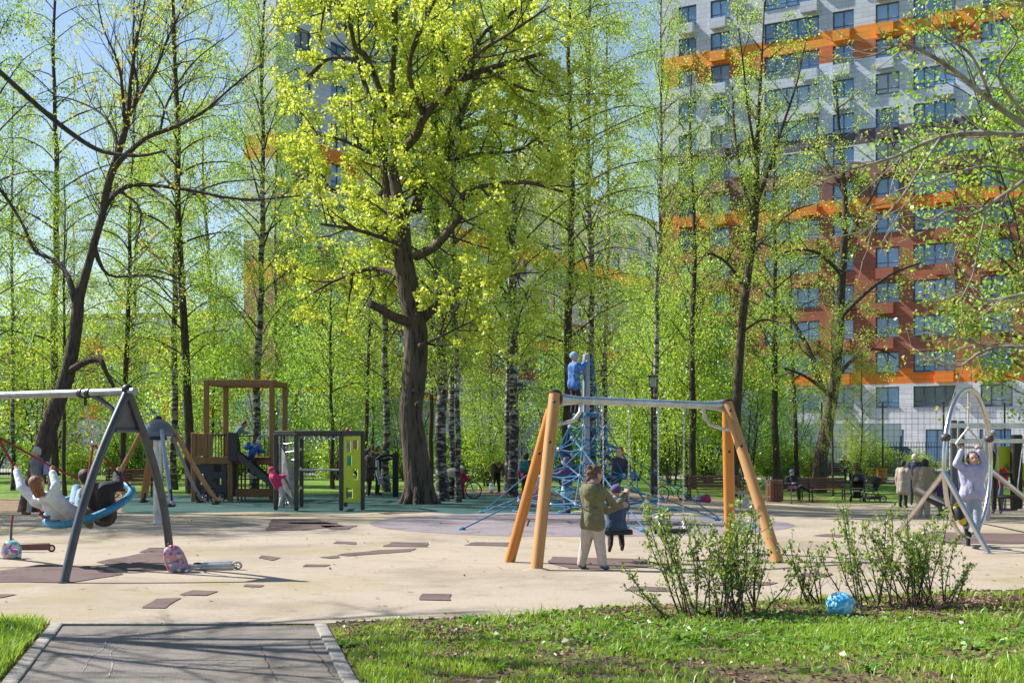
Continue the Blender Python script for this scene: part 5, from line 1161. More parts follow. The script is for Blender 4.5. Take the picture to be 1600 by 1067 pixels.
# steel balusters on the right of the planks and at the back
m = MB()
for i in range(5): m.tube([(X(337 + i * 4.6), 0, zf), (X(337 + i * 4.6), 0, Z(679))], .014, 6)
m.tube([(X(333), 0, Z(679)), (X(357), 0, Z(679))], .022, 6); m.build("balustrade", M['darkmetal'], tower); m = MB()
for i in range(8): m.tube([(X(372 + i * 6), 1.75, zf), (X(372 + i * 6), 1.75, Z(680))], .014, 6)
m.tube([(X(331), 1.75, Z(680)), (X(424), 1.75, Z(680))], .022, 6); m.build("balustrade", M['darkmetal'], tower)
def holed(nm, x0, x1, z0, z1, y, th, holes, mt, par):
    XX = sorted({x0, x1} | {v for h in holes for v in h[:2]}); ZZ = sorted({z0, z1} | {v for h in holes for v in h[2:]}); m = MB()
    hit = lambda cx, cz: any(h[0] < cx < h[1] and h[2] < cz < h[3] for h in holes)
    for s in (-1, 1):
        for i in range(len(XX) - 1):
            for j in range(len(ZZ) - 1):
                if not hit((XX[i] + XX[i + 1]) / 2, (ZZ[j] + ZZ[j + 1]) / 2):
                    q = [(XX[i], y + s * th / 2, ZZ[j]), (XX[i + 1], y + s * th / 2, ZZ[j]), (XX[i + 1], y + s * th / 2, ZZ[j + 1]), (XX[i], y + s * th / 2, ZZ[j + 1])]
                    m.poly(q if s < 0 else q[::-1])
    for (a, b, c, d) in list(holes) + [(x0, x1, z0, z1)]:
        for (p, q) in (((a, c), (b, c)), ((b, c), (b, d)), ((b, d), (a, d)), ((a, d), (a, c))): m.poly([(p[0], y - th / 2, p[1]), (q[0], y - th / 2, q[1]), (q[0], y + th / 2, q[1]), (p[0], y + th / 2, p[1])])
    return m.build(nm, mt, par, smooth=False)
holed("hut_panel", X(307.5), X(354), Z(778), zf - .2, -.02, .03, [(X(334), X(346), Z(737), Z(726)), (X(334), X(346), Z(757), Z(747)), (X(313), X(321), Z(757), Z(740))], mat("anthracite_panel", (.04, .045, .055), .5), tower)
holed("hut_back_panel", X(307.5), X(354), Z(778), zf - .2, 1.5, .03, [(X(330), X(344), Z(740), Z(726)), (X(326), X(340), Z(762), Z(747))], mat("anthracite_panel_back", (.04, .045, .055), .5), tower)
# net panel below the platform
m = MB()
for i in range(8): m.tube([(X(374 + i * 6.6), .3, zf - .2), (X(374 + i * 6.6), .3, Z(768))], .012, 5)
for j in range(6): m.tube([(X(368), .3, Z(725 + j * 8)), (X(426), .3, Z(725 + j * 8))], .012, 5)
m.build("climbing_net", M['blackpaint'], tower)
for i in range(3): wpost("slat", 366 + i * 2.6, 784, 720, .5 + i * .3, .05)
# slide
sl = [V(X(368), -.35, zf + .02), V(X(378), -.35, zf - .02), V(X(400), -.4, Z(733)), V(X(420), -.45, Z(750)), V(X(438), -.5, Z(766)), V(X(452), -.55, Z(771))]
m = MB()
vs = []
for i, p in enumerate(sl):
    for (dy, dz) in ((-.28, .20), (-.26, .20), (-.25, .03), (.25, .03), (.26, .20), (.28, .20), (.28, -.04), (-.28, -.04)): vs.append((p.x, p.y + dy, p.z + dz))
fs = [tuple(range(7, -1, -1)), tuple((len(sl) - 1) * 8 + k for k in range(8))]
for i in range(len(sl) - 1):
    for k in range(8): fs.append((i * 8 + k, i * 8 + (k + 1) % 8, i * 8 + 8 + (k + 1) % 8, i * 8 + 8 + k))
m.add(vs, fs); m.build("slide", mat("slide_black", (.035, .037, .042), .35), tower, ang=30)
m = MB(); m.prism([(X(364), -.66, zf - .1), (X(378), -.66, zf - .1), (X(376), -.66, Z(690)), (X(372), -.66, Z(676)), (X(364), -.66, Z(676))], (0, .04, 0)); m.build("slide_cheek", mat("cheek_black", (.03, .032, .036), .5), tower, smooth=False); m = MB(); m.prism([(X(364), -.1, zf - .1), (X(378), -.1, zf - .1), (X(376), -.1, Z(690)), (X(372), -.1, Z(676)), (X(364), -.1, Z(676))], (0, .04, 0)); m.build("slide_cheek", mat("cheek_black", (.03, .032, .036), .5), tower, smooth=False)
m = MB(); m.tube([(X(398), .3, zf), (X(398), .3, Z(690)), (X(402), .3, Z(681)), (X(420), .3, Z(681))], .025, 8); m.build("handrail", M['galv'], tower)
m = MB(); m.tube([(X(408), -.85, .75), (X(398), -.85, .8)], .02, 6); 

# ================================================================== CLIMBING FRAME WITH LIME PANEL
Dc = 33.6; cf = E("climbing_frame", V(AT(431, 797, Dc).x, Dc, 0), "dark steel climbing frame with chain wall, middle bar and a lime activity panel", "climbing frame")
x0_ = AT(431, 797, Dc).x
def Xc(px, D=Dc): return (px - 800) * D / F - x0_
def Zc(py, D=Dc): return CH - (py - HZ) * D / F
pp_ = [(431, -.0), (463, -.35), (533, -.3), (566.5, .1), (471, 2.0), (540, 2.1), (442, 1.5)]
for px, y in pp_:
    D = Dc + y; m = MB(); m.bbox((Xc(px, D), y, 1.02), (.11, .11, 1.98), .012); m.bbox((Xc(px, D), y, .05), (.08, .08, .1), .01); m.build("post", M['blackpaint2'] if 'blackpaint2' in M else M['greydark'], cf)
def P_(i): return V(Xc(pp_[i][0], Dc + pp_[i][1]), pp_[i][1], 0)
def cb_(i, j, z, r=.055): beam(P_(i) + V(0, 0, z), P_(j) + V(0, 0, z), .09, .12, cf, "top_beam", 'greydark')
for i, j in ((0, 1), (1, 2), (2, 3), (0, 6), (6, 4), (4, 5), (5, 3)): cb_(i, j, 2.03 if (i + j) % 2 else 2.027)
m = MB(); m.tube([P_(1) + V(0, 0, 1.07), P_(2) + V(0, 0, 1.07)], .028, 10); m.tube([P_(4) + V(0, 0, 1.9), P_(5) + V(0, 0, 1.9)], .02, 8); m.build("bar", M['galv'], cf)
# chain wall with balls in the first bay and chains on post 2
m = MB()
for i in range(1, 6):
    a = P_(0).lerp(P_(1), i / 6); m.tube([a + V(0, 0, .12), a + V(.02, 0, 1.0), a + V(0, 0, 1.96)], .011, 5)
    for j in range(9): m.sph(a + V(0, 0, .25 + j * .2), .022, 6, 4)
for j in range(8): m.tube([P_(0) + V(0, 0, .25 + j * .22), P_(0).lerp(P_(1), .5) + V(0, 0, .21 + j * .22), P_(1) + V(0, 0, .25 + j * .22)], .008, 5)
m.build("chain_wall", M['galv'], cf)
a_, b_ = P_(0), P_(1)
m = MB(); m.prism([a_ + V(.08, .02, .12), b_ + V(-.08, .02, .12), b_ + V(-.08, .02, 1.0), b_ + V(-.3, .02, 1.5), a_ + V(.08, .02, 1.75)], (0, .02, 0)); m.build("clear_panel", mat("pale_panel", (.24, .25, .26), .25, var=.2), cf, smooth=False)
for j in range(3):
    for sx_ in (-1, 1):
        q = P_(1) + V(.1, -.02, 1.6 - j * .45); 
    m = MB(); m.sph(P_(1) + V(.11, -.02, 1.6 - j * .5), .045, 10, 6); m.build("hand_ball", M['galv'], cf)
m = MB()
for j in range(9): q = P_(1).lerp(P_(2), (j + .5) / 9); m.tube([q + V(-.1, 0, 1.95), q + V(0, .02, 1.86), q + V(.1, 0, 1.95)], .012, 5)
m.build("rope_garland", M['galv'], cf)
a_, b_ = P_(2), P_(3); ang = math.atan2((b_ - a_).y, (b_ - a_).x); W_ = (b_ - a_).length - .13
lp = bpy.data.objects.new("panel_pivot", None); bpy.data.objects.remove(lp)
def lz(py): return Zc(py)
hol = [(.10, .27, 1.53, 1.84), (.34, .52, 1.60, 1.86), (.12, .30, 1.17, 1.44), (.34, .52, .80, 1.10), (.10, .33, .32, .60)]
o = holed("activity_panel", 0, W_, .22, 1.94, 0, .03, [(a * W_ / .62 * 1.0, b * W_ / .62, c, d) for a, b, c, d in hol], M['lime'], cf)
o.location = a_ + (b_ - a_).normalized() * .065; o.rotation_euler = (0, 0, ang)
for (a, b, c, d), cc, nm in zip(hol[:3], ((.5, .5, .48), (.45, .12, .2), (.02, .32, .25)), ("white picture", "pink and green picture", "teal picture")):
    m = MB(); s_ = W_ / .62; m.box(((a + b) / 2 * s_, .0, (c + d) / 2), ((b - a) * s_ - .02, .012, d - c - .02)); o2 = m.build("picture", mat("picture_" + nm.split()[0], cc, .5, var=.3, scale=6, c2=(.08, .2, .12) if nm[0] == 'p' else (.1, .1, .1) if nm[0] == 'w' else None), o, smooth=False)
m = MB(); m.sph(a_.lerp(b_, .3) + V(0, 0, 2.12), .05, 10, 6); m.build("pink_knob", mat("pink_plastic", (.6, .03, .15), .4), cf)
# ================================================================== FITNESS MACHINE
p = PG(618, 776); fm = E("fitness_machine", p, "outdoor fitness machine with a black post and grey-blue foot pads beside the oak", "exercise machine"); k = p.y / F
m = MB(); m.bbox((0, 0, .75), (.2, .16, 1.5), .02); m.build("post", M['black'], fm)
m = MB(); m.tube([(-.02, 0, 1.35), (-.25, 0, 1.42), (-.5, 0, 1.38), (-.66, 0, 1.25)], .05, 10); m.build("arm", M['black'], fm)
m = MB(); m.tube([(-.62, 0, 1.25), (-.6, 0, .8), (-.5, 0, .45)], [.05, .07, .06], 10); m.build("lever", M['mastgrey'], fm)
for z_, x_ in ((.42, -.35), (.62, -.3)):
    m = MB(); m.tube([(x_, -.1, z_), (x_, -.1, z_ + .05)], .24, 16); m.build("foot_pad", mat("pad_grey_blue", (.08, .13, .16), .6), fm)

# ================================================================== BENCHES, BINS, SPRING TOY
def bench(label, p, w_, rz):
    b = E("park_bench", p, label, "bench", None, rz)
    m = MB()
    for i in range(5): m.bbox((0, -.2 + i * .1, .45), (w_, .085, .035), .008)
    m.build("seat", M['wood_bench'], b)
    m = MB(); 
    for i in range(4): m.bbox((0, .28 + i * .03, .56 + i * .11), (w_, .03, .09), .008, Matrix.Rotation(R(-14), 3, 'X'))
    m.build("backrest", M['wood_bench'], b)
    for s in (-1, 1):
        m = MB(); x = s * (w_ / 2 - .12); m.tube([(x, -.24, 0), (x, -.22, .42)], .028, 8); m.tube([(x, .24, 0), (x, .24, .42), (x, .38, .95)], .028, 8); m.tube([(x, -.22, .42), (x, .24, .42)], .025, 8); m.tube([(x, -.2, .44), (x, -.22, .65), (x, .3, .66)], .02, 8); m.build("leg", M['darkmetal'], b)
    return b
bA = bench("dark wooden bench with scattered bags, left of the brown bin", PG(1118, 783), 2.2, R(183))
bA.rotation_euler = (0, 0, R(3))
bB = bench("wooden bench where the man in the blue cap sits", PG(1243, 784), 1.5, R(2))
bC = bench("long empty brown wooden bench behind the seated man", PG(1285, 781), 2.0, R(-3))
bD = bench("far pale bench with a seated dark figure beyond the lawn path", PG(1318, 752), 1.9, R(0)); 
bE = bench("brown wooden bench behind the carousel's left arm", PG(203, 776), 1.7, R(8))
def slatbin(label, p, r, h, mt='wood_bench'):
    b = E("litter_bin", p, label, "bin")
    m = MB(); m.tube([(0, 0, .02), (0, 0, h - .06), (0, 0, h - .06)], [r * .86, r * .86, .02], 16); m.build("liner", M['darkmetal'], b)
    m = MB()
    for i in range(16):
        a = 2 * math.pi * i / 16; m.bbox((math.cos(a) * r, math.sin(a) * r, h / 2 + .03), (.025, r * .34, h - .02), .004, Matrix.Rotation(a, 3, 'Z'))
    m.build("slats", M[mt], b); m = MB(); m.ring((0, 0, h * .8), r + .015, .012, n=20, m=5); m.ring((0, 0, h * .25), r + .015, .012, n=20, m=5); m.build("hoop", M['darkmetal'], b); return b
slatbin("brown slatted bin left of the bench with the seated man", PG(1210, 784), .33, .85)
slatbin("round orange-brown slatted bin beside the lawn path at the right", PG(1378, 754), .24, .7, 'wood_or')
p = PG(1166, 793); sp = E("spring_seesaw", p, "small spring seesaw with wooden seat boards on a grey post", "seesaw")
m = MB(); m.tube([(0, 0, 0), (0, 0, .35)], .1, 12); m.build("post", M['galv'], sp)
m = MB(); m.prism([(-.55, -.03, .45), (.3, -.03, .38), (.45, -.03, .55), (.1, -.03, .6), (-.1, -.03, .52), (-.45, -.03, .62)], (0, .06, 0)); m.build("side_plate", mat("seesaw_plate", (.4, .38, .34), .5), sp, smooth=False)
m = MB(); m.bbox((-.42, 0, .72), (.5, .3, .05), .01, Matrix.Rotation(R(50), 3, 'Y')); m.bbox((.1, 0, .68), (.12, .3, .4), .02); m.build("seat_board", M['wood_grey'], sp)
for s in (-1, 1):
    m = MB(); m.tube([(s * .35, 0, .6), (s * .6, 0, .8), (s * .62, .1, .95)], .02, 8); m.build("handle", M['galv'], sp)

# ================================================================== RIGHT: RING CLIMBER
Dr_ = 21.0; rcx = AT(1513, 700, Dr_).x; rg_ = E("ring_climber", V(rcx, Dr_, 0), "tall upright steel hoop on slanting tube legs with a trapeze inside", "climbing ring")
hd = V(.6, .8, 0)  # horizontal direction in the hoop's plane
def HP(a, r=1.21, f=0): return V(0, 0, 1.37) + hd * (r * math.cos(a)) + V(0, 0, r * math.sin(a)) + V(hd.y, -hd.x, 0) * f
for i, (a0, a1, mt) in enumerate(((20, 160, 'steel'), (160, 380, 'steel'))):
    m = MB(); m.tube([HP(R(a0 + (a1 - a0) * i / 36)) for i in range(37)], .042 if i == 0 else .038, 12); m.build("hoop_tube", M[mt], rg_)
for a in (20, 160): m = MB(); q = HP(R(a)); m.sph(q, (.085, .085, .07), 14, 8); m.build("joint_ball", mat("joint_brown", (.07, .055, .05), .5), rg_)
J1 = HP(R(186)); J2 = HP(R(-6))
def gl(px, py): q = PG(px, py); return q - V(rcx, Dr_, 0) + V(0, 0, .012)
for (J, f) in ((J1, gl(1545, 866)), (J1, gl(1400, 838)), (J2, gl(1680, 842)), (J2, gl(1497, 812))):
    m = MB(); m.tube([J, J.lerp(f, .5), f], .043, 12); m.tube([f, f + V(0, 0, .015)], .08, 12); m.build("leg", M['steel'], rg_)
m = MB(); m.tube([(0, 0, .02), (0, 0, .17)], .035, 10); m.sph((0, 0, .2), .06, 10, 6); m.build("foot", M['darkmetal'], rg_)
tz = V(.0, -.1, 0); top = HP(R(90)) + V(0, 0, -.02); m = MB(); kk = V(0, 0, 1.94); m.tube([top, V(0, 0, 2.2), kk], .014, 6); m.sph(kk, .035, 8, 6); m.build("rope", M['palerope'], rg_)
bL = V(-.17, 0, 1.63); bR = V(.19, 0, 1.63)
m = MB(); m.tube([kk, V(-.1, 0, 1.83), bL + V(-.03, 0, .06), bL, bR, bR + V(.03, 0, .06), V(.1, 0, 1.83), kk], .017, 8); m.build("trapeze", M['steel'], rg_)
# black padded tube with yellow marking
m = MB(); a = AT(1437, 767, 21.6) - V(rcx, Dr_, 0); b = AT(1489, 798, 20.9) - V(rcx, Dr_, 0); m.cap(a, b, .085, .085, 14); m.build("padded_tube", M['black'], rg_)
m = MB(); tc_ = AT(1502, 803, 20.6) - V(rcx, Dr_, 0); m.ring(tc_, .13, .06, (.75, -.5, .35), 24, 10, sy=1.15); ty = m.build("tyre", M['black'], rg_)
for a0 in (.3, 1.9, 3.6, 5.0):
    m = MB(); m.ring(tc_, .13, .0625, (.75, -.5, .35), 6, 10, a0, a0 + .6, sy=1.15); m.build("yellow_mark", mat("yellow_mark", (.6, .4, .02), .6), ty)
# ================================================================== RIGHT: SWING / SLIDE PLAYSET
Ds = 28.6; sx0 = AT(1485, 700, Ds).x; ps = E("grey_playset", V(sx0, Ds, 0), "grey playset with two long rails, dark posts and a lime slide at the right edge", "playset")
def XS(px, D=Ds): return (px - 800) * D / F - sx0
def ZS(py, D=Ds): return CH - (py - HZ) * D / F
for zz, w_ in ((665, .11), (689, .10)):
    m = MB(); m.bbox(((XS(1484) + XS(1760)) / 2, 0, ZS(zz)), (XS(1760) - XS(1484), .09, w_), .01); m.build("rail", M['galv'], ps)
for px, y, mt in ((1490, .09, 'greymetal'), (1502, .8, 'greymetal'), (1542, .12, 'greymetal'), (1750, .1, 'greymetal')):
    m = MB(); m.bbox((XS(px, Ds + y), y, 1.13), (.12, .12, 2.25), .01); m.build("post", M['mastgrey'] if px == 1542 else M[mt], ps)
for px in (1588, 1650):
    m = MB(); D = Ds + 6; m.bbox((XS(px, D), 6, 1.0), (.26, .26, 2.0), .03); m.build("post", M['darkbrown'], ps)
m = MB(); D = Ds + 6.2; q = [V(XS(1548, D), 6.2, ZS(697, D)), V(XS(1575, D), 6.2, ZS(697, D)), V(XS(1640, D), 6.2, ZS(768, D)), V(XS(1625, D), 6.2, ZS(775, D)), V(XS(1575, D), 6.2, ZS(722, D)), V(XS(1548, D), 6.2, ZS(745, D))]
m.prism(q, (0, .05, 0)); m.prism([v + V(0, .6, 0) for v in q], (0, .05, 0)); m.build("slide_side", M['lime'], ps, smooth=False)
m = MB(); m.prism([q[1] + V(0, .05, -.25), q[2] + V(0, .05, -.2), q[2] + V(0, .05, -.25), q[1] + V(0, .05, -.3)], (0, .55, 0)); m.build("slide_bed", M['galv'], ps, smooth=False)
m = MB(); m.tube([V(XS(1515, D), 3.5, ZS(668, D)), V(XS(1600, D), 3.5, ZS(668, D))], .03, 6)
# toddler seat on chains
bs = E("toddler_swing_seat", AT(1576, 783, Ds), "grey bucket swing seat for toddlers hanging on chains at the right edge", "swing seat")
m = MB(); m.ring((0, 0, .1), .24, .035, n=20, m=8, sy=.8); m.tube([(0, 0, -.2), (0, 0, -.17)], [.18, .2], 14)
for a in range(8): m.tube([(.235 * math.cos(a * .785), .19 * math.sin(a * .785), .1), (.19 * math.cos(a * .785), .16 * math.sin(a * .785), -.18)], .014, 5)
m.build("bucket", M['black'], bs)
for s in (-1, 1):
    m = MB(); m.tube([(s * .24, 0, .1), (s * .2, 0, .32), (s * .22, 0, .5)], .016, 5); chain(m, (s * .22, 0, .5), (s * (.32 if s > 0 else .25), 0, ZS(690) - bs.location.z)); m.build("chain", M['galv'], bs)

# ================================================================== SCOOTERS, BAGS, BIKES, PUSHCHAIRS
def wheel(par, c, r, ax, mt='black', t=.018, spokes=0):
    m = MB(); m.ring(c, r, t, ax, 24, 8); o = m.build("wheel", M[mt], par)
    n = Vector(ax).normalized(); q = n.to_track_quat('Z', 'Y').to_matrix(); m = MB(); m.sph(c, r * .16, 8, 6)
    for i in range(spokes or 5):
        a = 2 * math.pi * i / (spokes or 5); m.tube([Vector(c), Vector(c) + q @ V(math.cos(a) * r, math.sin(a) * r, 0)], .003 if spokes else r * .1, 4)
    m.build("spokes", M['clamp'], o); return o
p = PG(300, 893); sc1 = E("kick_scooter", V(p.x, p.y, .012), "silver kick scooter lying on the ground beside the floral backpack", "scooter", None, R(6))
m = MB(); m.bbox((.32, .12, .06), (.42, .05, .11), .01); m.build("deck", M['clamp'], sc1)
m = MB(); m.tube([(-.12, -.05, .06), (.2, .02, .07), (.5, .08, .07)], .019, 8); m.tube([(-.12, -.24, .04), (-.12, .14, .1)], .016, 8); m.build("steering_tube", M['clamp'], sc1)
for y in ((-.26, .035), (.14, .1)): m = MB(); m.tube([(-.12, y[0], y[1]), (-.12, y[0] + (.1 if y[0] > 0 else -.1), y[1] + .01)], .02, 8); m.build("grip", M['palerope'], sc1)
wheel(sc1, (.57, .1, .06), .055, (.1, .8, .6), 'palerope', .016); wheel(sc1, (.06, .13, .07), .05, (0, .4, 1), 'black', .016)
def fabric_spots(nm, base, cols, s=22):
    m, t, b = nodes(nm); L = t.links.new; tc = N(t, "ShaderNodeTexCoord"); vo = N(t, "ShaderNodeTexVoronoi"); vo.inputs["Scale"].default_value = s; L(tc.outputs["Object"], vo.inputs[0]); sx = N(t, "ShaderNodeSeparateColor"); L(vo.outputs["Color"], sx.inputs[0])
    st = [(0, base)] + [(.35 + .6 * i / len(cols), c) for i, c in enumerate(cols)]; rp = ramp(t, st, 'CONSTANT'); L(sx.outputs[0], rp.inputs[0]); L(rp.outputs[0], b.inputs["Base Color"]); b.inputs["Roughness"].default_value = .7; return m
def backpack(label, p, h, w_, d_, mt, rz=0, tilt=0, straps=True, cat="backpack"):
    b = E("backpack", p, label, cat); b.rotation_euler = (tilt, 0, rz); m = MB()
    prof = [(0, .72), (.04, .95), (.3, 1.0), (.6, .96), (.82, .8), (.95, .5), (1.0, .12)]; vs = []; n = 16
    for z_, s in prof:
        for k in range(n):
            a = 2 * math.pi * k / n; cx = math.copysign(abs(math.cos(a)) ** .6, math.cos(a)) * w_ / 2 * s; cyy = math.copysign(abs(math.sin(a)) ** .7, math.sin(a)) * d_ / 2 * s; vs.append((cx, cyy, z_ * h))
    fs = [tuple(range(n - 1, -1, -1)), tuple(range((len(prof) - 1) * n, len(prof) * n))] + [(i * n + k, i * n + (k + 1) % n, (i + 1) * n + (k + 1) % n, (i + 1) * n + k) for i in range(len(prof) - 1) for k in range(n)]
    m.add(vs, fs); m.build("bag", mt, b)
    m = MB(); m.bbox((0, -d_ / 2 - .02, h * .3), (w_ * .7, .07, h * .36), .02); m.build("front_pocket", mt, b)
    m = MB(); m.ring((0, 0, h), .03, .006, (0, 1, 0), 12, 5); m.build("handle", M['darkmetal'], b)
    if straps:
        for s in (-1, 1): m = MB(); m.tube([(s * w_ * .25, d_ / 2, h * .85), (s * w_ * .3, d_ / 2 + .06, h * .6), (s * w_ * .32, d_ / 2 + .03, h * .15)], .018, 6, flat=.4); m.build("strap", mt, b)
    return b
backpack("pink floral backpack leaning on the right leg of the steel swing", V(PG(281, 894).x, PG(281, 894).y, .012), .38, .28, .16, fabric_spots("floral_pink", (.55, .25, .25), [(.6, .4, .42), (.4, .08, .15), (.25, .3, .5)]), .2, R(16)).rotation_euler = (R(14), R(-20), .2)
backpack("white child's bag with pink and turquoise print by the left picture edge", V(PG(18, 874).x, PG(18, 874).y, .012), .27, .28, .15, fabric_spots("white_print", (.6, .6, .58), [(.6, .58, .57), (.5, .12, .3), (.1, .4, .45)], 14), .3, R(-14))
p = PG(55, 863); sc2 = E("kick_scooter", V(p.x, p.y, .012), "brown-decked kick scooter standing at the left edge behind the white bag", "scooter", None, R(3))
m = MB(); m.bbox((0, 0, .08), (.46, .05, .11), .015); m.build("deck", mat("deck_brown", (.16, .07, .05), .5), sc2)
wheel(sc2, (.25, 0, .055), .045, (0, 1, 0), 'black', .014); wheel(sc2, (-.38, 0, .055), .045, (0, 1, 0), 'black', .014)
m = MB(); m.tube([(-.2, 0, .09), (-.34, 0, .12), (-.37, 0, .2), (-.36, 0, .42)], .018, 8); m.build("steering_tube", M['greymetal'], sc2); m = MB(); m.tube([(-.36, 0, .42), (-.34, 0, .58)], .018, 8); m.build("grip", mat("grip_red", (.3, .03, .02), .5), sc2)
def bike(name, label, p, rz, L_=.62, r=.21, c=(.4, .03, .03), lean=0, cat="bicycle"):
    b = E(name, p, label, cat); b.rotation_euler = (lean, 0, rz); fm_ = mat("frame_paint", c, .35, coat=.5)
    wheel(b, (-L_ / 2, 0, r + .015), r, (0, 1, 0), 'black', .02, 12); wheel(b, (L_ / 2, 0, r + .015), r, (0, 1, 0), 'black', .02, 12)
    B, H_, S2, A_, C_ = (-.02, 0, r), (L_ / 2 - .13, 0, r + .34), (-.14, 0, r + .3), (-L_ / 2, 0, r + .015), (L_ / 2, 0, r + .015)
    m = MB()
    for a, q in ((B, H_), (B, S2), (S2, (H_[0] - .01, 0, H_[2] - .05)), (A_, B), (A_, S2), (H_, C_)): m.tube([a, q], .017, 8)
    m.tube([H_, (H_[0] - .03, 0, H_[2] + .14)], .014, 8); m.tube([S2, (S2[0] - .03, 0, S2[2] + .1)], .012, 8); m.build("frame", fm_, b)
    h = V(H_[0] - .03, 0, H_[2] + .14); m = MB(); m.tube([h + V(-.06, -.24, .02), h + V(0, -.1, 0), h, h + V(0, .1, 0), h + V(-.06, .24, .02)], .012, 8); m.build("handlebar", M['blackpaint'], b)
    m = MB(); m.sph((S2[0] - .04, 0, S2[2] + .12), (.12, .06, .03), 12, 6); m.build("saddle", M['black'], b)
    m = MB(); m.ring((B[0], 0, B[2]), .05, .008, (0, 1, 0), 12, 5); m.tube([(B[0] - .0, -.09, B[2] - .08), (B[0], -.03, B[2] - .08), (B[0], -.03, B[2]), (B[0], .03, B[2]), (B[0], .03, B[2] + .08), (B[0], .09, B[2] + .08)], .01, 6); m.build("crank", M['greymetal'], b); return b
bike("balance_bike", "small dark balance bike with a white-rimmed wheel under the carousel's right arm", PG(330, 785), R(8), .5, .15, (.05, .05, .06))
cyc = PG(722, 779); bike("bicycle", "red children's bicycle held by the child in red behind the birch trio", cyc, R(-12), .76, .26, (.35, .03, .03))
bike("bicycle", "turquoise children's bicycle parked behind the rope pyramid's right side", PG(1052, 782), R(15), .8, .24, (.02, .3, .28))
o = bike("bicycle", "dark children's bicycle lying on its side beside the turquoise one", PG(1088, 783), R(-20), .7, .2, (.05, .05, .07), R(70))
backpack("small pink bag on the ground left of the dark bench", PG(1104, 785), .3, .3, .18, cloth("pinkbag", (.45, .05, .12)), .4)
backpack("grey-blue bag lying beside the pink bag", PG(1093, 784), .26, .34, .2, cloth("bluebag", (.12, .16, .26)), -.4)
def pushchair(label, p, rz, hood, body, s=1.0):
    b = E("pushchair", p, label, "pushchair", None, rz); b.scale = (s,) * 3
    for x, y, r in ((-.3, -.24, .1), (-.3, .24, .1), (.38, -.26, .14), (.38, .26, .14)): wheel(b, (x, y, r + .01), r, (0, 1, 0), 'black', .022)
    m = MB()
    for y in (-.25, .25): m.tube([(-.3, y, .14), (.05, y, .52), (.42, y, .95), (.55, y, 1.02)], .016, 8); m.tube([(.38, y, .15), (.1, y, .5), (-.05, y, .6)], .016, 8)
    m.tube([(.55, -.25, 1.02), (.58, 0, 1.03), (.55, .25, 1.02)], .02, 8); m.build("frame", M['darkmetal'], b)
    m = MB(); m.bbox((-.08, 0, .5), (.42, .42, .08), .03); m.bbox((.2, 0, .72), (.1, .42, .5), .03, Matrix.Rotation(R(18), 3, 'Y')); m.bbox((-.32, 0, .33), (.1, .3, .2), .03); m.build("seat", body, b)
    m = MB(); n = 10; vs = []
    for i in range(7):
        a = R(10 + i * 22); 
        for k in range(n + 1):
            t = math.pi * k / n; vs.append((.16 - .40 * math.cos(a) * math.sin(t), .25 * math.cos(t), .74 + .36 * math.sin(a) * (math.sin(t) ** .5)))
    m.add(vs, [(i * (n + 1) + k, i * (n + 1) + k + 1, (i + 1) * (n + 1) + k + 1, (i + 1) * (n + 1) + k) for i in range(6) for k in range(n)]); m.build("hood", hood, b, ang=60)
    m = MB(); m.bbox((.08, 0, .2), (.5, .36, .12), .04); m.build("basket", body, b); return b
blk = cloth("pram_black", (.012, .012, .014)); 
pushchair("beige-hooded pushchair parked right beside the oak trunk", PG(702, 779), R(0), cloth("pram_beige", (.4, .33, .25)), blk, .92)
pushchair("large black pushchair with a tall hood, left of the pair beyond the right bush", PG(1340, 784), R(70), blk, blk, 1.08)
pushchair("black pushchair with handle raised, right of the pair beyond the right bush", PG(1362, 785), R(10), blk, cloth("pram_dark", (.03, .03, .035)), .98)
# ================================================================== PEOPLE
JOBS = []
def blob(name, build, mt, parent, vox=.014, smooth=3):
    m = MB(); build(m); o = m.build(name, mt, None, smooth=False); o.parent = parent; o.matrix_parent_inverse = parent.matrix_basis.inverted()
    r = o.modifiers.new("r", 'REMESH'); r.mode = 'VOXEL'; r.voxel_size = vox; r.use_smooth_shade = True
    s = o.modifiers.new("s", 'SMOOTH'); s.factor = .5; s.iterations = smooth; JOBS.append(o); return o
def hard(name, build, mt, parent):
    m = MB(); build(m); o = m.build(name, mt, None); o.parent = parent; o.matrix_parent_inverse = parent.matrix_basis.inverted(); return o
skins = mat("skin", (.50, .29, .21), .55, var=.08, scale=12)
hairs = {'brown': mat("hair_brown", (.11, .06, .032), .6, var=.5, scale=60, bump=.6, bscale=90), 'dark': mat("hair_dark", (.02, .014, .011), .55, var=.4, scale=60, bump=.6, bscale=90),
         'white': mat("hair_white", (.5, .48, .42), .7, var=.3, scale=50, bump=.5), 'red': mat("hair_red_brown", (.22, .09, .035), .6, var=.4, scale=60, bump=.5), 'purple': mat("hair_purple", (.06, .035, .09), .55, var=.4, scale=50)}
eyem = mat("eye_dark", (.02, .015, .012), .2, var=0.); lipm = mat("lips", (.35, .1, .09), .5, var=.1)
STD = dict(pel=(0, 0, .52), che=(0, -.005, .70), neck=(0, -.008, .815), head=(0, .012, .92), shL=(-.098, 0, .795), shR=(.098, 0, .795), elL=(-.135, -.01, .625), elR=(.135, -.01, .625), haL=(-.145, .03, .475), haR=(.145, .03, .475),
           hiL=(-.048, 0, .505), hiR=(.048, 0, .505), knL=(-.055, .012, .28), knR=(.055, .012, .28), anL=(-.06, -.012, .05), anR=(.06, -.012, .05))
def rig(loc, rz, H, **ov):
    Q = Matrix.Rotation(rz, 3, 'Z'); return {k: Vector(loc) + Q @ (Vector(ov.get(k, v)) * H) for k, v in STD.items()}
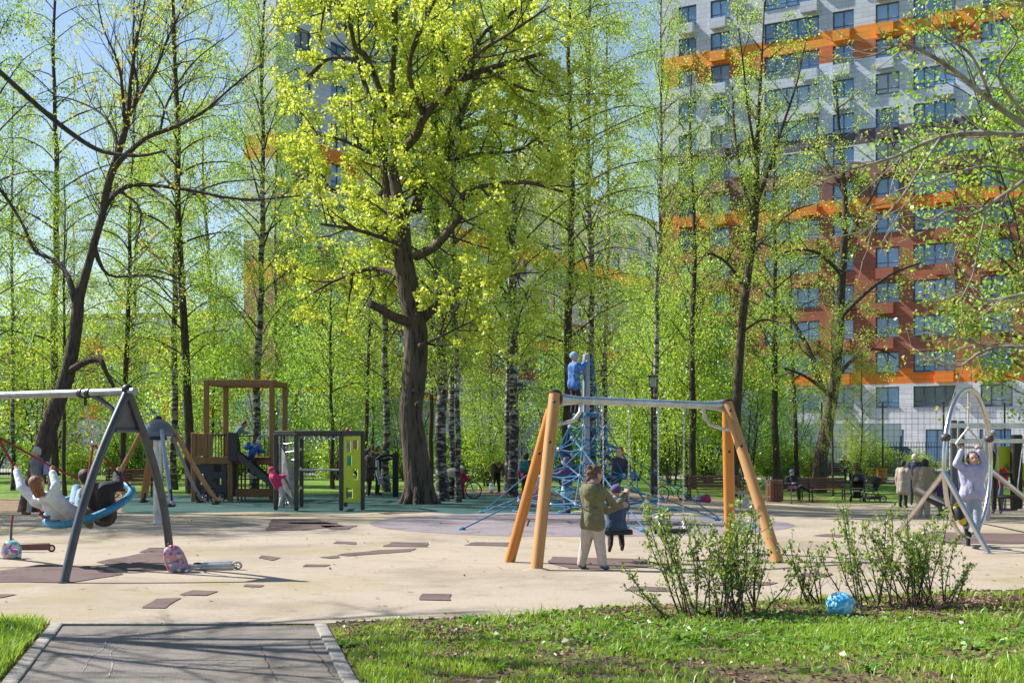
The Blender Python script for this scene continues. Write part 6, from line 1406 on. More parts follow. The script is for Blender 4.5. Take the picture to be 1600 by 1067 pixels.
def person(label, J, H, fwd, top, bottom, shoes=None, hair='brown', face=None, headup=None, coat=0., hood=None, hat=None, hairlen=0., puff=1., vox=.014, child=True, fingers=False, skirt=None, cuffs=None, braid=False, group=None, pants=1., bare=False, hs=1.0):
    """J world joints; fwd torso forward; face where the head looks"""
    base = (J['anL'] + J['anR']) / 2; b = E("person", (base.x, base.y, min(J['anL'].z, J['anR'].z) - .03 * H), label, "person", group)
    up = (J['neck'] - J['pel']).normalized(); f = Vector(fwd); f = (f - up * f.dot(up)).normalized(); r = f.cross(up)
    face = Vector(face) if face else f; hu = Vector(headup) if headup else (up * .5 + V(0, 0, .5)); hu = hu.normalized(); face = (face - hu * face.dot(hu)).normalized(); hr = face.cross(hu)
    HM = Matrix((hr, face, hu)).transposed(); hh = (.158 if child else .138) * H * hs; hc = J['head']
    q = H * (1.0 if child else .95)
    def body(m):
        m.sph(hc + hu * hh * .08, (hh * .375, hh * .45, hh * .44), 20, 14, HM); m.sph(hc - hu * hh * .20 + face * hh * .10, (hh * .29, hh * .32, hh * .30), 16, 10, HM)
        m.sph(hc - hu * hh * .40 + face * hh * .26, (hh * .13, hh * .10, hh * .09), 10, 6, HM)
        m.cap(hc - hu * hh * .02 + face * hh * .40, hc - hu * hh * .13 + face * hh * .51, hh * .045, hh * .075, 8)
        for s in (-1, 1): m.sph(hc + hr * s * hh * .385 - hu * hh * .03, (hh * .045, hh * .09, hh * .13), 8, 6, HM); m.sph(hc + hr * s * hh * .16 + face * hh * .37 + hu * hh * .10, (hh * .1, hh * .05, hh * .035), 8, 5, HM)
        m.cap(hc - hu * hh * .3, J['neck'], hh * .20, hh * .22, 10); m.cap(J['neck'], J['che'], .05 * q, .062 * q, 12); m.cap(J['che'], J['pel'], .06 * q, .06 * q, 12)
        for s in 'LR':
            m.cap(J['neck'], J['sh' + s], .03 * q, .032 * q, 8); m.cap(J['sh' + s], J['el' + s], .030 * q, .023 * q, 8); m.cap(J['el' + s], J['ha' + s], .023 * q, .016 * q, 8)
            m.cap(J['pel'], J['hi' + s], .04 * q, .045 * q, 8); m.cap(J['hi' + s], J['kn' + s], .05 * q, .034 * q, 8); m.cap(J['kn' + s], J['an' + s], .033 * q, .022 * q, 8)
            hand(m, J['el' + s], J['ha' + s], s)
    def hand(m, el, ha, s):
        d = (ha - el).normalized(); g = J.get('grip' + s); sz = .1 * H * 1.05
        n = Vector(g) if g is not None else (r * (-1 if s == 'R' else 1)); n = (n - d * n.dot(d)); n = n.normalized() if n.length > .01 else d.orthogonal().normalized(); w_ = d.cross(n)
        m.cap(ha, ha + d * sz * .42, sz * .16, sz * .18, 8); m.cap(ha + d * sz * .15 + w_ * sz * .13, ha + d * sz * .42 + w_ * sz * .15, sz * .11, sz * .11, 6); m.cap(ha + d * sz * .15 - w_ * sz * .13, ha + d * sz * .42 - w_ * sz * .15, sz * .11, sz * .11, 6)
        curl = 1.0 if g is not None else .45
        if fingers:
            for i, L_ in enumerate((.40, .46, .43, .34)):
                p = ha + d * sz * .46 + w_ * sz * (.21 - .14 * i); a1 = curl * .7; a2 = curl * 1.7
                p1 = p + (d * math.cos(a1) + n * math.sin(a1)) * sz * L_ * .5; p2 = p1 + (d * math.cos(a2) + n * math.sin(a2)) * sz * L_ * .5
                m.cap(p, p1, sz * .062, sz * .056, 6); m.cap(p1, p2, sz * .056, sz * .045, 6)
            side_ = w_ if s == 'R' else -w_
            p = ha + d * sz * .12 + side_ * sz * .2; p1 = p + (d * .6 + side_ * .45 + n * .5 * curl).normalized() * sz * .24; m.cap(p, p1, sz * .075, sz * .062, 6); m.cap(p1, p1 + (d * .6 + n * .8 * curl - side_ * .1).normalized() * sz * .2, sz * .06, sz * .05, 6)
        else: m.cap(ha + d * sz * .4, ha + d * sz * .75 + n * sz * .25 * curl, sz * .2, sz * .12, 8)
    blob("body", body, skins, b, vox if not fingers else .0065, 2)
    T = puff
    def topf(m):
        m.cap(J['che'] + up * .05 * q, J['pel'] + up * .0 * q, .085 * q * T, .080 * q * T, 14); m.cap(J['neck'] - up * .02 * q, J['che'], .055 * q * T, .08 * q * T, 12)
        for s in 'LR':
            m.cap(J['sh' + s] - up * .03 * q, J['hi' + s] + up * .02 * q, .058 * q * T, .058 * q * T, 12); m.cap(J['neck'] - up * .02 * q, J['sh' + s] - up * .006 * q, .042 * q * T, .045 * q * T, 10)
            m.cap(J['sh' + s], J['el' + s], .046 * q * T, .038 * q * T, 10); w_ = J['el' + s].lerp(J['ha' + s], .93 if not bare else .25); m.cap(J['el' + s], w_, .038 * q * T, .030 * q * T, 10)
            if coat: 
                k = J['hi' + s].lerp(J['kn' + s], .02) + (J['hi' + s] - J['pel']) * .35 - up * coat * H; m.cap(J['hi' + s] + up * .08 * q, k, .066 * q * T, .074 * q * T, 12)
        if coat: m.cap(J['pel'], J['pel'] - up * coat * H, .08 * q * T, .082 * q * T, 12); m.cap(J['pel'] - f * .03 * q, J['pel'] - f * .035 * q - up * coat * H, .07 * q * T, .07 * q * T, 12)
        if hood == 'down': m.sph(J['neck'] - f * .05 * q - up * .02 * q, (.08 * q, .05 * q, .05 * q), 12, 8, Matrix((r, f, up)).transposed()); m.sph(J['neck'] - f * .075 * q - up * .06 * q, (.075 * q, .035 * q, .075 * q), 12, 8, Matrix((r, f, up)).transposed())
        m.ring(J['neck'] + up * .012 * q, .045 * q, .018 * q, up, 16, 8)
    tmat = top if not isinstance(top, tuple) else cloth("c%02d" % len(JOBS), top)
    blob("jacket" if T > 1 or coat else "top", topf, tmat, b, max(.009, vox * .9), 4 if T > 1 else 3)
    bmat = cloth("c%02d" % len(JOBS), bottom)
    def bot(m):
        for s in 'LR':
            m.cap(J['pel'] + up * .0 * q, J['hi' + s], (.055 if coat else .068) * q, (.056 if coat else .066) * q, 12); m.cap(J['hi' + s], J['kn' + s], (.058 if coat else .064) * q * pants, .048 * q * pants, 12)
            a = J['kn' + s].lerp(J['an' + s], .95); m.cap(J['kn' + s], a, .047 * q * pants, .036 * q * pants, 12)
    blob("trousers", bot, bmat, b, max(.009, vox * .9), 3)
    if skirt: blob("skirt", lambda m: (m.cap(J['pel'] + up * .04 * q, J['pel'] - V(0, 0, .14) * H, .085 * q, .12 * q, 14), ), cloth("c%02d" % len(JOBS), skirt), b, .012)
    sm_ = cloth("c%02d" % len(JOBS), shoes or (.03, .03, .035))
    for s in 'LR':
        d = (J['an' + s] - J['kn' + s]).normalized(); ff = f - d * f.dot(d); ff = (ff.normalized() if ff.length > .1 else f); ff = Vector(J['toe' + s]).normalized() if 'toe' + s in J else ff
        a = J['an' + s]; nrm_ = (-d if abs(d.z) > .3 else V(0, 0, 1))
        blob("shoe", lambda m: (m.cap(a - ff * .01 * q - nrm_ * .012 * q, a + ff * .085 * q - nrm_ * .022 * q, .028 * q, .024 * q, 10), m.cap(a + nrm_ * .02 * q, a - nrm_ * .01 * q, .028 * q, .028 * q, 10)), sm_, b, .008 if vox < .012 else .01, 2)
    # eyes, brows, mouth
    for s in (-1, 1): hard("eye", lambda m: m.sph(hc + hr * s * hh * .155 + face * hh * .395 + hu * hh * .03, (hh * .055, hh * .04, hh * .035), 8, 6, HM), eyem, b)
    hard("mouth", lambda m: m.sph(hc + face * hh * .375 - hu * hh * .265, (hh * .1, hh * .04, hh * .028), 8, 6, HM), lipm, b)
    if hair and hat is None or hairlen:
        def hf(m):
            c = hc + hu * hh * .13 - face * hh * .06; m.sph(c, (hh * .42, hh * .46, hh * .44), 20, 12, HM); m.sph(c - face * hh * .12 - hu * hh * .22, (hh * .40, hh * .34, hh * .34), 14, 8, HM)
            if hairlen:
                for s in (-1, 0, 1): m.cap(hc - face * hh * (.3 if s == 0 else .18) + hr * s * hh * .26, hc - face * hh * (.34 if s == 0 else .22) + hr * s * hh * .26 - hu * hairlen * H - V(0, 0, .1) * hairlen, hh * .2, hh * .12, 10)
            if braid:
                for i in range(7): m.sph(hc - face * hh * (.40 + .02 * i) + hu * hh * (.42 - .17 * i) + hr * hh * .05 * (-1) ** i, hh * .13, 10, 6)
                for s in (-1, 1):
                    for i in range(4): m.sph(hc + hr * s * hh * (.25 + .03 * i) + hu * hh * (.38 - .12 * i) - face * hh * .15, hh * .10, 8, 6)
        # keep the face free: hair is cut in front by shifting it back
        def hf2(m): hf(m)
        o = blob("hair", hf2, hairs[hair], b, .008, 1)
        o["cut"] = 1; CUT[o.name] = (hc.copy(), face.copy(), hu.copy(), hh)
    if hat is not None:
        def hatf(m):
            c = hc + hu * hh * .16 - face * hh * .02; m.sph(c, (hh * .44, hh * .50, hh * .43), 20, 12, HM); m.ring(hc + hu * hh * .12 - face * hh * .01, hh * .44, hh * .05, hu, 24, 8, sx=1, sy=1.05)
        o = blob("hat" if hood != 'up' else "hood", hatf, hat if not isinstance(hat, tuple) else cloth("c%02d" % len(JOBS), hat), b, .009, 2); CUT[o.name] = (hc.copy(), face.copy(), hu.copy(), hh)
        if hood == 'up': blob("hood_collar", lambda m: m.cap(hc - face * hh * .15 - hu * hh * .1, J['neck'] - f * .02, hh * .46, hh * .42, 12), hat if not isinstance(hat, tuple) else cloth("c%02d" % len(JOBS), hat), b, .009, 3); CUT[JOBS[-1].name] = (hc.copy(), face.copy(), hu.copy(), hh)
    return b
CUT = {}
def onback(label, J, H, fwd, mt, s=1.0, off=.0):
    up = (J['neck'] - J['pel']).normalized(); f = Vector(fwd); f = (f - up * f.dot(up)).normalized(); p = J['pel'].lerp(J['neck'], .25) - f * (.085 * H + .09 + off); rz = math.atan2(f.y, f.x) - math.pi / 2
    return backpack(label, p, .38 * s, .3 * s, .17 * s, mt, rz, 0)
def PL(px, py, D): return AT(px, py, D)

# --- girl in the olive parka pushing the swing
loc = PG(926, 891) + V(0, 0, .012); H = 1.36; fw = V(.5, .866, 0); rz = -math.atan2(.5, .866)
J = rig(loc, rz, H, knL=(-.075, .01, .27), anL=(-.115, -.02, .05), knR=(.06, .03, .28), anR=(.11, .0, .05), head=(.012, .02, .925), che=(0, .0, .70), elR=(.19, .14, .745), shL=(-.082, 0, .79), shR=(.082, 0, .79), hiL=(-.042, 0, .505), hiR=(.042, 0, .505))
J['haR'] = AT(978, 771, 17.35); J['elR'] = AT(962, 792, 17.15); J['elL'] = AT(948, 798, 17.5); J['haL'] = AT(972, 790, 17.85); J['gripR'] = (.3, .9, 0)
person("girl in an olive hooded parka and beige trousers pushing the child on the swing", J, H, fw, (.135, .135, .062), (.50, .42, .36), (.10, .14, .18), 'brown', face=(.85, .5, 0), coat=.065, hood='down', puff=1.02, vox=.012, fingers=True, braid=True, hs=1.1, pants=1.22)
gp = [o for o in bpy.data.objects if str(o.get('label', '')).startswith('girl in an olive')][0]
blob('scarf', lambda m: (m.ring(J['neck'] + V(.01, .0, .045), .07, .030, (0, 0, 1), 20, 8), m.ring(J['neck'] + V(.012, .0, .08), .062, .022, (.1, 0, 1), 20, 8)), cloth('scarf_pink', (.30, .19, .19)), gp, .008, 2)
hard('drawstring', lambda m: m.ring(J['pel'] + V(0, 0, .12), .145, .006, (0, 0, 1), 28, 5, sy=.86), cloth('parka_cord', (.06, .06, .03)), gp)
# --- child in blue on the swing seat
ax = V(bd.y * -1, bd.x, 0) if bd.x > 0 else V(0, 1, 0); H = 1.12; c = seatA + V(0, 0, .075)
J = dict(pel=c + V(0, .0, .02), che=c + V(.0, -.01, .24), neck=c + V(0, .0, .37), head=c + V(.0, .02, .475)); rr = bd
J.update(shL=J['neck'] - rr * .115 - V(0, 0, .03), shR=J['neck'] + rr * .115 - V(0, 0, .03), hiL=c - rr * .055, hiR=c + rr * .055, knL=c - rr * .06 + V(0, .27, -.0), knR=c + rr * .09 + V(0, .26, -.01), anL=c - rr * .09 + V(0, .10, -.29), anR=c + rr * .12 + V(0, .14, -.30))
J.update(elL=J['shL'] - rr * .02 + V(0, .10, -.13), elR=J['shR'] + rr * .07 + V(0, .04, -.10)); J.update(haL=J['elL'] + rr * .02 + V(0, .12, .08), haR=J['elR'] + rr * .0 + V(0, .02, .20), gripL=(0, 1, 0), gripR=(0, 1, 0))
person("small child in a blue jacket and purple knit hat sitting on the black swing seat", J, H, (0, 1, 0), (.035, .075, .145), (.02, .022, .03), (.055, .03, .02), 'brown', hat=(.09, .045, .17), puff=1.2, vox=.012, fingers=True, coat=.02)
# --- girl lying in the nest swing
H = 1.38; D0 = 17.2
J = dict(pel=PL(116, 806, 17.55), che=PL(88, 792, 17.3), neck=PL(68, 776, 17.1), head=PL(58, 756, 16.95), shL=PL(53, 779, 17.3), shR=PL(82, 775, 16.95), elL=PL(34, 762, 17.3), haL=PL(26, 735, 17.45), elR=PL(88, 758, 16.9), haR=PL(82, 738, 17.0),
         hiL=PL(116, 800, 17.72), hiR=PL(120, 810, 17.5), knL=PL(120, 764, 18.05), knR=PL(128, 770, 17.8), anL=PL(143, 797, 18.15), anR=PL(150, 802, 17.9), gripL=(.3, .5, .5), gripR=(.3, .5, .5))
person("girl in a white hoodie lying back in the nest swing, both arms raised", J, H, (.35, .75, .5), (.60, .66, .72), (.22, .33, .45), (.45, .45, .45), 'red', face=(.35, .9, .2), headup=(-.35, -.3, .88), hairlen=.10, puff=1.25, vox=.012, fingers=True, pants=1.1)
# --- boy in black in the nest swing
J = dict(pel=PL(163, 804, 17.7), che=PL(156, 780, 17.5), neck=PL(143, 762, 17.4), head=PL(133, 746, 17.35), shL=PL(136, 770, 17.65), shR=PL(163, 764, 17.25), elL=PL(140, 790, 17.85), haL=PL(125, 790, 18.0), elR=PL(184, 758, 17.35), haR=PL(184, 740, 17.5),
         hiL=PL(155, 803, 17.9), hiR=PL(165, 806, 17.55), knL=PL(112, 792, 17.75), knR=PL(128, 800, 17.4), anL=PL(133, 812, 18.0), anR=PL(140, 820, 17.6), gripR=(.1, .6, .6))
person("dark-haired boy in a black jacket sitting in the nest swing, one arm raised", J, 1.42, (-.5, .75, .4), (.016, .014, .018), (.13, .13, .085), (.1, .1, .1), 'dark', face=(-.7, .6, .1), puff=1.55, vox=.012, fingers=True, pants=1.15, hood='down')
# --- white-haired walker
p = PG(58, 806); H = 1.66; rz = R(90)
J = rig(p + V(0, 0, .01), rz, H, knL=(-.05, .07, .28), anL=(-.055, .10, .05), knR=(.05, .0, .28), anR=(.055, -.09, .065), elL=(-.13, -.04, .63), haL=(-.12, .03, .50), elR=(.13, .01, .63), haR=(.12, .1, .52))
person("white-haired adult in a dark grey jacket and pale trousers walking left behind the nest swing", J, H, (-1, 0, 0), (.19, .20, .20), (.42, .40, .35), (.12, .05, .025), 'white', child=False, puff=1.15, coat=.03)
onback("pale lilac backpack worn by the white-haired walker", J, H, (-1, 0, 0), cloth("lilac", (.38, .36, .55)), .85)
# --- children at the tower
p = AT(392, 712, Dt - .35)
J = rig(V(p.x, p.y, Z(716) - .42), R(-65), 1.15, pel=(0, 0, .45), che=(0, .08, .60), neck=(0, .15, .69), head=(0, .20, .77), shL=(-.1, .14, .67), shR=(.1, .14, .67), elL=(-.13, .25, .58), elR=(.13, .25, .58), haL=(-.12, .34, .54), haR=(.12, .34, .54), knL=(-.07, .12, .27), knR=(.07, .02, .25), anL=(-.08, .05, .08), anR=(.08, -.08, .06))
person("small child in a bright blue jacket climbing onto the black slide of the tower", J, 1.15, (.9, .4, 0), (.03, .11, .38), (.02, .02, .025), None, 'brown', hat=(.5, .48, .5), puff=1.3)
onback("blue backpack with red print on the child at the slide", J, 1.15, (.9, .4, 0), fabric_spots("blue_red_print", (.03, .1, .4), [(.03, .1, .42), (.45, .03, .12)], 9), .7, -.02)
p = AT(368, 716, Dt + .9)
J = rig(V(p.x, p.y, zf + .02), R(-80), 1.25, che=(0, .08, .66), neck=(0, .16, .74), head=(0, .22, .82), shL=(-.1, .14, .72), shR=(.1, .14, .72), elL=(-.12, .22, .60), elR=(.12, .22, .6), haL=(-.1, .3, .6), haR=(.1, .3, .6))
person("brown-haired child in a grey-blue top leaning over on the tower platform", J, 1.25, (1, .15, 0), (.14, .22, .28), (.05, .05, .07), None, 'brown', puff=1.1)
# --- pink child
p = AT(436, 788, Dc - .35)
J = rig(V(p.x, p.y, .1), R(-60), 1.1, pel=(0, -.02, .50), che=(0, -.10, .66), neck=(0, -.16, .77), head=(0, -.18, .87), shL=(-.1, -.15, .75), shR=(.1, -.15, .75), elL=(-.13, -.03, .70), elR=(.13, -.03, .70), haL=(-.08, .10, .74), haR=(.1, .10, .74), knL=(-.06, .14, .33), anL=(-.06, .06, .12), knR=(.06, .05, .26), anR=(.06, -.0, .04))
person("child in a pink jacket, pink hat and white trousers climbing the chain wall", J, 1.1, (.87, .5, 0), (.55, .02, .13), (.5, .46, .45), (.3, .3, .32), 'brown', hat=(.6, .02, .14), puff=1.3)
# --- woman in brown coat and companion
p = PG(576, 777); J = rig(p, R(-75), 1.66, haL=(-.1, .14, .58), elL=(-.13, .02, .62), haR=(.1, .14, .58), elR=(.13, .02, .62))
person("woman in a dark brown coat and black leggings standing beside the lime panel", J, 1.66, (1, .2, 0), (.055, .032, .025), (.012, .012, .014), (.4, .4, .42), 'dark', child=False, coat=.1, puff=1.2, face=(1, -.1, -.1))
p = PG(590, 773); J = rig(p, R(-95), 1.75, haL=(-.14, .28, .74), elL=(-.14, .12, .70), haR=(.14, .28, .74), elR=(.14, .12, .70))
person("person in black resting their arms on the fitness machine", J, 1.72, (1, -.1, 0), (.012, .014, .02), (.01, .01, .012), None, 'brown', child=False, puff=1.1)
# --- child in red with bicycle
p = cyc + V(.0, -.1, 0); J = rig(p, R(-55), 1.05, haL=(-.1, .26, .58), elL=(-.14, .1, .62), haR=(.12, .25, .6), elR=(.14, .08, .62), anL=(-.09, -.02, .05), anR=(.09, 0, .05))
person("small child in a red jacket and pale grey hat standing astride the red bicycle", J, 1.05, (.8, .6, 0), (.36, .015, .035), (.25, .02, .05), (.05, .05, .06), 'brown', hat=(.42, .45, .47), puff=1.3)
# --- bending person
p = PG(775, 771); J = rig(p, R(195), 1.6, pel=(0, -.05, .50), che=(0, .08, .62), neck=(0, .18, .66), head=(0, .27, .66), shL=(-.1, .16, .645), shR=(.1, .16, .645), elL=(-.14, .18, .48), elR=(.14, .2, .5), haL=(-.1, .22, .40), haR=(.14, .26, .33), anL=(-.08, -.02, .05), anR=(.09, 0, .05))
person("person in an olive jacket and black trousers bending down right of the cyclist", J, 1.6, (-.26, -.96, 0), (.09, .085, .04), (.012, .012, .015), (.3, .3, .3), 'red', child=False, puff=1.15, face=(-.2, -.7, -.7), headup=(-.1, -.8, .5), vox=.014)
hb = J['haR'].copy(); tb_ = hb + V(-.04, 0, -.08)
backpack("small white carrier bag held by the bending person", tb_ - V(0, 0, .36), .32, .2, .12, M['white'], 0, 0, False, "bag")
# --- person with the teal backpack behind the swing leg
p = PG(822, 783); J = rig(p, R(-20), 1.5); person("person in a magenta jacket behind the left legs of the wooden swing", J, 1.5, (.3, .95, 0), (.36, .02, .12), (.02, .02, .03), None, 'dark', puff=1.2)
onback("teal backpack on the person in magenta", J, 1.5, (.3, .95, 0), cloth("tealbag", (.01, .16, .17)), 1.05)
# --- little one in magenta trousers at the net
p = PG(842, 797); J = rig(p, R(-60), 1.12, haL=(-.1, .2, .7), elL=(-.12, .1, .66), haR=(.1, .2, .7), elR=(.12, .1, .66))
person("small child in a pale top and magenta trousers at the rope pyramid's left edge", J, 1.12, (.87, .5, 0), (.42, .38, .4), (.38, .03, .18), (.3, .1, .2), 'brown')
# --- girl with violet hood in the net
p = PG(886, 803); J = rig(p + V(0, 0, .0), R(70), 1.4, elL=(-.15, .1, .70), haL=(-.17, .26, .70), elR=(.13, .05, .63), haR=(.1, .16, .66))
person("girl in a violet hooded jacket and pale skirt inside the pyramid net", J, 1.4, (-.95, .2, 0), (.10, .055, .15), (.10, .12, .18), (.02, .02, .02), 'dark', hat=(.12, .07, .19), hood='up', puff=1.2, skirt=(.22, .45, .52), face=(-.9, -.3, 0))
onback("dark maroon backpack on the girl in the violet hood", J, 1.4, (-.95, .2, 0), cloth("maroonbag", (.12, .015, .04)), .8)
# --- boy on the net, right
D = 27.4; J = dict(pel=PL(962, 746, D), che=PL(966, 728, D), neck=PL(968, 717, D), head=PL(968, 706, D - .02), shL=PL(976, 720, D + .05), shR=PL(960, 720, D - .05), elL=PL(983, 732, D), haL=PL(977, 742, D - .1), elR=PL(953, 716, D), haR=PL(945, 710, D), hiL=PL(967, 748, D + .06), hiR=PL(957, 748, D - .06), knL=PL(957, 752, D - .3), knR=PL(940, 748, D - .05), anL=PL(961, 773, D - .2), anR=PL(938, 762, D))
person("boy in a dark vest over white sitting on the rope pyramid's right side", J, 1.3, (-.6, -.8, 0), (.03, .035, .05), (.012, .012, .016), (.3, .3, .32), 'red', face=(-.5, -.8, -.3), vox=.013)
# --- child at the top
D = 27.75; z_ = pc.z + 2.38; px_ = 898; q = AT(px_, 640, D)
J = rig(V(q.x - .02, D - .15, z_), R(-70), 1.3, elR=(.14, .1, .74), haR=(.05, .2, .84), elL=(-.14, .1, .72), haL=(-.06, .2, .82), knR=(.05, .06, .28), anR=(.04, .02, .04), anL=(-.05, -.01, .04), head=(0, .0, .93))
person("child in a patterned blue jacket and hood standing near the top of the rope pyramid", J, 1.28, (.95, .25, 0), fabric_spots("blue_pattern", (.04, .13, .42), [(.03, .1, .35), (.08, .22, .5)], 18), (.012, .012, .018), None, 'brown', hat=cloth("icyhat", (.25, .38, .5)), puff=1.25, coat=.03, face=(.9, .5, 0))
# --- man on the bench with cap
bp = bB.location; s_ = bp + V(-.15, 0, .5); f = V(0, -1, 0)
J = dict(pel=s_ + V(0, -.02, .06), che=s_ + V(0, .08, .32), neck=s_ + V(0, .1, .52), head=s_ + V(.02, .06, .68), shL=s_ + V(.19, .09, .48), shR=s_ + V(-.19, .09, .48), elL=s_ + V(.24, -.02, .22), elR=s_ + V(-.24, -.02, .22), haL=s_ + V(.08, -.24, .25), haR=s_ + V(-.06, -.24, .25), hiL=s_ + V(.1, -.05, .04), hiR=s_ + V(-.1, -.05, .04), knL=s_ + V(.28, -.42, .14), knR=s_ + V(.12, -.46, .06), anL=s_ + V(.62, -.50, -.05), anR=s_ + V(.2, -.5, -.42))
person("man in dark clothes and a blue cap sitting on the bench with crossed legs", J, 1.75, (.1, -1, 0), (.018, .022, .035), (.013, .013, .017), (.02, .02, .025), 'dark', hat=(.02, .07, .2), child=False, face=(.4, -.9, -.2), hood=None)
m = MB(); p = PG(1236, 787); sc3 = E("kick_scooter", p, "purple kick scooter standing in front of the man on the bench", "scooter", None, R(80)); pm_ = mat("purple_paint", (.22, .06, .32), .4)
m = MB(); m.bbox((0, 0, .07), (.4, .1, .03), .01); m.build("deck", pm_, sc3); m = MB(); m.tube([(-.22, 0, .07), (-.24, 0, .7)], .018, 8); m.tube([(-.24, -.16, .7), (-.24, .16, .7)], .014, 8); m.build("steering_tube", pm_, sc3); wheel(sc3, (-.26, 0, .06), .045, (0, 1, 0), 'black', .014); wheel(sc3, (.24, 0, .06), .045, (0, 1, 0), 'black', .014)
# --- far seated figure
s_ = bD.location + V(.1, 0, .5)
J = dict(pel=s_ + V(0, -.02, .06), che=s_ + V(0, .06, .32), neck=s_ + V(0, .1, .52), head=s_ + V(0, .06, .68), shL=s_ + V(.19, .09, .48), shR=s_ + V(-.19, .09, .48), elL=s_ + V(.22, -.02, .24), elR=s_ + V(-.22, -.02, .24), haL=s_ + V(.08, -.2, .5), haR=s_ + V(-.06, -.24, .25), hiL=s_ + V(.1, -.05, .04), hiR=s_ + V(-.1, -.05, .04), knL=s_ + V(.12, -.46, .06), knR=s_ + V(-.12, -.46, .06), anL=s_ + V(.12, -.46, -.42), anR=s_ + V(-.12, -.46, -.42))
person("dark-clothed figure sitting on the far bench beyond the lawn path", J, 1.7, (0, -1, 0), (.02, .02, .025), (.015, .015, .018), None, 'dark', child=False, vox=.02)
# --- standing adults right
def std(px, py, H, rz, label, top, bot, hair, **k):
    ov = {kk: k.pop(kk) for kk in list(k) if kk in STD}; p = PG(px, py); f = V(-math.sin(rz), math.cos(rz), 0); J = rig(p + V(0, 0, .012), rz, H, **ov); person(label, J, H, f, top, bot, k.pop('shoes', None), hair, child=k.pop('child', False), **k); return J, f
def hgt(px, y0, y1): p = PG(px, y1); return (y1 - y0) * p.y / F
std(1411, 793, hgt(1411, 719, 793), R(-40), "woman in a long beige coat with dark hair standing left of the hoop", (.42, .36, .30), (.02, .02, .02), 'dark', coat=.16, puff=1.2, hairlen=.02, elR=(.13, .06, .63), haR=(.08, .14, .62))
std(1429, 789, hgt(1429, 709, 789), R(-20), "man in a navy jacket standing between the beige coat and the khaki coat", (.02, .03, .07), (.03, .04, .06), 'white', puff=1.15)
std(1443, 809, hgt(1443, 715, 809), R(-15), "woman in a khaki hooded coat and wide khaki trousers seen from behind", (.33, .26, .18), (.40, .33, .25), 'dark', coat=.06, puff=1.3, hood='down', shoes=(.5, .48, .45), pants=1.35, haR=(.12, .14, .62), elR=(.15, .05, .63), head=(.03, .05, .90), neck=(.01, .02, .81))
std(1488, 808, hgt(1488, 715, 808), R(-60), "adult in a teal jacket standing behind the black padded tube", (.015, .13, .19), (.02, .02, .025), 'dark', puff=1.25, che=(0, .06, .68), neck=(0, .12, .78), head=(0, .17, .86), shL=(-.1, .11, .76), shR=(.1, .11, .76), hood='down', shoes=(.4, .4, .4))
std(1469, 806, 1.1, R(60), "small child in magenta and dark violet beside the teal jacket", (.10, .05, .14), (.02, .18, .06), 'dark', child=True, puff=1.25, elL=(-.15, .1, .68), haL=(-.15, .22, .58), elR=(.15, .1, .66), haR=(.12, .2, .6))
std(1558, 802, hgt(1558, 709, 802), R(150), "person in a red and black jacket and grey trousers by the toddler swing", (.42, .012, .02), (.12, .12, .15), 'red', puff=1.2, shoes=(.12, .12, .13), face=(.0, -.9, -.45))
D = Ds + 6.3; q = AT(1551, 745, D); J = rig(V(q.x, D, ZS(738, D)), R(-90), 1.15)
person("child in a grey cap on the platform at the top of the lime slide", J, 1.15, (1, 0, 0), (.22, .2, .3), (.05, .05, .08), None, 'brown', hat=(.3, .33, .38), puff=1.1)
m = MB(); m.bbox((XS(1556, D), 6.3, ZS(740, D)), (.7, .7, .06), .01); m.bbox((XS(1547, D), 6.0, ZS(740, D) / 2 - .02), (.1, .1, ZS(740, D)), .01); m.bbox((XS(1547, D), 6.6, ZS(740, D) / 2 - .02), (.1, .1, ZS(740, D)), .01); m.build("platform", M['darkbrown'], ps)
# --- girl in the hoop
B0 = V(rcx, Dr_, 0); H = 1.36; z0 = .22; hL = B0 + V(-.12, -.0, 1.63); hR = B0 + V(.16, -.0, 1.63)
J = rig(B0 + V(.06, -.02, z0), R(180 - 12), H, haR=(0, 0, 0), head=(0, .035, .905), knL=(-.05, .03, .28), knR=(.05, -.02, .28), anL=(-.05, .04, .05), anR=(.06, -.09, .06))
J['haR'] = hL + V(-.0, -.03, -.05); J['haL'] = hR + V(.0, -.03, -.05); J['elR'] = hL + V(-.09, -.05, -.27); J['elL'] = hR + V(.09, -.05, -.27); J['gripL'] = (0, 1, .2); J['gripR'] = (0, 1, .2)
person("girl in a lavender jacket and light jeans hanging from the hoop's trapeze", J, H, (-.2, -1, 0), (.40, .40, .58), (.30, .38, .46), (.03, .03, .04), 'purple', puff=1.25, vox=.012, fingers=True, coat=.02, face=(-.1, -.9, -.35), hood='down', hairlen=.05, pants=1.1)
lav = [o for o in bpy.data.objects if o.name.startswith('person') and str(o.get('label', '')).startswith('girl in a lavender')][0]
fz = V(-.2, -1, 0).normalized(); hard("zip", lambda m: m.tube([J['neck'] + fz * .075 - V(0, 0, .03), J['che'] + fz * .128, J['pel'] + fz * .128 + V(0, 0, .04), J['pel'] + fz * .125 - V(0, 0, .04)], .009, 6, flat=.5), M['black'], lav)
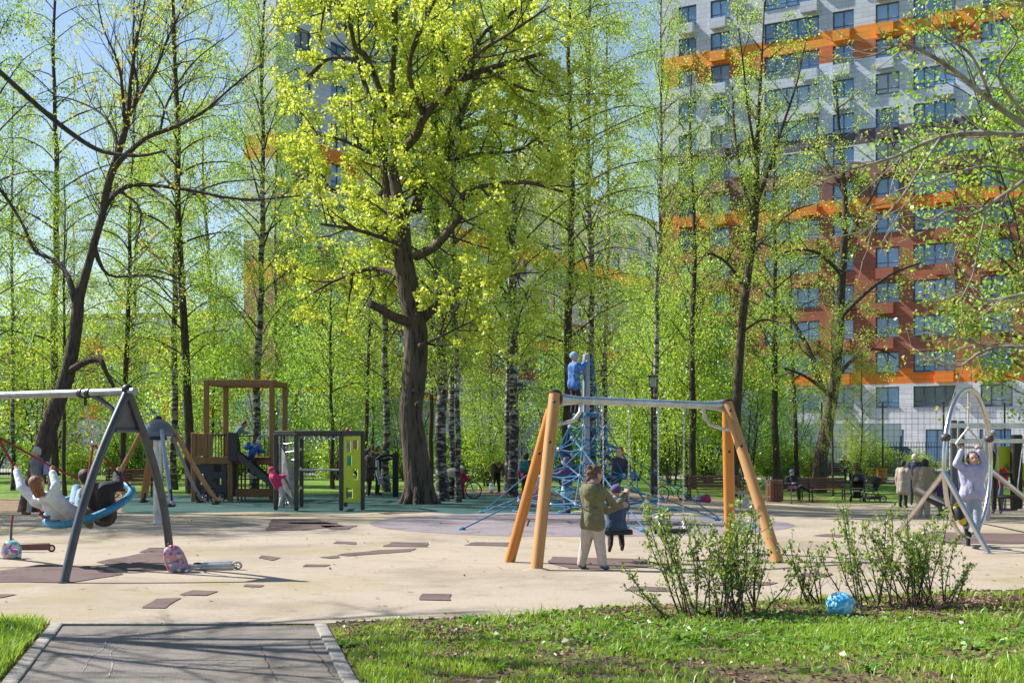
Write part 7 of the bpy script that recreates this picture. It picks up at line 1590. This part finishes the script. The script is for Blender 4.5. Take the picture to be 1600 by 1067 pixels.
# --- turn the modifier stacks into meshes
dg = bpy.context.evaluated_depsgraph_get()
import bmesh
res = [(o, bpy.data.meshes.new_from_object(o.evaluated_get(dg))) for o in JOBS]
for o, me in res:
    o.modifiers.clear(); old = o.data; nm = old.name; o.data = me; bpy.data.meshes.remove(old); me.name = nm
    if o.name in CUT:   # take away hair / hat faces lying over the face
        hc, face, hu, hh = CUT[o.name]; bm = bmesh.new(); bm.from_mesh(me); dl = []
        for f_ in bm.faces:
            v = f_.calc_center_median() - hc; a = v.dot(face); z_ = v.dot(hu)
            lim = hh * .24 if not o.name.startswith("hood") else hh * .30
            if a > lim and z_ < hh * (.30 if not o.name.startswith("hat") else .16) and abs((v - face * a - hu * z_).length) < hh * .36: dl.append(f_)
        bmesh.ops.delete(bm, geom=dl, context='FACES'); bm.to_mesh(me); bm.free()
    me.polygons.foreach_set("use_smooth", [True] * len(me.polygons))
# ================================================================== CHALK AND CRACKS ON THE PATH
chk = mat("chalk_line", (.30, .29, .30), .95, var=.5, scale=30)
rc = random.Random(4)
def scribble(pts, w_, mt, name="chalk_mark"):
    P = [PG(*p)[:] for p in pts]; P = [Vector(p) for p in P]; vs = []; 
    for i, p in enumerate(P):
        t = (P[min(i + 1, len(P) - 1)] - P[max(0, i - 1)]); n = V(-t.y, t.x, 0).normalized() * w_ * rc.uniform(.5, 1.2); vs += [(p.x - n.x, p.y - n.y, .0185), (p.x + n.x, p.y + n.y, .0185)]
    m = MB(); m.add(vs, [(2 * i, 2 * i + 2, 2 * i + 3, 2 * i + 1) for i in range(len(P) - 1)]); tag(m.build(name, mt, None, smooth=False), kind='structure')
for (pts) in (((170, 1062), (176, 1040), (172, 1022), (184, 1012), (200, 1018)), ((130, 1052), (140, 1030), (160, 1018), (168, 1000), (200, 992)), ((280, 1046), (300, 1038), (330, 1042), (345, 1036), (372, 1040)), ((250, 1000), (275, 994), (300, 998)), ((330, 990), (350, 986), (362, 990))):
    Q = []
    for i in range(len(pts) - 1):
        for k in range(6): t = k / 6; Q.append((pts[i][0] + (pts[i + 1][0] - pts[i][0]) * t + rc.uniform(-1, 1), pts[i][1] + (pts[i + 1][1] - pts[i][1]) * t + rc.uniform(-.4, .4)))
    scribble(Q, .0045, chk)
crk = mat("crack_dark", (.035, .03, .027), .95, var=.3)
for (a, b) in (((430, 1066), (405, 1010)), ((520, 1060), (478, 1000)), ((405, 1010), (470, 1003)), ((470, 1040), (430, 1046))):
    n = 14; scribble([(a[0] + (b[0] - a[0]) * i / n + rc.uniform(-3, 3), a[1] + (b[1] - a[1]) * i / n + rc.uniform(-1, 1)) for i in range(n + 1)], .004, crk, "path_crack")
# crumbs and blown leaves on the play surface
v = []; r = np.random.default_rng(8); n = 420
C = np.stack([r.uniform(-8, 9, n), r.uniform(11.9, 30, n), np.full(n, .022)], 1); a = r.normal(size=(n, 3)); a[:, 2] *= .2; a /= np.linalg.norm(a, axis=1)[:, None]; b = np.cross(a, [0, 0, 1.]); s = r.uniform(.01, .045, (n, 1))
C[:, 2] += 0; k = C[:, 1] > edge_y(C[:, 0]) + .05; C, a, b, s = C[k], a[k], b[k], s[k]; n = len(C)
v = np.stack([C - a * s, C + b * s * .6 + [0, 0, .004], C + a * s + [0, 0, .003], C - b * s * .6], 1).reshape(-1, 3)
tag(np_mesh("blown_leaves", v, np.arange(n * 4).reshape(-1, 4), M['litter']), "tiny dry leaves and crumbs blown over the beige play surface", "leaf litter", kind="stuff")
